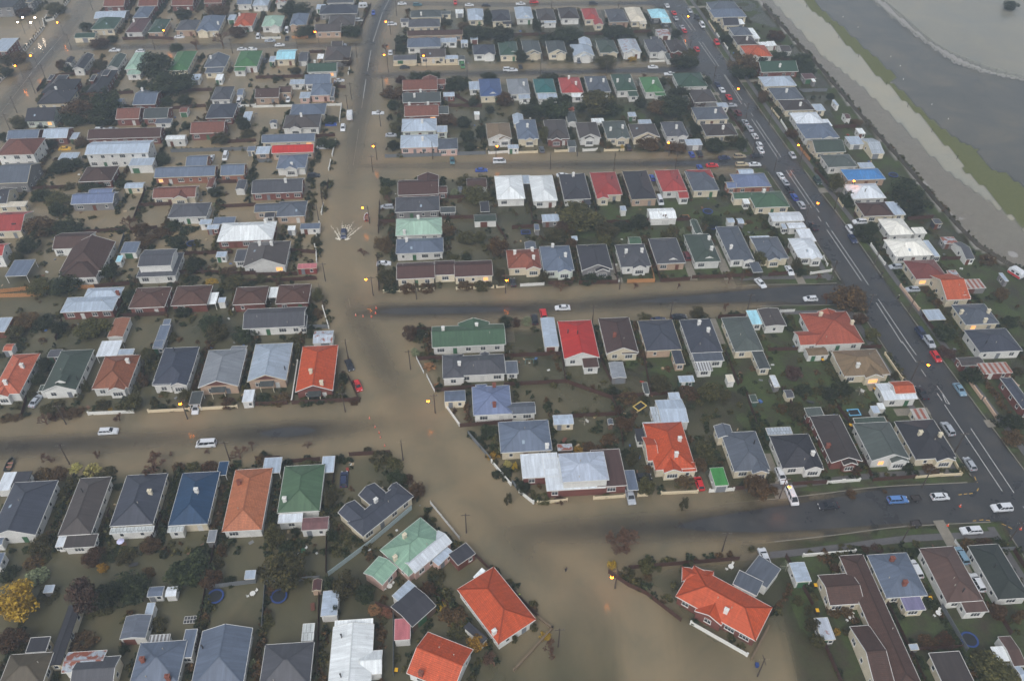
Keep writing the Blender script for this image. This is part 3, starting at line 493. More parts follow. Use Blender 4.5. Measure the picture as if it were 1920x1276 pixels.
 ('shed', 'gx', -125.08, 167.02, 3.09, 3.1, 4.6, 2.2, 10, 'gr', 'b', '', 'w', []),
 ('shed', 'gx', -138.5, 169.15, 2.39, 2.98, 4.6, 2.3, 16, 'tt2', 'w', '', 'w', []),
 ('shed', 'flat', -97.99, 171.06, 2.64, 2.55, 4.6, 2.3, 10, 'bl', 'g', '', 'w', []),
 ('house', 'hgn', -65.08, 163.42, 10.19, 14.86, 4.6, 3.0, 24, 'lb', 't', 'v', 'd', [(4.4, -3.7)]),
 ('house', 'hgn', -52.06, 161.24, 9.66, 17.68, 4.6, 3.0, 24, 'tc2', 'b', 'v', 'c', [(-1.0, -3.8), (2.1, -7.8)]),
 ('carport', 'flat', -56.91, 128.03, 4.17, 4.64, 4.6, 2.5, 2, 'lb', 'w', '', 'w', []),
 ('carport', 'flat', -43.67, 128.46, 2.97, 4.91, 4.6, 2.5, 2, 'lb', 'b', '', 'w', []),
 ('house', 'hgn', -109.85, 114.68, 9.97, 15.26, 4.6, 3.0, 24, 'sl', 'w', '', 'w', []),
 ('wing', 'flat', -114.32, 123.06, 3.46, 4.28, 4.6, 2.8, 22, 'ch', 'w', '', 'w', []),
 ('shed', 'flat', -117.82, 122.76, 3.02, 5.33, 4.6, 2.3, 10, 'wl', 'w', '', 'w', []),
 ('house', 'hip', -96.42, 115.57, 7.21, 16.08, 4.6, 3.0, 24, 'brg', 'w', '', 'd', [(-1.2, 3.0)]),
 ('wing', 'flat', -93.99, 106.24, 6.73, 3.24, 4.6, 2.6, 22, 'brg', 'w', '', 'w', []),
 ('wing', 'flat', -98.43, 106.31, 1.69, 2.73, 4.6, 2.3, 22, 'wl', 'w', '', 'w', []),
 ('house', 'hip', -84.8, 117.42, 9.45, 14.45, 4.6, 3.0, 24, 'sl', 'c', '', 'c', [(2.6, 0.6)]),
 ('wing', 'flat', -83.86, 109.32, 9.41, 1.47, 4.6, 2.5, 22, 'gl', 'w', '', 'w', []),
 ('house', 'hip', -72.33, 117.93, 8.7, 14.94, 4.6, 3.0, 24, 'db', 'c', '', 'w', [(0.8, 0.3)]),
 ('wing', 'flat', -74.23, 110.31, 3.45, 3.06, 4.6, 2.7, 22, 'gl', 'w', '', 'w', []),
 ('house', 'hip', -60.07, 117.76, 8.71, 17.56, 4.6, 3.0, 24, 'ot', 'w', '', 'b', [(-2.4, 3.7)]),
 ('carport', 'flat', -68.43, 126.97, 2.24, 4.09, 4.6, 2.5, 2, 'db', 'w', '', 'w', []),
 ('shed', 'flat', -65.86, 108.08, 1.76, 3.12, 4.6, 2.2, 10, 'lg', 'g', '', 'w', []),
 ('shed', 'flat', -55.3, 98.73, 2.21, 2.03, 4.6, 1.8, 10, 'lb', 'w', '', 'w', []),
 ('house', 'hip', -67.88, 78.5, 9.07, 8.65, 4.6, 3.0, 24, 'bl', 'w', '', 'b', [(-2.6, -0.1), (2.8, -3.7)]),
 ('wing', 'flat', -63.34, 82.53, 2.35, 5.96, 4.6, 2.8, 22, 'bl', 'w', '', 'w', []),
 ('house', 'hgf', -55.87, 79.62, 9.84, 11.69, 4.6, 3.0, 24, 'bl', 'w', '', 'd', [(-4.0, 1.9)]),
 ('house', 'gx', -82.29, 78.58, 7.43, 4.16, 4.6, 3.0, 14, 'ru', 'w', '', 'w', []),
 ('wing', 'gx', -79.4, 76.64, 7.97, 5.71, 4.6, 3.0, 22, 'gr', 'c', '', 'w', []),
 ('house', 'hip', -92.82, 76.78, 8.17, 6.71, 4.6, 3.0, 24, 'ol', 'c', '', 'w', []),
 ('wing', 'gy', -88.49, 84.27, 2.45, 12.87, 4.6, 2.8, 8, 'dk', 'c', '', 'w', []),
 ('wing', 'flat', -92.78, 82.01, 3.86, 3.11, 4.6, 2.8, 22, 'dk', 'c', '', 'w', []),
 ('shed', 'gy', -75.1, 86.14, 5.06, 5.06, 4.6, 2.5, 12, 'bg2', 'w', '', 'w', []),
 ('shed', 'flat', -73.69, 90.29, 1.57, 2.74, 4.6, 2.2, 10, 'lb', 'w', '', 'w', []),
 ('shed', 'gx', -73.85, 94.37, 3.11, 2.3, 4.6, 2.1, 12, 'bl', 'w', '', 'w', []),
 ('shed', 'gx', -70.64, 94.49, 2.19, 2.3, 4.6, 2.0, 16, 'wl', 'w', '', 'w', []),
 ('shed', 'gx', -112.05, 106.39, 1.83, 1.96, 4.6, 2.2, 16, 'bl', 'w', '', 'w', []),
 ('shed', 'flat', -96.48, 94.97, 1.99, 1.73, 4.6, 1.8, 10, 'lb', 'g', '', 'w', []),
 ('shed', 'flat', -69.62, 83.81, 3.96, 1.58, 4.6, 2.3, 10, 'st2', 'w', '', 'w', []),
 ('shed', 'flat', -109.82, 101.55, 1.61, 3.29, 4.6, 2.4, 10, 'bl', 'w', '', 'w', []),
 ('house', 'hip', -48.41, 120.96, 9.49, 13.61, 4.6, 3.0, 24, 'gn3', 'w', '', 'w', [(-3.2, -4.1)]),
 ('wing', 'flat', -49.44, 112.72, 5.37, 2.37, 4.6, 2.6, 22, 'wl', 'w', '', 'w', []),
 ('shed', 'gx', -43.65, 111.46, 5.84, 3.42, 4.6, 2.5, 10, 'mr2', 'w', '', 'w', []),
 ('house', 'gy', -30.85, 80.5, 8.14, 12.12, 4.6, 3.0, 16, 'wh', 'w', '', 'd', [(-2.1, 3.3), (-1.6, -4.9)]),
 ('wing', 'gx', -26.87, 78.86, 4.32, 4.85, 4.6, 2.9, 22, 'wh', 'w', '', 'w', []),
 ('wing', 'flat', -31.36, 87.12, 7.63, 1.2, 4.6, 3.1, 22, 'wh', 'w', '', 'w', []),
 ('house', 'hip', -42.98, 78.28, 9.54, 8.81, 4.6, 3.0, 24, 'gr', 'w', '', 'w', []),
 ('wing', 'flat', -40.32, 85.27, 2.33, 3.66, 4.6, 2.5, 22, 'gl', 'w', '', 'w', []),
 ('shed', 'gy', -37.04, 91.76, 3.3, 5.71, 4.6, 2.5, 6, 'lb', 'w', '', 'w', []),
 ('shed', 'gy', -40.63, 96.33, 1.88, 2.72, 4.6, 1.8, 28, 'mr', 't', '', 'w', []),
 ('house', 'hip', -29.34, 115.1, 15.05, 5.39, 47.69, 3.0, 24, 'sl', 'c', '', 'w', [(0.4, 2.1)]),
 ('wing', 'gy', -30.8, 118.52, 4.82, 7.22, 47.69, 2.9, 22, 'sl', 'c', '', 'w', []),
 ('wing', 'gy', -34.88, 113.68, 4.82, 6.74, 47.69, 2.9, 22, 'sl', 'c', '', 'w', []),
 ('wing', 'gy', -26.48, 120.9, 2.71, 3.08, 47.69, 2.9, 22, 'sl', 'c', '', 'w', []),
 ('house', 'hip', -20.82, 105.42, 11.88, 9.49, 46.81, 3.0, 24, 'lgn2', 'p', '', 'c', [(-0.5, 2.6), (-5.3, 0.2)]),
 ('wing', 'gx', -18.07, 104.04, 10.81, 4.44, 46.81, 3.05, 25, 'wl', 'p', '', 'w', []),
 ('wing', 'gx', -27.51, 99.31, 5.04, 5.24, 56.72, 2.9, 22, 'lgn2', 'p', '', 'w', []),
 ('shed', 'flat', -10.47, 103.8, 4.76, 3.47, 39.72, 2.5, 10, 'ch', 'b', '', 'w', []),
 ('shed', 'flat', -14.66, 103.3, 4.61, 2.04, 50.29, 2.4, 10, 'lb', 'p', '', 'w', []),
 ('shed', 'gx', -19.8, 91.18, 6.56, 6.61, 47.12, 2.6, 12, 'ch', 'br', '', 'w', []),
 ('shed', 'flat', -22.03, 94.56, 4.87, 2.32, 50.47, 2.6, 10, 'lb', 'w', '', 'w', []),
 ('shed', 'flat', -21.53, 86.02, 3.17, 4.55, 4.6, 2.6, 10, 'pk', 'w', '', 'w', []),
 ('house', 'hip', -2.87, 91.55, 9.34, 15.08, 35.97, 3.0, 24, 'tc2', 'w', '', 'w', [(-4.1, -5.3)]),
 ('shed', 'flat', -6.55, 98.84, 2.89, 0.98, 52.24, 2.6, 10, 'wh', 'w', '', 'w', []),
 ('shed', 'flat', -6.85, 85.5, 1.54, 5.1, 48.09, 2.4, 10, 'ch', 'w', '', 'w', []),
 ('house', 'gx', -13.44, 79.16, 9.9, 9.25, -21.75, 3.0, 24, 'tc2', 'w', '', 'b', [(-2.1, -4.0)]),
 ('house', 'hip', 44.06, 92.48, 17.55, 8.99, -34.11, 3.0, 24, 'tc2', 'b', '', 'w', [(1.4, -2.6)]),
 ('wing', 'hip', 39.74, 98.6, 6.66, 3.41, -9.13, 2.9, 22, 'tc2', 'b', '', 'w', []),
 ('wing', 'gy', 41.43, 90.69, 5.85, 4.55, -33.46, 2.9, 22, 'tc2', 'b', '', 'w', []),
 ('wing', 'flat', 49.78, 96.54, 5.23, 3.85, -32.02, 3.6, 22, 'bg', 'w', '', 'w', []),
 ('shed', 'flat', 53.73, 99.77, 5.23, 6.0, -41.75, 3.0, 10, 'bg', 'w', '', 'w', []),
 ('house', 'hip', 74.91, 89.15, 5.33, 29.79, 4.6, 3.0, 20, 'bt5', 'c', '', 'w', []),
 ('wing', 'gx', 69.17, 95.73, 7.34, 7.18, 4.6, 2.9, 20, 'bt5', 'c', '', 'w', []),
 ('wing', 'gx', 71.01, 80.83, 4.04, 13.17, 4.6, 2.9, 20, 'bt5', 'c', '', 'w', []),
 ('house', 'hip', 82.01, 99.17, 8.9, 10.47, 4.6, 3.0, 24, 'bl', 'c', '', 'b', [(-0.4, 2.7), (-0.1, -3.0)]),
 ('wing', 'flat', 83.11, 92.65, 4.28, 3.3, 4.6, 2.8, 22, 'pw2', 'c', '', 'w', []),
 ('house', 'hip', 93.52, 99.54, 7.83, 13.24, 4.6, 3.0, 24, 'br3', 'w', '', 'd', [(0.0, -4.8)]),
 ('wing', 'flat', 95.58, 92.12, 4.86, 2.93, 4.6, 2.8, 22, 'br3', 'w', '', 'w', []),
 ('house', 'hip', 103.98, 100.31, 6.99, 13.19, 4.6, 3.0, 24, 'dgd', 'w', '', 'd', [(-1.1, 0.3)]),
 ('shed', 'gy', 61.88, 100.0, 3.34, 4.71, 4.6, 2.5, 5, 'lb', 'w', '', 'w', []),
 ('shed', 'flat', 63.5, 86.96, 2.83, 4.81, 4.6, 2.4, 10, 'ru5', 'g', '', 'w', []),
 ('house', 'flat', 85.65, 78.16, 6.22, 7.44, 4.6, 2.9, 24, 'dkb', 'c', '', 'w', []),
 ('shed', 'flat', 96.96, 82.01, 2.84, 3.0, 4.6, 2.2, 10, 'wh', 'dw', '', 'w', []),
 ('shed', 'gx', 99.28, 82.5, 2.61, 6.19, 4.6, 2.5, 10, 'br3', 'w', '', 'w', []),
 ('shed', 'gx', 99.0, 77.49, 1.2, 4.92, 4.6, 2.3, 16, 'lb', 'w', '', 'w', []),
 ('shed', 'flat', 80.6, 83.68, 1.77, 1.22, 4.6, 1.5, 10, 'lb', 'g', '', 'w', []),
]

CARS = [
 ('ute', 'w', -184.33, 374.33, 184.6),
 ('hatch', 'w', -172.44, 373.8, 184.6),
 ('sedan', 'w', -159.5, 391.0, 4.6),
 ('sedan', 'w', -126.11, 376.99, 4.6),
 ('hatch', 'w', -121.3, 377.08, 4.6),
 ('hatch', 'w', -162.67, 298.55, 4.6),
 ('sedan', 's', -157.97, 298.63, 4.6),
 ('sedan', 'y', -170.09, 283.17, 4.6),
 ('van', 'w', -114.15, 324.16, 96.0),
 ('sedan', 'w', -113.76, 319.28, 4.6),
 ('sedan', 'w', -112.86, 276.98, 96.0),
 ('van', 'w', -107.89, 278.06, 276.0),
 ('sedan', 'w', -58.14, 436.15, 4.6),
 ('suv', 'te', -50.08, 434.8, 4.6),
 ('hatch', 'r', -30.78, 438.46, 276.0),
 ('sedan', 'w', -23.35, 435.0, 4.6),
 ('sedan', 'd', -14.73, 435.0, 4.6),
 ('hatch', 'b', -71.25, 423.22, 276.0),
 ('suv', 'w', -77.12, 413.27, 4.6),
 ('suv', 'w', -60.12, 408.4, 4.6),
 ('van', 'w', -122.14, 392.4, 96.0),
 ('ute', 's', -115.36, 386.9, 4.6),
 ('sedan', 'w', -109.69, 381.65, 4.6),
 ('van', 'w', -110.13, 399.74, 276.0),
 ('sedan', 'd', -108.04, 390.25, 276.0),
 ('sedan', 's', -80.88, 382.52, 4.6),
 ('suv', 'd', -112.5, 364.52, 96.0),
 ('sedan', 'w', -76.04, 344.58, 4.6),
 ('sedan', 'd', -48.88, 358.51, 4.6),
 ('suv', 'g', -23.1, 360.42, 276.0),
 ('suv', 'w', -2.67, 356.54, 4.6),
 ('suv', 'w', -57.07, 374.21, 96.0),
 ('ute', 'w', -55.25, 314.06, 4.6),
 ('truck', 'w', -66.14, 310.83, 96.0),
 ('suv', 'w', -67.44, 300.9, 276.0),
 ('sedan', 'w', -89.16, 318.49, 4.6),
 ('sedan', 'b', -72.75, 304.18, 4.6),
 ('sedan', 'w', -72.87, 285.76, 4.6),
 ('sedan', 's', -47.83, 295.72, 4.6),
 ('hatch', 'te', -22.8, 275.91, 276.0),
 ('van', 'w', -5.21, 275.69, 4.6),
 ('sedan', 'b', -11.73, 269.46, 4.6),
 ('hatch', 'w', -94.23, 325.75, 276.0),
 ('caravan', 'w', -77.7, 431.76, 4.6),
 ('ute', 'w', 3.13, 436.9, 4.6),
 ('suv', 'r', 10.09, 439.92, 4.6),
 ('suv', 'd', 40.81, 438.67, 4.6),
 ('sedan', 'w', 78.64, 436.25, 96.0),
 ('sedan', 'r', 80.8, 426.07, 96.0),
 ('sedan', 's', 80.8, 418.85, 96.0),
 ('sedan', 's', 82.26, 407.38, 96.0),
 ('hatch', 'r', 82.62, 402.81, 96.0),
 ('sedan', 's', 89.4, 429.0, 276.0),
 ('suv', 'd', 91.62, 420.33, 276.0),
 ('van', 'w', 92.5, 409.82, 276.0),
 ('suv', 'r', 95.79, 388.37, 276.0),
 ('suv', 'r', 85.0, 380.32, 96.0),
 ('sedan', 'w', 62.3, 360.3, 4.6),
 ('ute', 'w', 68.84, 353.25, 4.6),
 ('hatch', 'd', 2.75, 360.19, 96.0),
 ('sedan', 'w', -0.65, 356.15, 4.6),
 ('sedan', 'w', 89.03, 337.64, 96.0),
 ('sedan', 'n', 88.01, 343.14, 96.0),
 ('sedan', 'r', 90.62, 330.87, 96.0),
 ('sedan', 's', 90.24, 323.04, 4.6),
 ('suv', 'm', 91.67, 316.21, 96.0),
 ('sedan', 's', 93.02, 308.09, 96.0),
 ('sedan', 's', 93.68, 302.79, 96.0),
 ('hatch', 'w', 94.34, 296.63, 96.0),
 ('hatch', 'w', 94.69, 289.8, 96.0),
 ('sedan', 'w', 94.19, 285.63, 96.0),
 ('hatch', 'b', 67.41, 282.34, 96.0),
 ('suv', 'd', 70.34, 282.59, 96.0),
 ('sedan', 'n', 79.32, 279.7, 4.6),
 ('suv', 'go', 85.32, 280.8, 4.6),
 ('sedan', 'd', 91.81, 281.2, 4.6),
 ('sedan', 'r', 73.75, 273.97, 4.6),
 ('wagon', 'be', 85.0, 274.92, 4.6),
 ('sedan', 'w', 89.68, 274.7, 4.6),
 ('hatch', 'b', 68.93, 272.43, 96.0),
 ('suv', 'd', 43.95, 287.11, 96.0),
 ('suv', 'gy', 10.73, 285.02, 96.0),
 ('hatch', 'gy', 29.17, 366.47, 96.0),
 ('hatch', 's', 105.42, 281.72, 276.0),
 ('suv', 'n', -55.71, 227.51, 276.0),
 ('wagon', 's', -43.47, 244.42, 184.6),
 ('sedan', 'w', -40.61, 211.81, 4.6),
 ('hatch', 'gy', -18.78, 255.92, 96.0),
 ('suv', 'd', -72.44, 264.74, 4.6),
 ('sedan', 'w', 17.93, 266.3, 4.6),
 ('hatch', 'b', 50.33, 264.92, 96.0),
 ('van', 'w', 51.14, 249.2, 276.0),
 ('hatch', 'd', 0.19, 202.5, 96.0),
 ('sedan', 'w', 76.18, 202.94, -70),
 ('sedan', 'w', 14.88, 190.29, 184.6),
 ('suv', 'd', 6.49, 184.98, 96.0),
 ('suv', 'r', 9.15, 187.38, 96.0),
 ('sedan', 'd', 48.77, 186.65, 4.6),
 ('suv', 'm', 55.51, 216.45, 96.0),
 ('sedan', 'n', 42.57, 184.94, 4.6),
 ('sedan', 'w', 97.44, 266.76, 96.0),
 ('sedan', 's', 98.03, 262.11, 96.0),
 ('suv', 'd', 98.37, 257.57, 96.0),
 ('hatch', 'b', 98.84, 252.34, 96.0),
 ('suv', 's', 99.85, 247.08, 96.0),
 ('suv', 'dg', 109.92, 263.3, 276.0),
 ('ute', 'd', 100.73, 234.15, 96.0),
 ('suv', 'w', 112.49, 231.94, 276.0),
 ('sedan', 'n', 111.69, 227.04, 276.0),
 ('suv', 'w', 117.06, 236.95, 184.6),
 ('hatch', 's', 120.7, 211.75, 184.6),
 ('hatch', 's', 121.9, 200.27, 184.6),
 ('sedan', 'w', 86.6, 209.28, 276.0),
 ('hatch', 'w', 89.51, 195.32, 184.6),
 ('suv', 'n', 117.19, 179.92, 276.0),
 ('suv', 's', 118.11, 176.2, 276.0),
 ('hatch', 'r', 117.75, 170.17, 276.0),
 ('sedan', 'lb', 119.28, 157.36, 276.0),
 ('ute', 'd', 108.7, 155.99, 96.0),
 ('suv', 's', 110.59, 143.15, 96.0),
 ('hatch', 's', 111.55, 131.8, 96.0),
 ('wagon', 'w', 64.68, 127.61, 276.0),
 ('van', 'w', 65.73, 121.45, 276.0),
 ('sedan', 'd', 73.54, 118.83, 184.6),
 ('wagon', 'lb2', 90.3, 120.72, 4.6),
 ('hatch', 'w', 100.49, 121.67, 4.6),
 ('suv', 'w', 113.54, 118.53, 184.6),
 ('trailer', 'd', 94.69, 121.23, 4.6),
 ('wagon', 'w', 103.93, 112.25, 184.6),
 ('trailer', 'd', 92.16, 114.15, 4.6),
 ('suv', 'lb', 98.96, 105.6, 96.0),
 ('suv', 'w', 87.64, 102.12, 96.0),
 ('suv', 'w', 99.74, 98.94, 96.0),
 ('sedan', 'w', 55.71, 105.03, 96.0),
 ('sedan', 's', -123.84, 150.73, 82),
 ('wagon', 'w', -101.08, 140.24, 4.6),
 ('van', 'w', -75.49, 136.3, 184.6),
 ('hatch', 'w', -81.51, 148.55, 276.0),
 ('sedan', 'd', -44.42, 165.18, -66),
 ('hatch', 'r', -40.97, 157.19, -66),
 ('wagon', 'n', -39.73, 125.75, 96.0),
 ('suv', 's', 27.96, 121.27, 276.0),
 ('sedan', 'd', 31.33, 127.03, 4.6),
 ('hatch', 'r', 44.71, 125.19, 96.0),
]

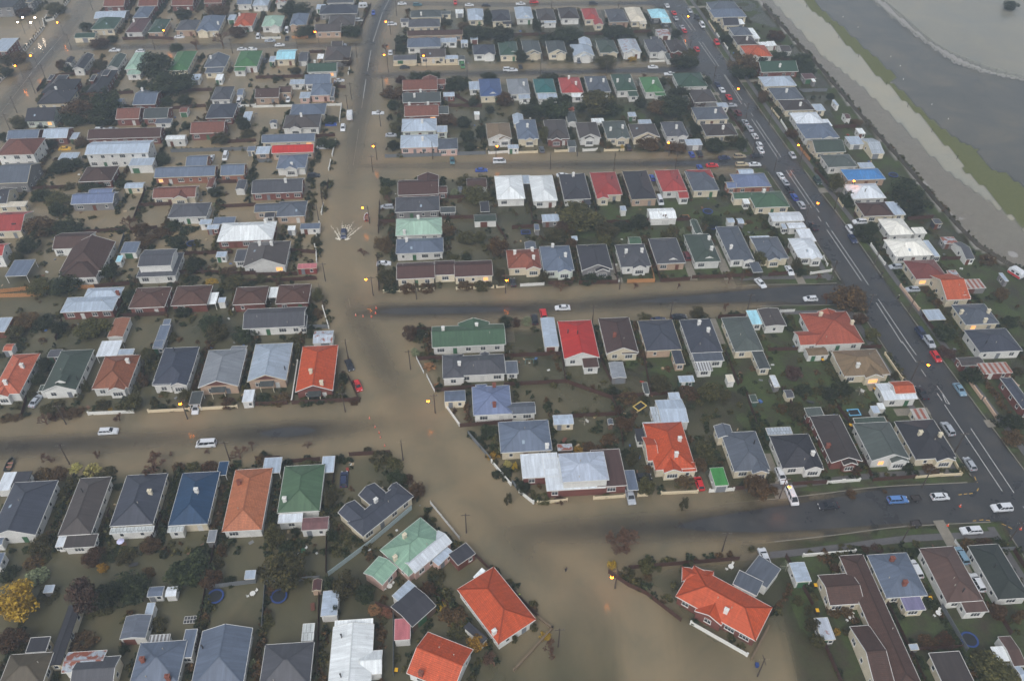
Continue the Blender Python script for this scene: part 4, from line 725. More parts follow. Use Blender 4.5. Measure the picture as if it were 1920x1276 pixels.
TREES = [('g', -206.04, 397.9, 4.87, 4.45),('r', -192.41, 378.23, 7.49, 4.27),('g', -189.07, 385.51, 5.07, 2.9),('g', -165.18, 416.52, 7.37, 4.43),('r', -147.33, 416.31, 12.02, 5.86),('r', -131.84, 393.71, 7.7, 4.37),('b', -147.39, 377.22, 6.22, 5.18),('b', -136.6, 382.2, 6.91, 5.75),('g', -155.31, 373.85, 5.26, 4.05),('g', -155.29, 346.86, 11.69, 10.6),('r', -199.97, 353.82, 4.17, 4.75),('g', -195.6, 351.19, 4.15, 3.45),('o', -183.32, 354.81, 6.56, 4.17),('g', -144.54, 333.17, 15.96, 7.18),('g', -158.93, 337.3, 4.6, 3.17),('g', -163.44, 311.42, 9.76, 11.55),('r', -172.82, 307.22, 11.27, 8.05),('g', -174.94, 304.69, 10.14, 5.38),('g', -164.18, 305.32, 11.75, 6.08),('o', -194.59, 299.86, 5.83, 5.07),('g', -186.1, 300.18, 4.24, 2.02),('g', -176.08, 284.97, 4.61, 3.18),('r', -165.16, 286.11, 4.36, 3.54),('g', -162.72, 267.49, 9.35, 4.21),('g', -143.59, 321.24, 4.44, 3.03),('g', -135.64, 320.26, 4.98, 4.68),('o', -112.39, 288.9, 5.66, 4.86),('g', -106.4, 299.98, 4.76, 5.03),('o', -103.26, 294.65, 4.7, 2.62),('o', -134.26, 296.43, 5.25, 2.51),('g', -129.06, 300.3, 3.18, 3.17),('g', -129.65, 273.67, 4.48, 4.16),('g', -194.99, 288.41, 3.1, 4.24),('g', -142.3, 367.68, 3.06, 1.88),('g', -221.17, 346.89, 5.29, 3.78),('r', -222.67, 361.57, 8.46, 4.51),('g', -178.52, 331.79, 4.55, 3.14),('o', -226.12, 357.67, 4.81, 5.31),('o', -230.83, 420.82, 10.15, 4.57),('r', -245.09, 417.67, 7.42, 3.34),('g', -110.38, 421.51, 13.19, 5.94),('g', -99.49, 394.39, 9.65, 4.34),('g', -78.46, 394.97, 8.34, 4.87),('o', -96.16, 351.71, 4.14, 3.4),('r', -75.12, 360.48, 4.21, 4.12),('g', -102.75, 346.2, 4.09, 2.08),('b', -59.17, 375.24, 3.71, 5.07),('m', -48.95, 343.2, 4.35, 3.23),('g', -42.39, 347.27, 6.72, 3.02),('g', -36.14, 347.58, 7.01, 3.16),('r', -51.03, 329.89, 9.0, 4.05),('g', -49.54, 317.95, 4.12, 4.25),('o', -46.21, 298.81, 4.73, 4.4),('g', -49.83, 309.23, 2.16, 2.95),('g', -26.69, 335.85, 4.56, 3.09),('g', -16.74, 322.07, 3.88, 3.76),('g', -11.07, 347.95, 5.84, 2.63),('g', -13.28, 409.04, 3.94, 8.1),('r', -24.97, 405.25, 5.23, 2.95),('g', -17.67, 393.79, 12.15, 5.47),('g', -6.01, 390.27, 9.76, 7.13),('r', -26.47, 305.52, 7.46, 3.61),('g', -19.73, 304.01, 5.84, 4.11),('g', -17.39, 292.99, 5.18, 3.57),('g', -53.14, 385.17, 5.67, 4.7),('g', -13.0, 293.6, 3.64, 5.27),('g', -16.77, 284.51, 4.57, 3.08),('g', -24.31, 339.68, 9.83, 4.42),('g', -72.73, 306.22, 4.82, 2.7),('r', -3.93, 322.95, 6.31, 5.48),('g', -9.69, 316.06, 3.28, 3.26),('g', -71.29, 287.12, 7.2, 3.24),('g', -45.84, 284.81, 3.82, 3.93),('g', -33.44, 410.05, 4.62, 2.44),('g', -52.33, 376.84, 3.1, 3.23),('g', 10.86, 398.64, 4.19, 7.3),('g', 25.84, 391.4, 12.15, 5.47),('g', 49.16, 393.18, 12.71, 5.72),('g', 47.08, 413.18, 3.97, 3.31),('g', 77.32, 395.46, 4.48, 3.72),('g', 18.68, 385.63, 10.74, 4.83),('g', 65.1, 394.88, 3.2, 3.34),('g', 2.77, 366.49, 5.15, 5.23),('o', 25.51, 370.7, 3.06, 5.17),('g', 35.33, 368.03, 2.74, 2.58),('o', 41.39, 362.74, 9.04, 4.07),('y', 53.83, 368.68, 3.65, 2.02),('o', 79.75, 366.88, 6.65, 6.14),('g', 76.27, 362.27, 11.18, 5.03),('g', 15.19, 344.76, 8.43, 3.79),('r', 21.32, 348.33, 3.51, 1.91),('g', 29.33, 345.4, 2.32, 2.54),('o', 33.74, 315.37, 11.12, 9.9),('g', 39.66, 314.42, 7.05, 5.7),('g', 6.72, 314.29, 8.4, 5.27),('g', 15.81, 314.67, 12.54, 5.64),('g', 20.94, 325.7, 5.57, 3.28),('g', 52.6, 322.41, 4.97, 3.42),('r', 58.81, 317.31, 7.63, 4.36),('g', 65.56, 317.31, 12.54, 5.64),('g', 69.35, 329.94, 8.95, 4.82),('g', 64.28, 342.31, 3.46, 4.09),('g', 82.84, 341.48, 4.02, 4.55),('b', 56.89, 350.14, 2.93, 2.4),('o', 11.57, 290.73, 3.35, 7.03),('g', 34.22, 298.45, 2.62, 3.29),('o', 36.77, 288.98, 2.82, 2.26),('y', 41.54, 286.59, 1.53, 2.39),('g', 71.31, 299.51, 4.2, 3.97),('o', 84.45, 292.36, 4.64, 3.16),('g', 87.08, 286.99, 4.07, 5.0),('g', 100.64, 389.88, 5.69, 3.37),('r', 101.88, 357.23, 11.23, 7.32),('g', 111.63, 368.91, 6.06, 3.38),('g', 100.25, 351.12, 8.77, 5.3),('r', 103.74, 326.62, 4.12, 5.56),('r', 52.12, 288.16, 8.23, 3.7),('r', 61.75, 285.33, 6.62, 2.98),('g', 77.0, 287.0, 8.19, 3.69),('g', 56.92, 305.66, 3.2, 2.58),('m', 76.37, 323.88, 6.64, 2.99),('g', 27.74, 318.21, 4.38, 3.55),('g', 57.46, 304.64, 3.72, 4.79),('r', 124.44, 392.36, 7.6, 4.98),('g', 121.99, 369.28, 7.88, 3.55),('g', 129.0, 362.93, 9.56, 5.33),('g', 133.15, 330.55, 2.81, 2.91),('r', 137.49, 308.42, 4.27, 2.3),('r', 108.55, 297.02, 4.69, 3.21),('g', 121.85, 272.98, 3.94, 1.83),('g', 255.68, 436.3, 7.51, 4.28),('g', 130.04, 356.95, 8.27, 3.72),('m', 121.8, 364.5, 7.21, 3.25),('o', -157.42, 255.84, 4.29, 2.1),('g', -163.24, 248.5, 6.54, 3.67),('o', -157.27, 246.26, 7.42, 3.34),('g', -154.24, 239.16, 5.47, 3.85),('g', -139.3, 257.75, 5.74, 2.58),('g', -148.62, 254.38, 7.15, 3.22),('r', -155.38, 227.34, 8.37, 5.66),('g', -154.48, 226.6, 5.73, 4.06),('g', -146.44, 228.0, 8.64, 3.89),('g', -154.61, 217.59, 5.37, 5.02),('o', -155.68, 211.31, 3.38, 4.16),('g', -148.3, 217.56, 2.58, 1.55),('g', -143.45, 216.17, 3.43, 1.54),('b', -127.45, 231.28, 4.46, 4.06),('g', -129.56, 229.39, 4.01, 1.8),('o', -126.31, 241.26, 2.75, 1.4),('r', -114.81, 227.85, 5.74, 2.58),('g', -113.06, 230.81, 4.9, 2.84),('o', -111.05, 234.28, 3.15, 2.5),('g', -107.81, 229.32, 4.88, 2.3),('g', -107.99, 220.49, 5.62, 3.93),('r', -120.72, 225.21, 4.39, 5.79),('r', -118.71, 221.31, 6.5, 3.1),('o', -127.42, 205.54, 3.74, 3.45),('g', -123.63, 204.48, 4.55, 4.09),('g', -126.89, 212.21, 2.97, 1.34),('g', -124.24, 210.26, 3.37, 1.66),('o', -142.34, 196.87, 6.91, 3.11),('g', -135.05, 198.66, 8.99, 4.05),('g', -98.93, 207.89, 5.84, 4.09),('g', -98.68, 201.88, 4.1, 1.85),('r', -88.34, 206.33, 4.99, 2.25),('g', -93.96, 206.02, 2.91, 1.31),('y', -92.13, 201.7, 3.29, 1.48),('o', -84.52, 200.47, 6.14, 2.76),('o', -113.74, 250.68, 2.35, 1.87),('g', -104.33, 251.36, 4.23, 3.91),('p', -102.17, 244.97, 2.78, 1.67),('b', -122.12, 188.22, 4.73, 2.13),('b', -117.67, 191.42, 1.99, 1.57),('r', -140.1, 181.74, 6.57, 2.95),('g', -134.65, 181.42, 5.79, 2.61),('g', -128.8, 177.96, 3.44, 3.64),('o', -140.2, 175.84, 4.55, 3.58),('o', -118.24, 176.77, 7.96, 5.12),('g', -113.36, 192.11, 3.99, 4.11),('g', -96.09, 186.24, 4.3, 2.89),('g', -86.29, 180.87, 5.76, 4.03),('o', -83.13, 176.54, 5.68, 4.75),('g', -75.79, 176.95, 6.6, 2.97),('o', -96.61, 175.77, 3.79, 2.3),('g', -80.08, 201.31, 3.44, 1.55),('g', -73.11, 261.93, 3.38, 1.52),('g', -67.78, 258.55, 2.63, 2.09),('o', -66.04, 250.48, 2.34, 5.15),('g', -69.59, 227.55, 2.65, 1.19),('o', -64.07, 222.43, 2.61, 3.63),('g', -75.73, 224.27, 1.75, 3.48),('o', -63.99, 212.82, 2.12, 1.15),('o', -69.54, 220.16, 3.24, 1.46),('o', -76.88, 201.9, 2.87, 3.52),('o', -57.64, 193.06, 2.8, 4.73),('r', -56.92, 186.43, 3.33, 2.36),('g', -59.15, 185.99, 1.96, 4.04),('o', -61.05, 175.97, 3.03, 1.69),('g', -57.44, 177.28, 2.28, 2.54),('o', -72.81, 190.86, 2.38, 2.87),('g', -45.23, 259.61, 5.02, 2.32),('o', -44.78, 253.0, 3.77, 2.99),('b', -43.06, 247.69, 3.25, 1.48),('r', -42.09, 221.42, 5.62, 3.37),('r', -40.04, 219.85, 4.31, 1.94),('b', -47.61, 216.36, 3.63, 2.33),('o', -38.27, 202.35, 4.91, 4.89),('g', -37.03, 199.24, 4.47, 2.01),('r', -21.8, 228.23, 4.84, 3.55),('p', -20.53, 252.19, 2.82, 2.79),('o', -13.05, 250.1, 8.65, 3.89),('o', -17.45, 261.4, 5.78, 2.6),('o', -11.7, 261.72, 5.79, 2.6),('o', -15.03, 224.52, 4.79, 3.24),('o', -11.13, 225.06, 3.93, 3.09),('r', -4.86, 216.77, 5.54, 6.46),('o', -18.7, 215.7, 2.56, 1.48),('g', -14.64, 215.52, 2.98, 1.81),('r', -28.94, 176.53, 3.6, 4.65),('g', -25.65, 177.93, 4.58, 2.06),('g', -1.85, 182.41, 3.62, 3.41),('o', -3.78, 202.15, 2.87, 5.88),('r', -31.51, 198.87, 4.89, 2.2),('r', -26.07, 199.21, 4.48, 2.02),('r', -14.35, 200.35, 4.49, 2.02),('o', -8.86, 200.63, 4.91, 2.21),('o', 21.77, 234.44, 12.94, 5.82),('o', 13.98, 226.65, 6.57, 2.95),('o', 30.59, 229.04, 7.05, 3.17),('o', 29.63, 222.73, 4.33, 3.94),('g', 41.98, 234.35, 6.69, 3.14),('b', 49.42, 236.83, 4.05, 3.73),('o', 51.34, 228.74, 5.29, 2.38),('o', 43.92, 227.05, 3.07, 1.38),('r', 18.97, 221.45, 3.03, 3.44),('p', 49.13, 249.53, 2.1, 2.48),('r', 60.12, 232.42, 4.01, 1.8),('g', 66.9, 235.89, 5.85, 2.63),('g', 65.25, 229.8, 3.53, 1.73),('o', 9.86, 202.87, 2.46, 5.04),('g', 16.91, 203.05, 2.87, 1.29),('b', 14.66, 198.95, 4.45, 2.98),('b', 37.09, 200.05, 2.84, 2.23),('b', 50.38, 200.5, 1.63, 2.3),('b', 66.51, 203.51, 2.05, 3.65),('b', 70.24, 202.77, 1.64, 3.82),('o', 54.06, 187.25, 3.51, 3.51),('p', 4.32, 184.17, 3.3, 1.57),('r', 1.11, 182.63, 2.32, 3.35),('o', 38.84, 186.54, 3.51, 1.58),('g', 55.9, 185.69, 3.5, 1.58),('b', 62.96, 189.83, 1.58, 3.24),('o', 77.94, 213.1, 3.79, 4.52),('o', 76.75, 225.86, 2.62, 2.59),('g', 74.73, 254.38, 2.83, 1.27),('p', 55.77, 229.14, 1.77, 2.98),('o', 84.25, 233.5, 1.96, 2.4),('r', 79.8, 236.71, 2.25, 1.25),('g', 26.06, 234.0, 6.24, 3.31),('g', 23.62, 238.22, 4.52, 3.57),('g', 37.17, 232.84, 5.35, 2.41),('r', 17.68, 231.34, 6.66, 3.0),('g', 23.49, 203.76, 5.36, 2.41),('g', 28.32, 204.69, 4.13, 1.86),('o', 114.07, 257.39, 4.73, 6.49),('g', 117.72, 250.88, 3.26, 3.67),('g', 138.37, 255.65, 9.85, 4.69),('g', 136.81, 246.1, 11.49, 5.17),('g', 114.82, 229.97, 4.4, 3.49),('g', 118.87, 231.58, 4.42, 3.51),('g', 117.01, 226.58, 5.24, 2.36),('g', 116.14, 247.56, 3.69, 2.94),('r', 99.59, 192.56, 9.07, 6.15),('b', 93.94, 193.95, 3.58, 3.8),('o', 102.44, 191.12, 4.34, 2.43),('o', 102.22, 178.27, 4.17, 3.08),('g', 123.09, 178.84, 5.3, 3.51),('r', 146.89, 196.53, 3.6, 3.8),('o', 88.78, 210.2, 2.92, 4.33),('b', 94.09, 205.43, 2.88, 1.77),('r', 91.31, 253.74, 2.82, 1.27),('o', 85.64, 229.03, 2.64, 1.56),('g', 144.35, 184.16, 3.47, 3.2),('r', 151.0, 215.6, 5.07, 2.28),('r', 101.05, 184.92, 3.87, 3.04),('g', 89.85, 208.35, 3.74, 1.93),('g', -126.09, 162.44, 3.63, 4.22),('g', -125.64, 157.58, 2.86, 3.15),('o', -125.83, 152.88, 2.11, 2.56),('p', -126.5, 151.71, 1.76, 0.93),('o', -117.92, 147.49, 5.34, 2.4),('b', -117.77, 142.88, 3.06, 3.29),('r', -115.77, 146.0, 4.13, 1.86),('r', -112.16, 146.39, 4.13, 1.86),('o', -112.37, 155.07, 2.13, 4.42),('o', -113.35, 152.0, 2.11, 1.88),('o', -105.78, 149.1, 3.47, 2.04),('y', -103.67, 148.21, 1.21, 0.72),('o', -101.14, 148.94, 2.78, 1.49),('o', -97.41, 148.53, 4.15, 4.65),('r', -97.78, 157.32, 2.5, 4.77),('o', -99.09, 166.24, 2.94, 5.15),('b', -99.88, 144.4, 3.07, 2.42),('o', -92.63, 149.83, 2.09, 2.58),('o', -91.47, 153.73, 2.47, 1.11),('g', -89.66, 148.5, 2.08, 0.94),('g', -87.53, 148.56, 1.91, 0.86),('o', -92.17, 148.19, 1.73, 0.78),('r', -83.99, 156.17, 1.78, 1.87),('o', -84.81, 151.77, 3.5, 3.23),('r', -73.66, 150.45, 3.84, 1.73),('b', -111.77, 130.71, 3.25, 1.68),('b', -100.82, 131.81, 2.12, 2.35),('b', -86.95, 132.83, 2.29, 2.28),('b', -83.11, 133.06, 1.64, 1.07),('b', -74.07, 133.69, 1.97, 1.57),('b', -66.11, 132.23, 3.91, 2.18),('b', -63.71, 134.76, 2.27, 3.06),('py', -104.91, 128.4, 2.9, 1.4),('py', -100.35, 127.32, 3.85, 2.15),('o', -98.5, 126.07, 2.24, 1.77),('o', -96.37, 127.57, 3.21, 1.64),('r', -111.91, 126.2, 4.17, 1.88),('r', -107.87, 126.44, 4.17, 1.88),('o', -103.78, 123.59, 3.48, 2.31),('o', -104.11, 120.21, 2.5, 2.42),('b', -85.64, 128.04, 6.12, 2.75),('r', -80.04, 128.8, 2.58, 2.06),('o', -76.48, 128.55, 3.88, 1.74),('r', -72.69, 128.79, 3.88, 1.75),('o', -79.39, 120.69, 2.19, 1.3),('g', -92.6, 122.93, 2.21, 1.76),('r', -128.78, 144.68, 3.09, 1.39),('r', -126.03, 144.95, 2.75, 1.24),('g', -85.2, 169.88, 2.23, 1.75),('p', -26.82, 170.12, 2.6, 2.55),('o', -24.3, 169.54, 2.41, 1.4),('ta', -22.43, 164.69, 3.1, 1.7),('ta', -19.86, 157.87, 1.78, 0.91),('g', -5.41, 140.78, 4.53, 2.04),('y', -4.41, 133.15, 2.78, 1.51),('p', -2.71, 134.74, 1.65, 1.84),('py', -0.8, 130.24, 2.07, 2.0),('g', -1.9, 127.79, 4.29, 1.93),('b', -50.36, 135.76, 2.31, 2.35),('o', -47.66, 152.63, 3.5, 1.58),('g', -53.37, 151.35, 3.49, 1.57),('g', -50.48, 151.7, 3.15, 1.42),('g', -64.57, 151.68, 4.21, 1.89),('r', -60.24, 151.89, 4.56, 2.05),('g', -44.94, 158.73, 2.15, 4.17),('r', -40.89, 151.76, 2.8, 1.26),('g', -54.3, 129.97, 2.91, 1.86),('o', -49.2, 129.78, 3.72, 1.68),('o', -46.59, 130.07, 1.62, 1.56),('r', -60.46, 131.07, 2.6, 2.57),('o', -31.83, 132.42, 4.58, 2.06),('o', -27.99, 130.11, 3.88, 2.16),('g', -27.16, 125.62, 3.81, 2.63),('o', -41.61, 118.74, 3.41, 4.05),('r', -22.09, 121.22, 3.44, 4.37),('r', -24.64, 125.67, 2.54, 2.09),('o', -0.55, 119.44, 1.68, 4.02),('o', 39.47, 157.26, 4.96, 3.43),('r', 47.02, 154.95, 4.92, 2.22),('o', 52.0, 154.19, 4.91, 4.37),('o', 56.05, 154.28, 3.51, 2.29),('g', 27.0, 154.61, 2.47, 3.45),('r', 19.36, 136.07, 3.95, 1.78),('y', 16.54, 135.39, 2.31, 1.04),('o', 29.49, 131.23, 2.92, 3.87),('r', 27.6, 147.76, 2.06, 3.64),('r', 28.53, 142.85, 4.05, 3.25),('o', 34.85, 153.12, 2.1, 1.67),('o', 31.66, 122.98, 3.61, 4.47),('o', 39.98, 118.32, 1.85, 4.26),('r', 57.25, 122.27, 5.43, 5.18),('o', 7.44, 120.27, 3.11, 2.09),('r', 11.5, 120.1, 2.49, 1.12),('g', 2.94, 122.84, 2.83, 2.86),('y', 0.88, 129.6, 1.29, 2.58),('o', 47.43, 135.4, 4.92, 2.5),('o', 49.2, 132.82, 1.96, 1.58),('r', 41.46, 126.0, 4.12, 1.89),('g', 12.37, 134.32, 2.62, 1.18),('r', 45.21, 128.93, 2.89, 4.79),('g', 28.07, 134.3, 1.97, 2.59),('r', 24.69, 138.68, 3.66, 1.95),('g', 61.18, 155.99, 2.47, 1.95),('r', 30.44, 153.13, 4.56, 2.05),('m', 76.07, 162.28, 4.32, 2.68),('g', 77.55, 156.44, 4.25, 1.91),('o', 81.57, 156.55, 2.83, 1.27),('g', 83.95, 155.36, 4.92, 2.22),('g', 88.28, 157.57, 5.33, 2.4),('o', 72.33, 145.95, 3.41, 6.01),('r', 69.91, 149.3, 2.42, 2.86),('g', 85.85, 151.51, 1.39, 0.86),('o', 103.43, 161.96, 2.16, 2.63),('o', 125.13, 171.34, 2.6, 2.04),('g', 123.37, 160.95, 4.65, 4.78),('g', 125.05, 145.61, 3.74, 2.49),('g', 128.25, 144.89, 4.2, 3.12),('r', 80.03, 122.54, 2.35, 1.06),('r', 88.2, 123.38, 1.1, 0.88),('o', 62.02, 126.39, 1.91, 3.45),('r', 61.89, 123.32, 2.51, 1.13),('r', 125.55, 139.69, 5.12, 2.54),('o', 80.9, 148.66, 3.1, 1.97),('o', 137.88, 164.05, 2.68, 2.37),('m', 121.33, 171.59, 4.45, 2.0),('r', 83.1, 129.21, 2.57, 2.05),('g', 95.86, 130.21, 2.58, 2.94),('r', 101.46, 129.84, 3.22, 1.45),('Y', -100.58, 91.27, 7.72, 6.69),('p', -100.75, 98.77, 4.01, 2.59),('m', -87.13, 91.47, 5.53, 8.96),('g', -83.01, 92.22, 4.17, 6.58),('g', -80.0, 95.06, 7.01, 4.0),('o', -85.65, 90.81, 3.32, 1.49),('g', -68.0, 99.16, 7.69, 4.32),('r', -63.47, 97.89, 4.27, 3.6),('o', -64.04, 101.86, 3.48, 1.95),('r', -63.0, 104.88, 2.06, 4.1),('g', -78.15, 111.33, 1.81, 3.31),('g', -75.75, 104.32, 1.76, 2.37),('r', -79.05, 106.26, 3.83, 3.13),('r', -90.3, 102.79, 3.78, 3.51),('y', -88.01, 101.0, 2.31, 1.88),('o', -83.73, 103.57, 4.1, 1.84),('g', -87.26, 103.76, 2.64, 1.19),('o', -102.7, 105.84, 4.12, 3.73),('r', -102.91, 102.37, 4.07, 2.41),('o', -101.35, 103.48, 2.05, 1.64),('g', -107.12, 99.29, 3.73, 2.57),('r', -77.91, 99.91, 2.88, 1.45),('o', -71.36, 87.63, 3.0, 2.55),('o', -62.99, 88.85, 2.47, 1.64),('r', -85.6, 83.34, 5.34, 2.4),('r', -98.45, 82.9, 4.8, 5.2),('g', -76.5, 82.07, 1.6, 3.19),('g', -65.74, 105.32, 1.47, 1.69),('p', -50.43, 79.65, 1.42, 2.11),('g', -59.81, 98.05, 2.57, 1.16),('o', -83.35, 90.9, 2.22, 2.29),('o', -96.92, 94.33, 3.93, 2.33),('o', -96.0, 82.06, 3.46, 1.56),('o', -52.02, 108.24, 3.86, 4.94),('g', -48.6, 106.2, 4.71, 2.12),('o', -47.91, 98.69, 7.67, 7.1),('o', -43.05, 99.16, 2.58, 1.72),('g', -48.14, 110.12, 1.8, 2.98),('g', -39.6, 108.99, 2.54, 3.9),('g', -39.4, 105.93, 1.62, 1.63),('o', -34.14, 95.79, 5.07, 5.52),('g', -30.06, 94.24, 3.92, 4.56),('g', -38.59, 97.66, 2.85, 2.48),('ta', -28.1, 91.7, 2.5, 1.19),('ta', -25.5, 90.81, 2.49, 1.19),('y', -14.16, 92.65, 2.23, 1.0),('r', -11.9, 90.14, 5.22, 2.35),('o', -10.25, 87.43, 4.35, 1.96),('y', -6.57, 83.82, 3.21, 3.09),('r', -17.28, 95.68, 3.1, 2.79),('o', -15.61, 99.41, 3.72, 1.71),('o', -49.47, 89.04, 1.37, 3.47),('b', -3.02, 79.94, 4.2, 3.58),('g', -27.1, 87.69, 1.09, 2.63),('o', -19.29, 114.91, 1.22, 2.57),('o', -53.72, 100.47, 1.73, 2.45),('g', -35.9, 90.51, 1.66, 3.98),('B', 25.6, 107.15, 7.19, 3.87),('y', 22.09, 102.44, 1.74, 2.56),('o', 25.09, 100.5, 2.87, 2.52),('o', 29.23, 101.65, 3.32, 3.92),('o', 32.0, 102.11, 1.74, 0.78),('o', 27.37, 98.64, 2.0, 1.76),('o', 4.81, 87.82, 1.64, 2.1),('o', 1.01, 84.98, 1.08, 2.73),('y', 7.24, 86.17, 2.16, 0.97),('b', 8.42, 82.23, 3.19, 3.67),('o', 44.76, 86.35, 1.35, 1.22),('o', 53.45, 107.1, 1.48, 1.24),('r', 29.56, 99.9, 2.01, 0.9),('p', 28.74, 96.79, 1.13, 1.53),('r', 78.51, 107.11, 1.92, 1.11),('m', 81.35, 107.41, 2.36, 1.06),('r', 70.44, 101.95, 1.73, 2.37),('r', 67.11, 92.02, 2.77, 1.88),('r', 69.42, 91.6, 2.21, 2.34),('o', 60.09, 93.91, 1.95, 3.12),('o', 61.77, 91.98, 1.66, 2.38),('o', 68.62, 87.52, 1.63, 1.39),('r', 84.45, 85.14, 3.49, 1.57),('r', 88.07, 85.45, 3.49, 1.57),('r', 101.72, 108.2, 3.55, 1.6),('r', 105.41, 108.5, 3.56, 1.6),('g', 108.91, 108.36, 3.55, 1.6),('o', 93.62, 80.86, 4.47, 2.01),('o', 94.74, 79.07, 7.04, 3.17),('r', 100.69, 91.56, 3.03, 2.88),('r', 104.27, 90.25, 2.03, 4.38),('g', 89.17, 106.56, 2.06, 1.22),('o', 61.46, 88.1, 2.72, 3.32),('o', 61.61, 84.62, 2.68, 3.31),('y', 66.58, 87.42, 1.36, 1.17)]

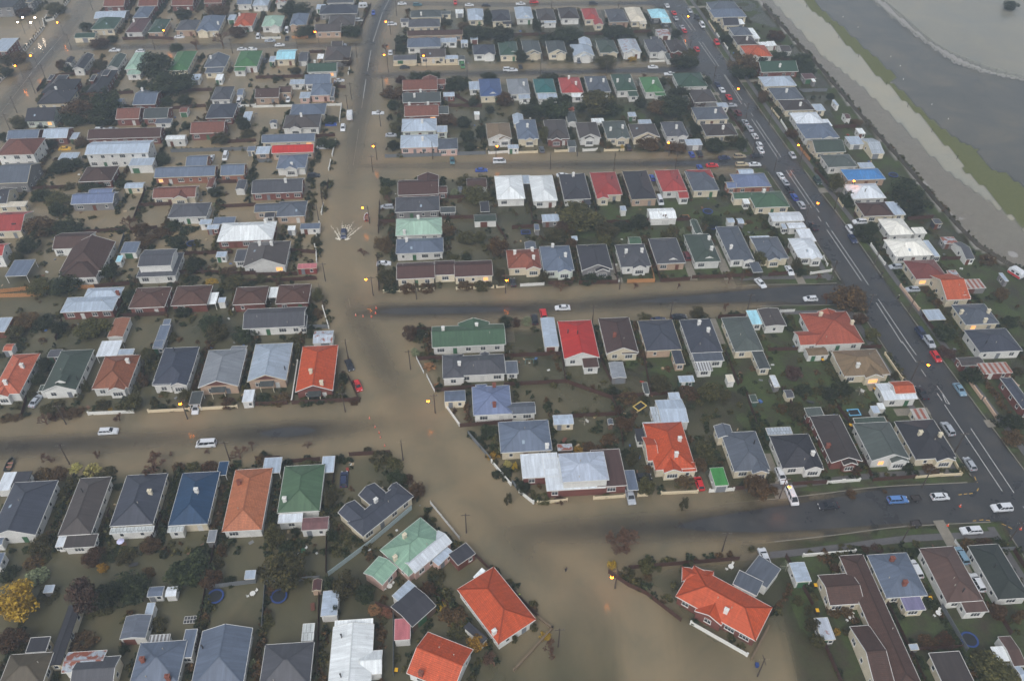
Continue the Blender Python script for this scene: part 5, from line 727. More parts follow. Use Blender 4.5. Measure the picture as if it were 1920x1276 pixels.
FENCES = [
 ('ww', [(-108.47, 146.23), (-97.25, 147.06)]),
 ('cw', [(-93.42, 147.24), (-83.08, 148.06)]),
 ('cw', [(-80.39, 148.33), (-71.08, 149.14)]),
 ('wd', [(-100.76, 166.3), (-97.99, 156.95)]),
 ('wd', [(-126.66, 151.68), (-125.14, 145.49)]),
 ('wp', [(-26.36, 168.23), (-23.84, 162.41)]),
 ('wp', [(-22.9, 161.12), (-20.41, 155.41)]),
 ('ww', [(-17.13, 150.21), (-13.16, 143.35)]),
 ('gs', [(-10.89, 140.52), (-4.96, 132.09)]),
 ('ww', [(-4.72, 131.46), (-0.02, 124.54)]),
 ('wd', [(-39.57, 133.22), (-29.83, 134.05)]),
 ('wd', [(-25.95, 167.69), (-19.15, 168.21)]),
 ('wd', [(-20.25, 155.56), (-9.66, 156.93)]),
 ('wd', [(-13.03, 142.99), (0.17, 144.6)]),
 ('ww', [(-58.7, 166.24), (-57.31, 151.22)]),
 ('wd', [(-66.44, 149.91), (-58.38, 150.48)]),
 ('wd', [(-57.19, 150.59), (-39.94, 151.89)]),
 ('wd', [(-39.94, 151.89), (-44.07, 160.62)]),
 ('wd', [(-42.67, 132.13), (-42.13, 123.93)]),
 ('wd', [(-62.17, 131.72), (-56.35, 131.99)]),
 ('wd', [(-53.21, 130.97), (-46.51, 131.67)]),
 ('wp', [(-18.63, 119.0), (-11.44, 109.38)]),
 ('sf', [(-38.98, 99.74), (-30.72, 108.14), (-22.82, 117.33)]),
 ('gs', [(-50.38, 87.34), (-52.06, 97.83)]),
 ('gs', [(-52.06, 97.83), (-40.68, 98.81)]),
 ('wd', [(-7.68, 104.88), (0.42, 96.05)]),
 ('wd', [(-28.05, 92.98), (-23.95, 91.32)]),
 ('wd', [(-18.52, 97.65), (-12.79, 92.65)]),
 ('wd', [(-40.58, 97.45), (-39.18, 88.78)]),
 ('gs', [(-24.16, 91.94), (-22.56, 77.55)]),
 ('wd', [(-39.18, 88.78), (-37.28, 77.43)]),
 ('wd', [(-41.41, 111.42), (-39.66, 100.39)]),
 ('wd', [(21.21, 100.94), (25.22, 97.71), (28.71, 95.83), (35.18, 89.71)]),
 ('ww', [(37.15, 89.13), (47.29, 82.26)]),
 ('wd', [(25.64, 101.98), (50.09, 104.49)]),
 ('st', [(0.9, 78.83), (8.66, 87.7), (5.84, 90.21)]),
 ('st', [(48.07, 81.56), (52.9, 88.37)]),
 ('wd', [(-2.48, 99.74), (5.84, 90.21)]),
 ('ww', [(64.4, 105.47), (76.1, 106.68)]),
 ('wd', [(60.53, 105.34), (63.29, 93.47)]),
 ('wd', [(78.99, 94.38), (80.7, 77.42)]),
 ('wd', [(80.15, 83.66), (90.74, 84.32)]),
 ('gs', [(90.14, 93.39), (91.53, 83.61)]),
 ('wd', [(63.39, 84.66), (64.38, 76.91)]),
 ('wp', [(99.26, 109.52), (100.45, 104.34)]),
 ('wd', [(101.02, 93.95), (102.02, 87.31)]),
 ('wd', [(51.12, 87.76), (55.34, 92.78)]),
 ('gs', [(105.66, 106.95), (111.55, 107.53)]),
 ('wd', [(111.39, 107.18), (111.87, 102.76)]),
 ('wd', [(66.89, 125.2), (75.34, 125.81)]),
 ('ww', [(75.34, 125.81), (79.12, 126.21)]),
 ('ww', [(79.55, 126.25), (83.24, 126.61)]),
 ('wd', [(86.43, 126.6), (96.97, 127.64)]),
 ('cw', [(97.04, 127.64), (103.06, 128.27)]),
 ('cw', [(103.54, 128.28), (108.36, 128.65)]),
 ('cw', [(108.36, 128.65), (108.23, 133.45)]),
 ('pk', [(123.09, 162.08), (123.89, 154.42)]),
 ('pk', [(124.3, 153.69), (124.8, 147.46)]),
 ('cw', [(104.04, 171.38), (105.41, 161.27)]),
 ('wd', [(71.8, 172.55), (103.78, 174.04)]),
 ('wd', [(84.1, 154.23), (86.25, 145.42)]),
 ('wd', [(71.95, 157.33), (75.11, 142.1)]),
 ('wd', [(86.11, 133.86), (86.43, 127.62)]),
 ('pk', [(134.36, 163.41), (135.28, 158.53)]),
 ('cw', [(35.3, 122.24), (43.95, 122.8)]),
 ('cw', [(29.79, 121.6), (32.01, 121.82)]),
 ('cw', [(6.21, 119.24), (13.09, 120.04)]),
 ('cw', [(19.37, 120.68), (26.62, 121.34)]),
 ('gs', [(0.27, 125.14), (2.01, 122.38)]),
 ('ww', [(2.01, 122.38), (5.27, 119.24)]),
 ('wd', [(-2.19, 169.16), (13.81, 170.33)]),
 ('wd', [(13.81, 170.33), (14.47, 159.73)]),
 ('wd', [(-2.05, 157.92), (14.45, 159.32), (26.34, 153.35)]),
 ('wd', [(26.34, 153.35), (27.58, 147.6)]),
 ('wd', [(10.46, 146.24), (27.41, 147.59)]),
 ('wd', [(27.58, 147.6), (27.8, 137.15)]),
 ('wd', [(24.16, 169.36), (26.71, 159.87)]),
 ('wd', [(36.55, 168.96), (36.8, 155.44)]),
 ('wd', [(59.54, 171.97), (60.66, 158.72)]),
 ('wd', [(26.36, 153.6), (41.56, 155.24)]),
 ('wd', [(52.15, 123.66), (61.02, 124.55)]),
 ('ww', [(46.82, 123.02), (52.61, 123.59)]),
 ('wd', [(62.1, 155.22), (62.48, 143.78)]),
 ('ww', [(116.74, 223.94), (117.83, 213.29)]),
 ('pk', [(118.89, 202.18), (120.54, 190.76)]),
 ('ww', [(92.93, 208.08), (99.88, 209.76)]),
 ('wd', [(79.55, 207.08), (85.6, 207.98)]),
 ('cw', [(113.85, 251.15), (114.24, 246.86)]),
 ('wd', [(111.1, 271.69), (113.17, 260.48)]),
 ('wd', [(120.59, 188.17), (121.6, 179.84)]),
 ('wp', [(78.97, 189.51), (83.41, 189.87)]),
 ('wd', [(121.39, 226.81), (129.14, 228.83)]),
 ('wd', [(116.81, 242.27), (116.89, 241.03)]),
 ('wd', [(136.76, 216.26), (147.8, 217.13)]),
 ('wd', [(134.09, 239.23), (143.24, 240.58)]),
 ('ww', [(99.3, 216.84), (99.39, 212.55)]),
 ('tf', [(128.75, 438.56), (132.7, 400.47), (137.24, 362.05), (140.83, 320.15), (144.23, 288.85), (146.14, 270.88)]),
 ('tf', [(146.1, 270.79), (147.81, 250.34), (149.29, 236.2), (151.41, 223.81), (155.79, 215.79), (160.2, 209.15)]),
 ('wd', [(20.41, 202.39), (32.37, 202.95)]),
 ('nw', [(35.28, 203.25), (43.79, 203.77)]),
 ('nw', [(43.79, 203.77), (43.51, 210.07)]),
 ('wd', [(45.85, 203.79), (54.89, 204.85)]),
 ('wd', [(55.61, 205.54), (65.9, 206.22)]),
 ('wp', [(2.41, 201.03), (9.71, 201.79)]),
 ('wd', [(-0.29, 232.13), (6.86, 233.02)]),
 ('wd', [(4.59, 258.87), (6.87, 233.41)]),
 ('wd', [(27.54, 254.72), (28.75, 238.56)]),
 ('wd', [(6.9, 235.41), (43.9, 235.93)]),
 ('wd', [(44.94, 237.16), (59.97, 237.77)]),
 ('wd', [(10.95, 202.14), (18.35, 202.37)]),
 ('wd', [(19.99, 218.33), (20.85, 202.94)]),
 ('wd', [(31.92, 217.04), (32.38, 203.08)]),
 ('wd', [(43.67, 226.13), (45.66, 203.93)]),
 ('wd', [(65.9, 206.22), (74.79, 207.02)]),
 ('wd', [(60.28, 186.53), (68.66, 187.24)]),
 ('wd', [(39.47, 265.85), (40.55, 252.26)]),
 ('cp', [(-38.97, 197.68), (-29.12, 198.52)]),
 ('cp', [(-28.11, 198.6), (-23.88, 199.05)]),
 ('cp', [(-16.98, 199.33), (-12.72, 199.72)]),
 ('cp', [(-11.7, 199.73), (-5.8, 200.27)]),
 ('cp', [(-4.78, 200.35), (-2.13, 200.64)]),
 ('ww', [(-64.09, 221.05), (-64.88, 234.01)]),
 ('ww', [(-61.85, 212.2), (-63.3, 219.05)]),
 ('ww', [(-52.7, 180.68), (-56.01, 189.71)]),
 ('wd', [(-79.42, 205.16), (-66.7, 205.74)]),
 ('wd', [(-86.69, 201.23), (-60.29, 203.58)]),
 ('wd', [(-71.96, 218.2), (-62.97, 217.23)]),
 ('ww', [(-65.21, 239.69), (-65.64, 245.54)]),
 ('wd', [(-55.62, 189.71), (-59.02, 199.92)]),
 ('wd', [(-44.48, 228.77), (-46.36, 247.53)]),
 ('wd', [(-40.45, 198.18), (-43.31, 216.03)]),
 ('wd', [(-24.08, 237.81), (-5.5, 238.48)]),
 ('wd', [(-44.6, 235.09), (-39.67, 235.32)]),
 ('wd', [(-22.6, 250.47), (-7.61, 250.86)]),
 ('gs', [(-59.03, 180.61), (-52.72, 180.8)]),
 ('wd', [(-66.4, 261.46), (-65.45, 248.97)]),
 ('wd', [(-2.19, 225.5), (-5.4, 233.24)]),
 ('wd', [(-28.18, 179.8), (-23.22, 180.16)]),
 ('nw', [(-154.15, 193.65), (-141.28, 194.45)]),
 ('nw', [(-155.13, 195.76), (-145.82, 197.5), (-126.72, 198.4)]),
 ('wd', [(-126.85, 198.73), (-115.68, 200.52)]),
 ('wd', [(-154.09, 226.49), (-128.51, 228.78)]),
 ('wd', [(-127.47, 234.73), (-129.91, 254.17)]),
 ('wd', [(-128.75, 243.78), (-118.06, 244.95)]),
 ('wd', [(-90.79, 205.22), (-79.63, 206.05)]),
 ('wd', [(-175.49, 253.5), (-156.96, 255.56)]),
 ('gs', [(-125.85, 216.38), (-127.34, 226.09)]),
 ('wd', [(-104.76, 215.94), (-89.62, 216.87)]),
 ('wd', [(-103.47, 206.08), (-91.06, 206.24)]),
 ('wd', [(-101.91, 243.33), (-88.73, 244.78)]),
 ('wd', [(-126.45, 229.2), (-118.0, 230.49)]),
 ('wd', [(-105.33, 259.5), (-99.19, 259.87)]),
 ('wd', [(-114.23, 185.01), (-101.31, 186.08)]),
 ('wd', [(-128.63, 174.58), (-130.06, 182.71)]),
 ('ww', [(-107.25, 318.91), (-71.29, 321.35)]),
 ('ww', [(-69.77, 306.64), (-71.29, 321.35)]),
 ('ww', [(-120.0, 390.03), (-111.23, 390.69)]),
 ('nw', [(-105.84, 390.79), (-98.23, 390.95)]),
 ('gs', [(-48.21, 278.65), (-27.22, 280.19)]),
 ('gs', [(-21.2, 280.89), (-10.62, 281.77)]),
 ('cw', [(-54.07, 360.62), (-25.33, 362.31)]),
 ('ww', [(-9.37, 282.09), (-1.78, 283.23)]),
 ('ww', [(-73.05, 351.13), (-73.31, 356.71)]),
 ('ww', [(-68.17, 279.35), (-68.77, 290.7)]),
 ('ww', [(-67.67, 268.96), (-68.01, 275.36)]),
 ('wd', [(-76.16, 337.65), (-72.16, 337.72)]),
 ('wd', [(-76.82, 293.78), (-69.73, 294.97)]),
 ('wd', [(-112.59, 346.3), (-91.91, 348.04)]),
 ('wd', [(-74.95, 393.03), (-74.1, 435.15)]),
 ('wd', [(-26.97, 320.9), (-13.15, 321.13)]),
 ('wd', [(-28.39, 334.61), (-18.79, 323.48)]),
 ('wd', [(-54.84, 373.09), (-55.88, 385.4)]),
 ('gs', [(-95.7, 274.44), (-89.75, 274.53)]),
 ('wd', [(-94.39, 373.84), (-88.07, 374.72)]),
 ('cw', [(1.22, 282.66), (9.09, 283.4)]),
 ('cw', [(15.72, 283.92), (20.83, 284.51)]),
 ('ww', [(26.44, 284.7), (31.85, 285.4)]),
 ('cw', [(34.61, 284.83), (42.05, 285.36)]),
 ('ww', [(61.65, 366.85), (68.46, 367.71)]),
 ('ww', [(97.79, 398.94), (99.76, 381.87)]),
 ('cw', [(96.67, 415.08), (97.56, 403.1)]),
 ('wd', [(13.2, 375.91), (13.6, 366.97)]),
 ('wd', [(57.2, 298.13), (57.9, 287.48)]),
 ('wd', [(87.43, 319.24), (90.46, 301.42)]),
 ('wd', [(-1.15, 396.14), (43.42, 398.35)]),
 ('wd', [(63.4, 286.53), (66.56, 287.09)]),
 ('wd', [(55.92, 400.59), (66.42, 401.63)]),
 ('ww', [(107.78, 309.95), (108.4, 301.39)]),
 ('nw', [(109.31, 290.18), (111.19, 278.65)]),
 ('cw', [(106.46, 320.77), (107.56, 312.49)]),
 ('gs', [(121.38, 337.27), (134.22, 338.15)]),
 ('wd', [(127.65, 304.82), (136.67, 305.54)]),
 ('wd', [(110.21, 343.63), (110.34, 341.64)]),
 ('pw', [(-231.16, 442.3), (-227.92, 411.86)]),
 ('pw', [(-228.15, 400.69), (-223.49, 357.45)]),
 ('pw', [(-221.78, 349.77), (-221.41, 337.66)]),
 ('ww', [(-227.92, 411.86), (-230.77, 409.18)]),
 ('ww', [(-232.19, 411.77), (-233.03, 415.63)]),
 ('ww', [(-233.0, 410.88), (-228.53, 402.37)]),
 ('wd', [(-181.87, 327.45), (-160.65, 330.99)]),
 ('ww', [(-115.02, 319.38), (-106.44, 320.13)]),
 ('wd', [(-201.58, 331.54), (-202.89, 341.97)]),
 ('wd', [(-138.72, 333.3), (-128.16, 334.13)]),
 ('wd', [(-185.23, 387.61), (-175.32, 388.29)]),
 ('gs', [(-129.4, 281.42), (-101.06, 283.4)]),
 ('wd', [(-140.33, 316.54), (-126.82, 319.17)]),
 ('wd', [(-173.81, 389.44), (-161.31, 388.09)]),
 ('wd', [(-110.13, 288.98), (-99.4, 290.21)]),
 ('wd', [(-201.41, 346.04), (-172.54, 353.46)]),
 ('gs', [(-64.44, 96.28), (-54.2, 97.81)]),
 ('wd', [(-63.21, 87.98), (-64.35, 95.96)]),
 ('wd', [(-65.42, 109.41), (-65.03, 101.49)]),
 ('wd', [(-79.67, 116.59), (-79.73, 104.74)]),
 ('wd', [(-79.66, 111.79), (-80.13, 105.08)]),
 ('wd', [(-91.04, 106.71), (-91.94, 116.47)]),
 ('wd', [(-62.07, 81.63), (-62.87, 86.8)]),
]

POLES = [(-205.06, 376.26), (-202.88, 343.31), (-201.87, 330.26), (-201.64, 312.53), (-198.05, 298.33), (-213.62, 424.71), (-166.33, 376.25), (-129.61, 373.16), (-165.85, 390.41), (-59.28, 420.71), (-59.49, 396.61), (-55.73, 354.22), (-71.91, 369.77), (-72.92, 392.26), (-100.7, 378.29), (-68.07, 327.57), (-67.91, 316.58), (-52.93, 303.52), (-51.03, 277.11), (-51.33, 267.87), (-30.22, 277.94), (-6.52, 278.81), (-55.5, 334.13), (-20.46, 347.98), (11.66, 351.99), (40.57, 351.84), (13.55, 270.78), (36.96, 270.65), (59.74, 271.48), (86.98, 346.55), (96.0, 361.28), (83.14, 385.76), (81.5, 407.0), (91.52, 329.11), (93.88, 311.68), (90.72, 301.43), (91.21, 284.9), (24.04, 280.79), (53.56, 434.12), (18.93, 432.44), (102.96, 308.95), (96.23, 271.46), (107.53, 278.09), (-48.14, 234.64), (-41.92, 196.09), (-65.18, 243.43), (-65.23, 235.21), (-57.5, 202.94), (-2.1, 197.69), (-28.75, 194.46), (32.64, 200.09), (23.26, 183.67), (45.95, 185.44), (69.23, 189.08), (98.78, 237.27), (98.8, 205.62), (114.7, 213.46), (104.67, 189.52), (111.09, 245.54), (117.28, 189.98), (-82.79, 145.1), (-112.97, 142.94), (-68.42, 131.44), (-106.92, 130.0), (-45.19, 168.01), (-42.91, 148.02), (-27.63, 164.04), (-19.67, 147.8), (-26.34, 132.08), (107.95, 161.29), (109.72, 135.82), (97.65, 124.91), (62.98, 121.42), (-9.93, 111.07), (22.33, 97.3), (9.75, 83.93), (46.82, 106.66), (48.53, 78.13), (87.06, 108.88), (111.66, 109.81)]

LAMPS = [('o', -216.34, 392.61), ('o', -212.32, 354.53), ('o', -214.3, 343.97), ('o', -163.45, 384.36), ('w', -235.83, 399.46), ('w', -229.93, 399.58), ('w', -235.35, 393.38), ('w', -229.24, 393.17), ('o', -92.75, 383.7), ('o', -61.4, 397.16), ('o', -57.53, 358.51), ('o', -40.11, 358.12), ('o', -51.79, 276.55), ('o', -6.1, 277.28), ('o', 84.3, 406.52), ('o', 92.86, 326.85), ('o', 57.8, 280.84), ('o', 105.9, 279.58), ('o', -49.97, 235.31), ('o', -43.53, 196.24), ('o', -1.69, 196.32), ('o', 102.36, 239.73), ('o', 118.87, 254.26), ('o', -83.07, 144.75), ('o', -21.07, 146.45), ('o', 110.39, 160.86), ('o', 63.6, 119.9), ('o', 21.07, 96.29)]

MISC = [
 ('tramp', -104.05, 221.8),
 ('tramp', 66.72, 242.6),
 ('tramp', 66.46, 233.16),
 ('tramp', -61.81, 94.38),
 ('tramp', -48.5, 94.49),
 ('tramp', 92.83, 85.76),
 ('tramp', 138.9, 267.98),
 ('tramps', 4.24, 229.78, 'b'),
 ('tramps', 58.35, 239.34, 'o'),
 ('tramps', 33.39, 150.47, 'y'),
 ('tramps', 88.52, 148.68, 'b2'),
 ('cone', -36.36, 145.79),
 ('cone', -34.53, 142.76),
 ('cone', -33.28, 140.87),
 ('cone', -32.74, 139.22),
 ('cone', -31.35, 136.54),
 ('cone', -45.84, 186.7),
 ('cone', -43.61, 186.12),
 ('cone', -41.17, 185.97),
 ('cone', -40.17, 187.69),
 ('cone', -40.28, 190.03),
 ('cone', 104.46, 119.36),
 ('cone', 115.73, 113.12),
 ('cone', 99.5, 113.92),
 ('person', 1.89, 95.09, 'v'),
 ('person', 12.02, 101.33, 'd'),
 ('person', 116.15, 196.22, 'd2'),
 ('person', 115.15, 207.97, 'd'),
 ('bin', 64.93, 97.81, 'y'),
 ('bin', 63.72, 91.91, 'y'),
 ('bin', 88.3, 94.97, 'y'),
 ('bin', 86.12, 143.85, 'y'),
 ('bin', 85.62, 168.12, 'y'),
 ('bin', 96.44, 156.9, 'y'),
 ('bin', -77.38, 110.58, 'y'),
 ('bin', -22.11, 78.49, 'y'),
 ('bin', 48.78, 80.17, 'b'),
 ('table', -54.17, 95.07, 'w'),
 ('table', 47.9, 102.48, 'w'),
 ('table', -45.69, 105.71, 'g'),
 ('table', -40.97, 92.07, 'b'),
 ('bench', -81.57, 101.81, 'd'),
 ('table', -25.56, 97.08, 'w'),
 ('umbrella', -85.98, 107.07, 'w'),
 ('table', 70.42, 90.45, 'w'),
 ('table', 13.21, 138.5, 'b'),
 ('table', 78.19, 152.16, 'd'),
 ('table', 88.83, 91.67, 'w'),
 ('boat', -49.52, 237.81, 'r'),
 ('boat', -120.94, 129.4, 'd'),
 ('caravan2', 156.97, 208.37, 'r'),
 ('clothes', 18.55, 143.96),
 ('clothes', 91.92, 155.25),
 ('clothes', 59.61, 101.76),
 ('swing', 4.83, 166.65),
 ('glass', -65.66, 89.13),
]

ROADS = {
 'main': (6.2, [(-60.51, 475.87, 0.01), (-65.7, 443.0, 0.01), (-67.12, 425.96, 0.01), (-67.99, 403.22, 0.0), (-66.78, 374.56, -0.01), (-64.71, 346.07, -0.01), (-62.9, 320.58, -0.04), (-61.36, 297.62, -0.06), (-59.3, 273.71, -0.09), (-58.67, 261.6, -0.13), (-56.81, 240.72, -0.19), (-53.7, 216.04, -0.21), (-50.89, 202.19, -0.17), (-47.22, 190.64, -0.08), (-41.03, 177.56, -0.07), (-34.6, 164.42, -0.07), (-27.93, 150.4, -0.14), (-21.12, 138.51, -0.19), (-13.87, 128.38, -0.19), (-6.51, 118.96, -0.17), (2.14, 108.79, -0.09), (11.8, 98.1, -0.17), (22.36, 88.9, -0.19), (35.13, 79.32, -0.22), (45.06, 71.5, -0.22)]),
 'street_far': (4.6, [(-64.48, 438.41, -0.06), (-1.37, 437.5, -0.04), (43.03, 439.98, -0.02), (82.66, 441.6, 0.04)]),
 'street_upper': (4.6, [(-64.05, 348.8, -0.035), (-47.99, 351.83, -0.025), (-0.93, 354.36, -0.005), (44.28, 357.43, 0.015), (73.08, 359.09, 0.045), (93.04, 361.17, 0.105)]),
 'street_middle': (4.6, [(-58.88, 272.17, -0.11), (-43.96, 272.78, -0.09), (-0.51, 273.84, -0.05), (37.23, 275.21, -0.02), (67.23, 276.46, 0.02), (91.48, 278.02, 0.05), (103.32, 279.0, 0.13)]),
 'street_lower': (5.0, [(-46.35, 187.93, -0.07), (-40.93, 188.49, -0.02), (-31.53, 188.85, 0.01), (-0.71, 190.22, 0.0), (18.98, 191.96, -0.03), (40.06, 194.36, 0.0), (59.38, 196.01, 0.02), (76.81, 197.77, 0.06), (89.69, 198.19, 0.11), (111.96, 199.51, 0.13)]),
 'street_near': (5.6, [(0.34, 110.9, -0.09), (9.96, 111.42, -0.05), (21.45, 112.25, -0.03), (40.34, 113.44, 0.0), (58.41, 115.08, 0.05), (72.85, 117.0, 0.08), (87.87, 119.26, 0.12), (104.98, 120.5, 0.17), (121.05, 121.58, 0.2)]),
 'street_left': (5.0, [(-141.51, 134.3, -0.02), (-126.08, 134.98, -0.01), (-109.53, 136.36, -0.01), (-93.89, 137.4, -0.04), (-79.93, 139.13, -0.07), (-64.16, 140.19, -0.01), (-53.63, 141.2, 0.01), (-41.06, 142.6, -0.06), (-27.08, 144.76, -0.16)]),
 'street_left_far': (4.6, [(-220.99, 376.44, -0.09), (-204.31, 377.99, -0.07), (-165.29, 379.98, -0.02), (-120.99, 382.09, -0.05), (-91.23, 383.3, -0.03), (-67.67, 385.02, -0.03)]),
 'avenue_left': (6.6, [(-225.88, 480.78, -0.09), (-222.66, 438.04, -0.09), (-216.13, 393.6, -0.05), (-213.69, 362.3, -0.02), (-208.08, 311.44, -0.07), (-202.87, 274.62, -0.12)]),
 'right_road': (6.8, [(78.35, 483.45, 0.12), (82.77, 442.37, 0.12), (84.49, 427.42, 0.12), (91.98, 348.93, 0.12), (98.25, 290.36, 0.12), (105.81, 232.68, 0.13), (108.72, 204.24, 0.13), (111.86, 175.94, 0.14), (115.03, 150.04, 0.14), (118.61, 121.71, 0.15), (120.81, 99.72, 0.15)]),
}

AREAS = {
 'track': [(128.99, 480.35), (136.39, 441.6), (143.31, 375.38), (151.06, 344.36), (156.21, 308.7), (160.55, 272.45), (168.28, 248.92), (172.53, 231.76), (161.03, 206.76), (155.48, 215.07), (151.1, 223.05), (148.97, 235.39), (147.49, 249.48), (145.77, 269.83), (143.88, 287.8), (140.46, 318.95), (136.85, 360.61), (132.3, 398.81), (128.33, 436.66), (121.06, 493.56)],
 'bank': [(152.12, 459.76), (151.74, 436.22), (153.42, 426.99), (156.93, 412.83), (155.98, 405.97), (156.71, 396.02), (157.72, 386.44), (159.65, 374.19), (159.51, 363.9), (160.42, 355.42), (162.75, 344.57), (163.0, 336.72), (164.89, 324.2), (165.9, 314.64), (166.68, 302.12), (166.08, 297.72), (167.53, 289.22), (168.41, 281.04), (166.52, 272.54), (169.56, 258.6), (169.4, 251.52), (170.82, 238.93), (173.51, 231.0), (181.49, 237.46), (183.58, 260.62), (182.62, 270.87), (178.23, 273.3), (178.41, 289.4), (174.11, 296.77), (170.62, 311.23), (168.82, 324.27), (168.18, 336.81), (165.28, 348.65), (169.04, 352.81), (168.76, 362.64), (167.85, 372.85), (164.57, 388.15), (163.41, 407.81), (160.09, 421.71), (158.7, 436.37), (157.18, 459.87)],
 'gravel': [(188.53, 456.51), (190.73, 428.69), (194.17, 400.05), (200.53, 368.3), (209.23, 358.42), (226.15, 348.4), (227.41, 351.13), (213.45, 361.33), (206.96, 370.63), (198.57, 394.42), (196.02, 424.25), (193.57, 456.62)],
 'rail_a': [(188.35, 460.56), (188.86, 448.56), (190.42, 427.77), (194.46, 400.88), (197.28, 384.08), (200.82, 369.04), (205.52, 364.04), (211.65, 357.06), (226.65, 349.49)],
 'rail_b': [(194.16, 460.69), (193.84, 448.67), (196.34, 425.16), (198.87, 395.23), (202.08, 381.85), (207.56, 372.12), (214.06, 362.77), (228.05, 352.51)],
}

MARKS = [
 ('w', 0.14, [(84.13, 424.08), (86.65, 404.22)]),
 ('w', 0.14, [(86.04, 424.12), (88.42, 404.26)]),
 ('w', 0.14, [(87.79, 391.1), (90.91, 363.77)]),
 ('w', 0.14, [(89.35, 390.17), (92.33, 362.93)]),
 ('w', 0.14, [(93.02, 353.9), (95.07, 325.45)]),
 ('w', 0.14, [(93.36, 354.19), (95.99, 328.94)]),
 ('w', 0.14, [(96.29, 325.72), (96.58, 323.02)]),
 ('w', 0.14, [(97.32, 317.26), (97.54, 314.43)]),
 ('w', 0.14, [(96.4, 312.07), (99.74, 279.97)]),
 ('w', 0.14, [(97.98, 310.59), (101.04, 281.19)]),
 ('w', 0.14, [(100.69, 271.53), (103.42, 246.28)]),
 ('w', 0.14, [(102.17, 271.56), (104.76, 246.98)]),
 ('w', 0.14, [(105.0, 246.13), (105.29, 243.44)]),
 ('w', 0.14, [(104.2, 240.94), (104.45, 237.99)]),
 ('w', 0.14, [(105.96, 237.37), (106.19, 234.48)]),
 ('w', 0.14, [(105.01, 232.8), (107.96, 205.06)]),
 ('w', 0.14, [(106.42, 232.26), (109.52, 203.06)]),
 ('w', 0.14, [(109.12, 194.39), (110.58, 176.26)]),
 ('w', 0.14, [(110.22, 196.06), (112.29, 175.72)]),
 ('w', 0.14, [(110.86, 177.07), (111.87, 168.2)]),
 ('w', 0.14, [(112.08, 177.08), (112.89, 171.26)]),
 ('w', 0.14, [(112.12, 165.52), (112.44, 162.69)]),
 ('w', 0.14, [(113.05, 156.38), (113.34, 153.62)]),
 ('w', 0.14, [(113.42, 152.15), (116.28, 123.9)]),
 ('w', 0.14, [(116.93, 143.81), (119.23, 118.96)]),
 ('w', 0.14, [(114.5, 155.9), (114.83, 152.36)]),
 ('w', 0.14, [(114.32, 155.8), (114.1, 152.84), (114.83, 152.36)]),
 ('w', 0.1, [(114.03, 159.01), (114.5, 155.9)]),
 ('y', 0.16, [(111.59, 128.28), (111.49, 127.26)]),
 ('y', 0.16, [(111.5, 126.65), (111.48, 125.76)]),
 ('y', 0.16, [(110.99, 124.72), (110.34, 123.92)]),
 ('y', 0.16, [(105.42, 122.69), (106.31, 122.86)]),
 ('y', 0.16, [(106.77, 122.9), (107.65, 123.07)]),
 ('y', 0.16, [(108.08, 123.03), (108.97, 123.2)]),
 ('y', 0.16, [(105.84, 115.38), (106.67, 115.46)]),
 ('y', 0.16, [(107.47, 115.61), (108.42, 115.7)]),
 ('y', 0.16, [(108.95, 115.63), (109.82, 115.52)]),
 ('y', 0.16, [(112.13, 114.7), (112.98, 114.19)]),
 ('y', 0.16, [(113.31, 113.9), (113.93, 113.25)]),
 ('w', 0.16, [(-65.69, 443.0), (-66.78, 428.75)]),
 ('w', 0.16, [(-67.01, 425.07), (-66.88, 387.56)]),
 ('w', 0.16, [(-66.6, 378.18), (-65.17, 354.75)]),
 ('w', 0.16, [(-64.64, 346.5), (-62.7, 319.31)]),
 ('w', 0.16, [(-61.32, 301.14), (-59.33, 273.34)]),
 ('w', 0.12, [(-58.78, 265.3), (-56.8, 239.81)]),
 ('w', 0.12, [(-52.43, 206.06), (-48.03, 190.55)]),
 ('w', 0.14, [(-215.98, 393.14), (-213.1, 355.51)]),
 ('w', 0.14, [(-212.47, 351.33), (-208.26, 311.83)]),
]

# ------------------------------------------------------------------ helpers
def lin(c):
    c = c / 255.0
    return c / 12.92 if c <= 0.04045 else ((c + 0.055) / 1.055) ** 2.4
def rgb(*c): return (lin(c[0]), lin(c[1]), lin(c[2]), 1.0)

MATS = {}
def new_mat(name):
    m = bpy.data.materials.new(name); m.use_nodes = True
    nt = m.node_tree
    return m, nt, nt.nodes['Principled BSDF']
def nd(nt, t, **kw):
    n = nt.nodes.new(t)
    for k, v in kw.items():
        if k in n.inputs: n.inputs[k].default_value = v
        else: setattr(n, k, v)
    return n
def ramp(nt, stops):
    r = nt.nodes.new('ShaderNodeValToRGB')
    e = r.color_ramp.elements
    e[0].position, e[0].color = stops[0]
    e[1].position, e[1].color = stops[-1]
    for p, c in stops[1:-1]:
        x = e.new(p); x.color = c
    return r
def scale(c, f): return (min(c[0]*f, 1), min(c[1]*f, 1), min(c[2]*f, 1), 1)

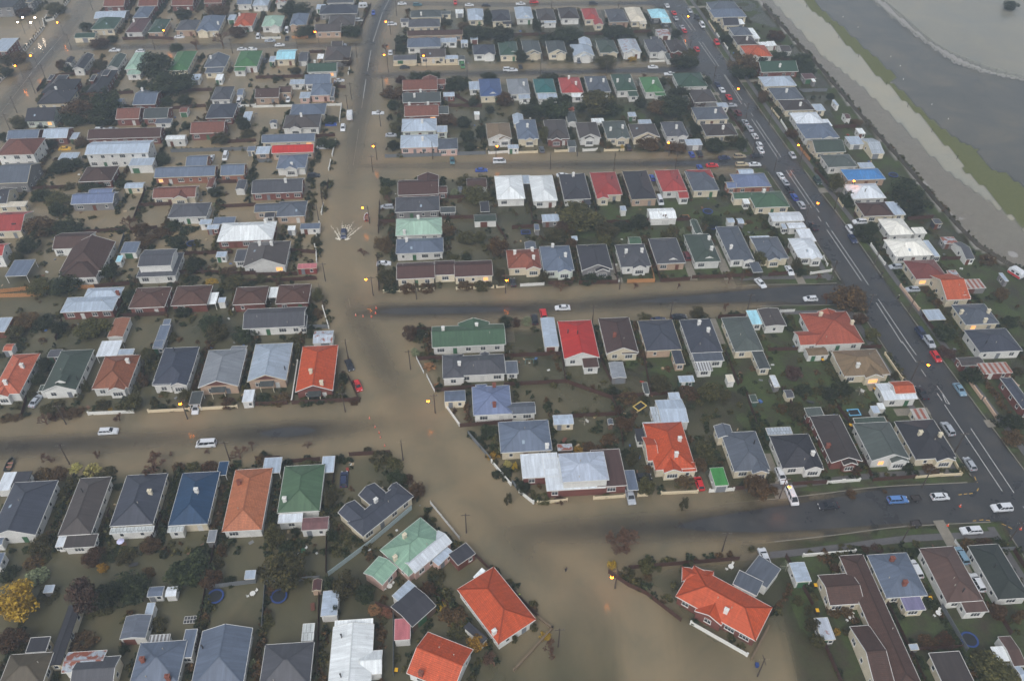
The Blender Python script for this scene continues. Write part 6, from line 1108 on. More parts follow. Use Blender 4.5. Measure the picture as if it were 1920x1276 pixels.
def plain(name, c, rough=0.6, var=0.18, metal=0.0, nscale=1.2, emit=0):
    if name in MATS: return MATS[name]
    m, nt, b = new_mat(name)
    oi = nd(nt, 'ShaderNodeTexCoord')
    n = nd(nt, 'ShaderNodeTexNoise', Scale=nscale, Detail=5.0, Roughness=0.65)
    nt.links.new(oi.outputs['Object'], n.inputs['Vector'])
    rp = ramp(nt, [(0.25, scale(c, 1 - var)), (0.75, scale(c, 1 + var))])
    nt.links.new(n.outputs['Fac'], rp.inputs[0])
    nt.links.new(rp.outputs[0], b.inputs['Base Color'])
    b.inputs['Roughness'].default_value = rough
    b.inputs['Metallic'].default_value = metal
    if emit:
        b.inputs['Emission Color'].default_value = c
        b.inputs['Emission Strength'].default_value = emit
    MATS[name] = m
    return m

ROOF = dict(
 bb=(150,98,84,'t'), bt2=(112,80,74,'t'), bt3=(122,88,76,'t'), bt=(168,104,74,'t'), bt4=(112,90,86,'t'), bt5=(112,84,74,'t'),
 br=(108,82,74,'t'), br2=(110,86,82,'f'), br3=(116,92,84,'i'), brg=(102,95,93,'i'), dkb=(88,80,78,'i'), dk=(72,72,78,'i'), ch=(80,80,88,'i'),
 gr=(106,108,116,'i'), bg=(112,120,133,'i'), bg2=(120,128,142,'i'), bl=(120,133,154,'i'), lb=(178,192,208,'i'), lg=(154,160,168,'i'), wl=(222,230,238,'i'),
 wh=(244,250,252,'i'), pl=(194,205,222,'i'), pw=(126,140,174,'i'), pw2=(142,138,172,'i'), db=(56,88,124,'i'), db2=(88,110,158,'i'), blu=(82,138,198,'i'),
 sk=(172,226,242,'i'), te=(66,128,128,'i'), dg=(76,104,88,'i'), dgr=(86,100,90,'i'), dgy=(96,103,103,'i'), gg=(110,120,116,'i'), gn=(94,146,96,'i'),
 gn2=(92,124,98,'i'), gn3=(98,130,100,'i'), gn4=(80,156,84,'i'), dgd=(66,73,68,'i'), lgn=(166,196,178,'i'), lgn2=(146,182,160,'i'),
 tc=(198,99,66,'t'), tc2=(204,88,48,'t'), tc3=(186,98,76,'t'), tt=(168,100,80,'t'), tt2=(200,110,82,'t'), ot=(208,130,92,'t'), rd=(196,56,50,'i'),
 rd2=(176,76,72,'i'), rb=(146,86,80,'i'), mr=(118,86,86,'i'), mr2=(146,108,108,'i'), pk=(196,118,124,'i'), cr=(220,212,194,'i'), cw=(242,241,232,'i'),
 tan=(146,125,98,'i'), ol=(114,104,86,'i'), sl=(88,93,107,'i'), sl2=(86,93,111,'i'), slt=(82,83,92,'t'),
 ru=(176,186,196,'r'), ru2=(188,198,210,'r'), ru3=(184,194,206,'r'), ru5=(188,196,208,'r'), ru4=(190,186,182,'s'), st=(186,196,206,'w'), st2=(200,204,206,'d'),
 gl=(196,202,202,'w'), **{'or': (168,114,88,'i')})
ROOFWORD = dict(
 bb='brown-red tiled', bt2='dark brown tiled', bt3='chocolate brown tiled', bt='rust brown tiled', bt4='faded maroon', bt5='long brown tiled', br='brown tiled', br2='flat brown',
 br3='brown iron', brg='brown-grey', dkb='dark brown', dk='charcoal', ch='dark grey', gr='grey', bg='blue-grey', bg2='pale and blue-grey', bl='slate blue', lb='silvery', lg='light grey',
 wl='pale silver', wh='white', pl='pale lilac', pw='periwinkle blue', pw2='mauve', db='deep blue', db2='royal blue', blu='bright blue', sk='pale cyan', te='teal', dg='dark green',
 dgr='olive green', dgy='green-grey', gg='grey-green', gn='bright green', gn2='mid green', gn3='moss green', gn4='vivid green', dgd='blackish green', lgn='pale green', lgn2='mint green',
 tc='terracotta tiled', tc2='bright orange tiled', tc3='weathered orange tiled', tt='old terracotta tiled', tt2='worn orange tiled', ot='light orange tiled', rd='red', rd2='faded red',
 rb='red-brown', mr='maroon', mr2='dusty pink', pk='pink', cr='cream', cw='off-white', tan='tan', ol='olive brown', sl='dark slate', sl2='navy slate', slt='black tiled',
 ru='rusty iron', ru2='rust patched', ru3='rust spotted', ru5='rust flecked', ru4='rust striped', st='ribbed silver', st2='striped', gl='glazed', **{'or': 'orange-brown'})

def roof_mat(key):
    nm = 'roof_' + key
    if nm in MATS: return MATS[nm]
    r, g, b_, kind = ROOF[key]
    c = rgb(r, g, b_)
    lum = max(r, g, b_)/255.0
    c = scale(c, .64 + .36*min(max((lum-.5)/.3, 0), 1))
    m, nt, b = new_mat(nm)
    L = nt.links.new
    uv = nd(nt, 'ShaderNodeUVMap')
    tc = nd(nt, 'ShaderNodeTexCoord')
    oi = nd(nt, 'ShaderNodeObjectInfo')
    # large weathering
    n1 = nd(nt, 'ShaderNodeTexNoise', Scale=0.5, Detail=8.0, Roughness=0.75)
    L(tc.outputs['Object'], n1.inputs['Vector'])
    rp = ramp(nt, [(0.28, scale(c, 0.72)), (0.42, scale(c, .95)), (0.6, c), (0.8, scale(c, 1.16))])
    L(n1.outputs['Fac'], rp.inputs[0])
    # streaks running down the slope
    mp = nd(nt, 'ShaderNodeMapping'); mp.inputs['Scale'].default_value = (1.6, 0.12, 1)
    L(uv.outputs[0], mp.inputs[0])
    n2 = nd(nt, 'ShaderNodeTexNoise', Scale=1.0, Detail=4.0)
    L(mp.outputs[0], n2.inputs['Vector'])
    mr = nd(nt, 'ShaderNodeMapRange'); mr.inputs[1].default_value = .3; mr.inputs[2].default_value = .75; mr.inputs[3].default_value = .76; mr.inputs[4].default_value = 1.12
    L(n2.outputs['Fac'], mr.inputs[0])
    mx = nd(nt, 'ShaderNodeMix', data_type='RGBA', blend_type='MULTIPLY'); mx.inputs[0].default_value = 1
    L(rp.outputs[0], mx.inputs[6]); L(mr.outputs[0], mx.inputs[7])
    out = mx.outputs[2]
    # each roof a little different
    hs = nd(nt, 'ShaderNodeHueSaturation')
    mv = nd(nt, 'ShaderNodeMapRange'); mv.inputs[3].default_value = .88; mv.inputs[4].default_value = 1.1
    L(oi.outputs['Random'], mv.inputs[0]); L(mv.outputs[0], hs.inputs['Value']); L(out, hs.inputs['Color'])
    out = hs.outputs[0]
    bump = nd(nt, 'ShaderNodeBump', Strength=0.5, Distance=0.05)
    if kind == 't':
        bk = nd(nt, 'ShaderNodeTexBrick', Scale=1.0); bk.offset = 0.5
        bk.inputs['Brick Width'].default_value = 0.30; bk.inputs['Row Height'].default_value = 0.36; bk.inputs['Mortar Size'].default_value = 0.03
        bk.inputs['Color1'].default_value = (1.06, 1.06, 1.06, 1); bk.inputs['Color2'].default_value = (.74, .72, .72, 1); bk.inputs['Mortar'].default_value = (.38, .38, .38, 1); bk.inputs['Bias'].default_value = -.1
        L(uv.outputs[0], bk.inputs['Vector'])
        m2 = nd(nt, 'ShaderNodeMix', data_type='RGBA', blend_type='MULTIPLY'); m2.inputs[0].default_value = .75
        L(out, m2.inputs[6]); L(bk.outputs['Color'], m2.inputs[7]); out = m2.outputs[2]
        wv = nd(nt, 'ShaderNodeTexWave', Scale=0.44); wv.bands_direction = 'Y'; wv.wave_profile = 'SAW'
        L(uv.outputs[0], wv.inputs[0]); L(wv.outputs['Fac'], bump.inputs['Height']); bump.inputs['Distance'].default_value = .09; bump.inputs['Strength'].default_value = .8
        # lichen
        n3 = nd(nt, 'ShaderNodeTexNoise', Scale=2.3, Detail=8.0, Roughness=.8)
        L(tc.outputs['Object'], n3.inputs['Vector'])
        r3 = ramp(nt, [(.58, (0, 0, 0, 1)), (.72, (1, 1, 1, 1))]); L(n3.outputs['Fac'], r3.inputs[0])
        m3 = nd(nt, 'ShaderNodeMix', data_type='RGBA'); m3.inputs[7].default_value = scale((c[0]*.5+.03, c[1]*.6+.04, c[2]*.6+.04), .75)
        mm = nd(nt, 'ShaderNodeMath', operation='MULTIPLY'); mm.inputs[1].default_value = .6
        L(r3.outputs[0], mm.inputs[0]); L(mm.outputs[0], m3.inputs[0]); L(out, m3.inputs[6]); out = m3.outputs[2]
    elif kind in 'irw':
        wv = nd(nt, 'ShaderNodeTexWave', Scale=1.3); wv.bands_direction = 'X'
        L(uv.outputs[0], wv.inputs[0]); L(wv.outputs['Fac'], bump.inputs['Height'])
        bump.inputs['Distance'].default_value = .03; bump.inputs['Strength'].default_value = .35
        sh = nd(nt, 'ShaderNodeTexBrick', Scale=1.0); sh.inputs['Brick Width'].default_value = .8; sh.inputs['Row Height'].default_value = 3.1; sh.inputs['Mortar Size'].default_value = .018
        sh.inputs['Color1'].default_value = (1.03, 1.03, 1.03, 1); sh.inputs['Color2'].default_value = (.87, .87, .87, 1); sh.inputs['Mortar'].default_value = (.78, .78, .78, 1)
        L(uv.outputs[0], sh.inputs['Vector'])
        m2 = nd(nt, 'ShaderNodeMix', data_type='RGBA', blend_type='MULTIPLY'); m2.inputs[0].default_value = 1.0 if kind == 'w' else .8
        if kind == 'w': sh.inputs['Mortar'].default_value = (.45, .45, .45, 1); sh.inputs['Mortar Size'].default_value = .06
        L(out, m2.inputs[6]); L(sh.outputs['Color'], m2.inputs[7]); out = m2.outputs[2]
    if kind == 'r':
        n3 = nd(nt, 'ShaderNodeTexNoise', Scale=.55, Detail=5.0, Roughness=.6)
        L(uv.outputs[0], n3.inputs['Vector'])
        hi = {'ru': .46, 'ru2': .56, 'ru3': .55, 'ru5': .58}[key]
        r3 = ramp(nt, [(hi, (0, 0, 0, 1)), (hi + .07, (1, 1, 1, 1))]); L(n3.outputs['Fac'], r3.inputs[0])
        m3 = nd(nt, 'ShaderNodeMix', data_type='RGBA'); m3.inputs[7].default_value = rgb(140, 84, 66)
        L(r3.outputs[0], m3.inputs[0]); L(out, m3.inputs[6]); out = m3.outputs[2]
    if kind in 'sd':
        wv = nd(nt, 'ShaderNodeTexWave', Scale=(.21 if kind == 's' else .42)); wv.bands_direction = 'X'
        L(uv.outputs[0], wv.inputs[0])
        r3 = ramp(nt, [(.45, (0, 0, 0, 1)), (.55, (1, 1, 1, 1))]); L(wv.outputs['Fac'], r3.inputs[0])
        m3 = nd(nt, 'ShaderNodeMix', data_type='RGBA'); m3.inputs[7].default_value = rgb(150, 92, 76) if kind == 's' else rgb(112, 108, 108)
        L(r3.outputs[0], m3.inputs[0]); L(out, m3.inputs[6]); out = m3.outputs[2]
    L(out, b.inputs['Base Color'])
    L(bump.outputs[0], b.inputs['Normal'])
    b.inputs['Roughness'].default_value = .55 if kind == 't' else .42
    b.inputs['Specular IOR Level'].default_value = .35
    MATS[nm] = m
    return m

WALLC = dict(w=(226,226,222), c=(222,211,186), b=(122,72,62), ob=(158,104,82), t=(186,160,138), p=(214,180,168), g=(128,126,126), gw=(212,220,210), dw=(62,63,68), rd=(140,60,52), br=(110,88,74), dg=(64,90,76))
WALLWORD = dict(w='white', c='cream', b='red brick', ob='orange brick', t='tan', p='pink', g='grey', gw='pale greenish white', dw='dark', rd='red', br='brown', dg='dark green')
def wall_mat(key):
    nm = 'wall_' + key
    if nm in MATS: return MATS[nm]
    c = rgb(*WALLC[key])
    m, nt, b = new_mat(nm)
    L = nt.links.new
    tc = nd(nt, 'ShaderNodeTexCoord'); oi = nd(nt, 'ShaderNodeObjectInfo')
    n1 = nd(nt, 'ShaderNodeTexNoise', Scale=.8, Detail=5.0, Roughness=.6); L(tc.outputs['Object'], n1.inputs['Vector'])
    rp = ramp(nt, [(.25, scale(c, .85)), (.75, scale(c, 1.04))]); L(n1.outputs['Fac'], rp.inputs[0])
    out = rp.outputs[0]
    bump = nd(nt, 'ShaderNodeBump', Strength=.5, Distance=.03)
    sx = nd(nt, 'ShaderNodeSeparateXYZ'); L(tc.outputs['Object'], sx.inputs[0])
    ad = nd(nt, 'ShaderNodeMath', operation='ADD'); L(sx.outputs[0], ad.inputs[0]); L(sx.outputs[1], ad.inputs[1])
    cb = nd(nt, 'ShaderNodeCombineXYZ'); L(ad.outputs[0], cb.inputs[0]); L(sx.outputs[2], cb.inputs[1])
    if key in ('b', 'ob', 'rd'):
        bk = nd(nt, 'ShaderNodeTexBrick', Scale=1.0)
        bk.inputs['Brick Width'].default_value = .24; bk.inputs['Row Height'].default_value = .09; bk.inputs['Mortar Size'].default_value = .012
        bk.inputs['Color1'].default_value = (1.15, 1.1, 1.1, 1); bk.inputs['Color2'].default_value = (.72, .7, .7, 1); bk.inputs['Mortar'].default_value = (1.35, 1.6, 1.7, 1)
        L(cb.outputs[0], bk.inputs['Vector'])
        m2 = nd(nt, 'ShaderNodeMix', data_type='RGBA', blend_type='MULTIPLY'); m2.inputs[0].default_value = .8
        L(out, m2.inputs[6]); L(bk.outputs['Color'], m2.inputs[7]); out = m2.outputs[2]
        L(bk.outputs['Fac'], bump.inputs['Height'])
    else:
        wv = nd(nt, 'ShaderNodeTexWave', Scale=1.05); wv.bands_direction = 'Y'; wv.wave_profile = 'SAW'
        L(cb.outputs[0], wv.inputs[0]); L(wv.outputs['Fac'], bump.inputs['Height'])
    hs = nd(nt, 'ShaderNodeHueSaturation')
    mv = nd(nt, 'ShaderNodeMapRange'); mv.inputs[3].default_value = .85; mv.inputs[4].default_value = 1.05
    L(oi.outputs['Random'], mv.inputs[0]); L(mv.outputs[0], hs.inputs['Value']); L(out, hs.inputs['Color'])
    L(hs.outputs[0], b.inputs['Base Color']); L(bump.outputs[0], b.inputs['Normal'])
    b.inputs['Roughness'].default_value = .7
    MATS[nm] = m
    return m

M_white = plain('white_trim', rgb(222, 222, 218), .5, .08)
M_cream = plain('cream_trim', rgb(214, 205, 182), .6, .1)
M_glass = plain('window_glass', rgb(48, 54, 62), .12, .25, nscale=.6)
M_lit = plain('lit_window', rgb(255, 170, 90), .3, .25, emit=1.1)
M_dark = plain('dark_metal', rgb(58, 58, 60), .5, .15)
M_brick = plain('brick_plain', rgb(128, 76, 62), .8, .25, nscale=5)
M_conc = plain('concrete', rgb(168, 162, 150), .8, .15)
M_wood = plain('pole_wood', rgb(72, 62, 55), .85, .25)
M_doors = [plain('door_white', rgb(205, 205, 202), .5, .08), plain('door_brown', rgb(104, 62, 48), .6, .15), plain('door_grey', rgb(122, 126, 132), .5, .1), plain('door_green', rgb(62, 104, 74), .5, .1)]

def mesh(name, verts, faces, mats=(), idx=None, uv=None, smooth=False):
    me = bpy.data.meshes.new(name)
    me.from_pydata(verts, [], faces)
    for m in mats: me.materials.append(m)
    if idx is not None: me.polygons.foreach_set('material_index', idx)
    if uv is not None:
        l = me.uv_layers.new(name='UVMap')
        l.data.foreach_set('uv', np.asarray(uv, dtype=np.float32).ravel())
    if smooth: me.polygons.foreach_set('use_smooth', [True] * len(me.polygons))
    me.update()
    return me
def ob(name, me, parent=None, loc=None, rz=None, sc=None):
    o = bpy.data.objects.new(name, me)
    col.objects.link(o)
    if parent is not None: o.parent = parent
    if loc is not None: o.location = loc
    if rz is not None: o.rotation_euler = (0, 0, rz)
    if sc is not None: o.scale = sc
    return o
def empty(name, loc, rz=0.0):
    o = bpy.data.objects.new(name, None); o.empty_display_size = .3
    col.objects.link(o); o.location = loc; o.rotation_euler = (0, 0, rz)
    return o
def tag(o, label, cat, group=None):
    o['label'] = label; o['category'] = cat
    if group: o['group'] = group
    return o

class MB:
    def __init__(s): s.v = []; s.f = []; s.i = []
    def add(s, vs, fs, mi=0):
        n = len(s.v); s.v += [tuple(p) for p in vs]; s.f += [tuple(n + k for k in f) for f in fs]; s.i += [mi] * len(fs)
        return s
    def box(s, x0, y0, z0, x1, y1, z1, mi=0, bottom=True):
        v = [(x0,y0,z0),(x1,y0,z0),(x1,y1,z0),(x0,y1,z0),(x0,y0,z1),(x1,y0,z1),(x1,y1,z1),(x0,y1,z1)]
        f = [(4,5,6,7),(0,1,5,4),(1,2,6,5),(2,3,7,6),(3,0,4,7)]
        if bottom: f.append((3,2,1,0))
        return s.add(v, f, mi)
    def beam(s, a, b, w, h, mi=0):
        a, b = Vector(a), Vector(b); d = (b - a)
        if d.length < 1e-5: return s
        d.normalize(); up = Vector((0,0,1)) if abs(d.z) < .95 else Vector((1,0,0))
        r = d.cross(up).normalized() * w / 2; u = r.cross(d).normalized() * h / 2
        v = [a-r-u, a+r-u, a+r+u, a-r+u, b-r-u, b+r-u, b+r+u, b-r+u]
        return s.add(v, [(0,1,2,3),(7,6,5,4),(0,4,5,1),(1,5,6,2),(2,6,7,3),(3,7,4,0)], mi)
    def cyl(s, a, b, r0, r1, n=8, mi=0, caps=True):
        a, b = Vector(a), Vector(b); d = (b - a).normalized(); up = Vector((0,0,1)) if abs(d.z) < .95 else Vector((1,0,0))
        r = d.cross(up).normalized(); u = r.cross(d).normalized()
        v = []
        for c, rr in ((a, r0), (b, r1)):
            for k in range(n):
                t = 2*math.pi*k/n; v.append(c + (r*math.cos(t) + u*math.sin(t))*rr)
        f = [(k, (k+1) % n, n+(k+1) % n, n+k) for k in range(n)]
        if caps: f += [tuple(range(n-1, -1, -1)), tuple(range(n, 2*n))]
        return s.add(v, f, mi)
    def mesh(s, name, *mats, smooth=False): return mesh(name, s.v, s.f, mats, s.i, smooth=smooth)
    def build(s, name, parent, *mats, **k): return ob(name, s.mesh(name, *mats), parent, **k)

# ------------------------------------------------------------------ roads and levels
def resample(pts, step):
    P = [np.array(p, float) for p in pts]
    # smooth Catmull-Rom through the survey points
    out = []
    n = len(P)
    for i in range(n - 1):
        p0 = P[max(i-1, 0)]; p1 = P[i]; p2 = P[i+1]; p3 = P[min(i+2, n-1)]
        k = max(1, int(np.hypot(*(p2 - p1)[:2]) / step))
        for j in range(k):
            t = j / k
            out.append(.5*((2*p1) + (-p0+p2)*t + (2*p0-5*p1+4*p2-p3)*t*t + (-p0+3*p1-3*p2+p3)*t**3))
    out.append(P[-1])
    return np.array(out)
RL = {k: (hw, resample(p, 2.0)) for k, (hw, p) in ROADS.items()}
def road_query(X, Y, name):
    """distance to the centre line and the crown level there"""
    hw, L = RL[name]
    best = np.full(X.shape, 1e9); z = np.zeros(X.shape)
    for i in range(len(L) - 1):
        a, b = L[i], L[i+1]
        dx, dy = b[0]-a[0], b[1]-a[1]; q = dx*dx + dy*dy
        if q < 1e-9: continue
        m = (X > min(a[0], b[0]) - 16) & (X < max(a[0], b[0]) + 16) & (Y > min(a[1], b[1]) - 16) & (Y < max(a[1], b[1]) + 16)
        if not m.any(): continue
        x, y = X[m], Y[m]
        t = np.clip(((x-a[0])*dx + (y-a[1])*dy)/q, 0, 1)
        d = np.hypot(x-a[0]-t*dx, y-a[1]-t*dy)
        bb = best[m]; zz = z[m]; u = d < bb
        bb[u] = d[u]; zz[u] = (a[2] + t*(b[2]-a[2]))[u]
        best[m] = bb; z[m] = zz
    return best, z
def vnoise(X, Y, s, seed=0):
    """smooth value noise"""
    x, y = X/s + seed*17.3, Y/s + seed*9.1
    xi, yi = np.floor(x).astype(np.int64), np.floor(y).astype(np.int64)
    fx, fy = x-xi, y-yi
    fx = fx*fx*(3-2*fx); fy = fy*fy*(3-2*fy)
    def hsh(a, b):
        h = (a*374761393 + b*668265263 + seed*1442695041) & 0x7fffffff
        h = ((h ^ (h >> 13)) * 1274126177) & 0x7fffffff
        return ((h ^ (h >> 16)) & 0xffff)/65535.0
    return (hsh(xi, yi)*(1-fx)+hsh(xi+1, yi)*fx)*(1-fy)+(hsh(xi, yi+1)*(1-fx)+hsh(xi+1, yi+1)*fx)*fy
def sstep(a, b, x):
    t = np.clip((x-a)/(b-a), 0, 1); return t*t*(3-2*t)
def in_poly(X, Y, P):
    r = np.zeros(X.shape, bool); n = len(P)
    for i in range(n):
        x0, y0 = P[i]; x1, y1 = P[(i+1) % n]
        if y0 == y1: continue
        c = ((y0 > Y) != (y1 > Y)) & (X < (x1-x0)*(Y-y0)/(y1-y0)+x0)
        r ^= c
    return r
RR = RL['right_road'][1]
def right_off(X, Y):
    """metres east (+) or west (-) of the right road's centre line"""
    return X - np.interp(Y, RR[::-1, 1], RR[::-1, 0])
MR = RL['main'][1][np.argsort(RL['main'][1][:, 1])]
TF = [p for f in FENCES if f[0] == 'tf' for p in f[1]]
TFy = np.array([p[1] for p in TF]); TFx = np.array([p[0] for p in TF]); _o = np.argsort(TFy); TFy, TFx = TFy[_o], TFx[_o]
def levels(X, Y):
    X = np.asarray(X, float); Y = np.asarray(Y, float)
    off = right_off(X, Y)
    west = sstep(12, 125, -off)
    base = -.05 - .33*west
    # the lots south of the lowest street are a little higher
    base = base + .14*sstep(-150, -110, off)*(off < 0)*sstep(262, 240, Y)*(1 - .75*sstep(172, 158, Y)*sstep(-40, -60, off))
    base = np.where((off > 0), .05 - .06*sstep(20, 45, off), base)
    nz = (vnoise(X, Y, 11, 1) - .5)*.12 + (vnoise(X, Y, 4.2, 2) - .5)*.07 + (vnoise(X, Y, 1.9, 3) - .5)*.03
    base = base + nz
    # gardens east of the main street, and the near blocks, lie a little higher
    gard = np.maximum(sstep(-4, 10, X - np.interp(Y, MR[:, 1], MR[:, 0])), sstep(222, 196, Y))*(off < 0)
    base = base + gard*.13*sstep(-20, -60, off)
    # racecourse beyond the boundary fence
    rc = X > np.interp(Y, TFy, TFx) + 1.5
    rc &= off > 15
    base = np.where(rc, -.20 - .22*vnoise(X, Y, 45, 5) + nz*.4, base)
    base = np.where(rc & in_poly(X, Y, AREAS['track']), -.018 + nz*.25, base)
    tr = rc & ~in_poly(X, Y, AREAS['track'])
    bk = in_poly(X, Y, AREAS['bank'])
    base = np.where(bk, .085 + nz*.6, base)
    base = np.where(in_poly(X, Y, AREAS['gravel']), .09 + nz*.3, base)
    surf = base.copy()
    ground = base.copy()
    for k, (hw, L) in RL.items():
        d, z = road_query(X, Y, k)
        prof = z - .17*(d/hw)**2
        verge = z - .04 - .13*sstep(.08, .01, z) + nz*.45
        w = sstep(hw + 6.5, hw + 2.5, d)
        vg = base*(1-w) + verge*w
        ground = np.where(d < hw + 6.5, np.maximum(ground*(1-w)+verge*w, -9), ground)
        surf = np.where((d >= hw) & (d < hw + 6.5), surf*(1-w) + verge*w, surf)
        ground = np.where(d < hw + .35, np.minimum(ground, prof - .22), ground)
        surf = np.where(d < hw, np.where(d < hw, np.maximum(prof, -.9), surf), surf)
    # at crossings the higher roadway wins
    for k, (hw, L) in RL.items():
        d, z = road_query(X, Y, k)
        prof = z - .17*(d/hw)**2
        surf = np.where(d < hw, np.maximum(surf, prof), surf)
        ground = np.where(d < hw + .35, np.minimum(ground, prof - .22), ground)
    return surf, ground

def grid_axis(a, b, step, far):
    c = list(np.arange(a, b + step*.5, step))
    return np.array([a-far, a-far*.3, a-60, a-20] + c + [b+20, b+60, b+far*.3, b+far])
gx = grid_axis(-300, 300, 1.6, 2200); gy = grid_axis(95, 500, 1.6, 2200)
GX, GY = np.meshgrid(gx, gy)
SURF, GRND = levels(GX, GY)
nx_, ny_ = len(gx), len(gy)
def surf_at(x, y):
    i = min(max(int(np.searchsorted(gx, x)) - 1, 0), nx_-2); j = min(max(int(np.searchsorted(gy, y)) - 1, 0), ny_-2)
    u = min(max((x-gx[i])/(gx[i+1]-gx[i]), 0), 1); v = min(max((y-gy[j])/(gy[j+1]-gy[j]), 0), 1)
    return float((SURF[j, i]*(1-u)+SURF[j, i+1]*u)*(1-v)+(SURF[j+1, i]*(1-u)+SURF[j+1, i+1]*u)*v)
def grid_mesh(name, Z):
    V = np.stack([GX.ravel(), GY.ravel(), Z.ravel()], 1).astype(np.float32)
    i = np.arange(nx_*ny_).reshape(ny_, nx_)
    Fq = np.stack([i[:-1, :-1], i[:-1, 1:], i[1:, 1:], i[1:, :-1]], -1).reshape(-1, 4)
    me = bpy.data.meshes.new(name)
    me.vertices.add(len(V)); me.vertices.foreach_set('co', V.ravel())
    me.loops.add(Fq.size); me.loops.foreach_set('vertex_index', Fq.ravel().astype(np.int32))
    me.polygons.add(len(Fq)); me.polygons.foreach_set('loop_start', np.arange(0, Fq.size, 4, dtype=np.int32))
    me.polygons.foreach_set('use_smooth', np.ones(len(Fq), bool))
    me.update(calc_edges=True); me.validate()
    return me

# ground: grass, soil, gravel by place
gme = grid_mesh('ground', GRND)
OFF = right_off(GX, GY)
grav = (in_poly(GX, GY, AREAS['gravel']) | in_poly(GX, GY, AREAS['track'])) & (OFF > 15)
at = gme.attributes.new('gravel', 'FLOAT', 'POINT'); at.data.foreach_set('value', grav.astype(np.float32).ravel())
at = gme.attributes.new('bank', 'FLOAT', 'POINT'); at.data.foreach_set('value', (in_poly(GX, GY, AREAS['bank']) & (OFF > 15)).astype(np.float32).ravel())
m, nt, b = new_mat('ground_grass'); L = nt.links.new
tc = nd(nt, 'ShaderNodeTexCoord')
n1 = nd(nt, 'ShaderNodeTexNoise', Scale=.16, Detail=7.0, Roughness=.7); L(tc.outputs['Object'], n1.inputs['Vector'])
n2 = nd(nt, 'ShaderNodeTexNoise', Scale=1.4, Detail=6.0, Roughness=.75); L(tc.outputs['Object'], n2.inputs['Vector'])
r1 = ramp(nt, [(.3, rgb(64, 53, 40)), (.42, rgb(62, 62, 38)), (.58, rgb(66, 80, 36)), (.72, rgb(78, 82, 46)), (.85, rgb(96, 80, 56))]); L(n1.outputs['Fac'], r1.inputs[0])
r2 = ramp(nt, [(.25, (.55, .55, .55, 1)), (.75, (1.25, 1.25, 1.25, 1))]); L(n2.outputs['Fac'], r2.inputs[0])
mx = nd(nt, 'ShaderNodeMix', data_type='RGBA', blend_type='MULTIPLY'); mx.inputs[0].default_value = 1; L(r1.outputs[0], mx.inputs[6]); L(r2.outputs[0], mx.inputs[7])
ga = nd(nt, 'ShaderNodeAttribute', attribute_name='gravel')
r3 = ramp(nt, [(.3, rgb(146, 143, 140)), (.7, rgb(166, 163, 158))]); L(n2.outputs['Fac'], r3.inputs[0])
m2 = nd(nt, 'ShaderNodeMix', data_type='RGBA'); L(ga.outputs['Fac'], m2.inputs[0]); L(mx.outputs[2], m2.inputs[6]); L(r3.outputs[0], m2.inputs[7])
ba = nd(nt, 'ShaderNodeAttribute', attribute_name='bank')
r4 = ramp(nt, [(.25, rgb(76, 84, 44)), (.5, rgb(94, 98, 54)), (.75, rgb(112, 108, 66))]); L(n2.outputs['Fac'], r4.inputs[0])
m4 = nd(nt, 'ShaderNodeMix', data_type='RGBA'); L(ba.outputs['Fac'], m4.inputs[0]); L(m2.outputs[2], m4.inputs[6]); L(r4.outputs[0], m4.inputs[7])
L(m4.outputs[2], b.inputs['Base Color']); b.inputs['Roughness'].default_value = .8
bp = nd(nt, 'ShaderNodeBump', Strength=.6, Distance=.12); L(n2.outputs['Fac'], bp.inputs['Height']); L(bp.outputs[0], b.inputs['Normal'])
gme.materials.append(m)
go = ob('ground', gme); go['kind'] = 'structure'

# flood water: thin over road crowns, thick and brown elsewhere
wme = grid_mesh('flood_water', np.zeros_like(SURF))
at = wme.attributes.new('depth', 'FLOAT', 'POINT'); at.data.foreach_set('value', np.maximum(0, -SURF).astype(np.float32).ravel())
rcm = ((GX > np.interp(GY, TFy, TFx) + 1.5) & (OFF > 15)).astype(np.float32)
ra = np.array(AREAS['rail_a']); ra = ra[np.argsort(ra[:, 1])]
bl_ = np.array(AREAS['bank'][:19]+AREAS['bank'][19:23]); bl_ = bl_[np.argsort(bl_[:, 1])]
inner = ((GX > np.interp(GY, ra[:, 1], ra[:, 0])) & (GY > ra[0, 1])).astype(np.float32)*rcm
strip_ = (GX < np.interp(GY, bl_[:, 1], bl_[:, 0]) + 2).astype(np.float32)*rcm
at = wme.attributes.new('pale', 'FLOAT', 'POINT'); at.data.foreach_set('value', np.maximum(strip_, inner*.62).ravel())
at = wme.attributes.new('silt', 'FLOAT', 'POINT'); at.data.foreach_set('value', rcm.ravel())
smin = np.full(GX.shape, 99.0)
for k_, (hw_, L_) in RL.items(): smin = np.minimum(smin, road_query(GX, GY, k_)[0] - hw_)
yard = sstep(3.5, 7.5, smin)*np.maximum(sstep(-4, 10, GX - np.interp(GY, MR[:, 1], MR[:, 0])), sstep(222, 196, GY))*(1-rcm)
at = wme.attributes.new('yard', 'FLOAT', 'POINT'); at.data.foreach_set('value', yard.astype(np.float32).ravel())
m = bpy.data.materials.new('flood_water'); m.use_nodes = True; nt = m.node_tree; L = nt.links.new
for n in list(nt.nodes):
    if n.type != 'OUTPUT_MATERIAL': nt.nodes.remove(n)
outn = [n for n in nt.nodes if n.type == 'OUTPUT_MATERIAL'][0]
tc = nd(nt, 'ShaderNodeTexCoord'); da = nd(nt, 'ShaderNodeAttribute', attribute_name='depth'); sa = nd(nt, 'ShaderNodeAttribute', attribute_name='silt')
n0 = nd(nt, 'ShaderNodeTexNoise', Scale=.055, Detail=5.0, Roughness=.6, Distortion=.6); L(tc.outputs['Object'], n0.inputs['Vector'])
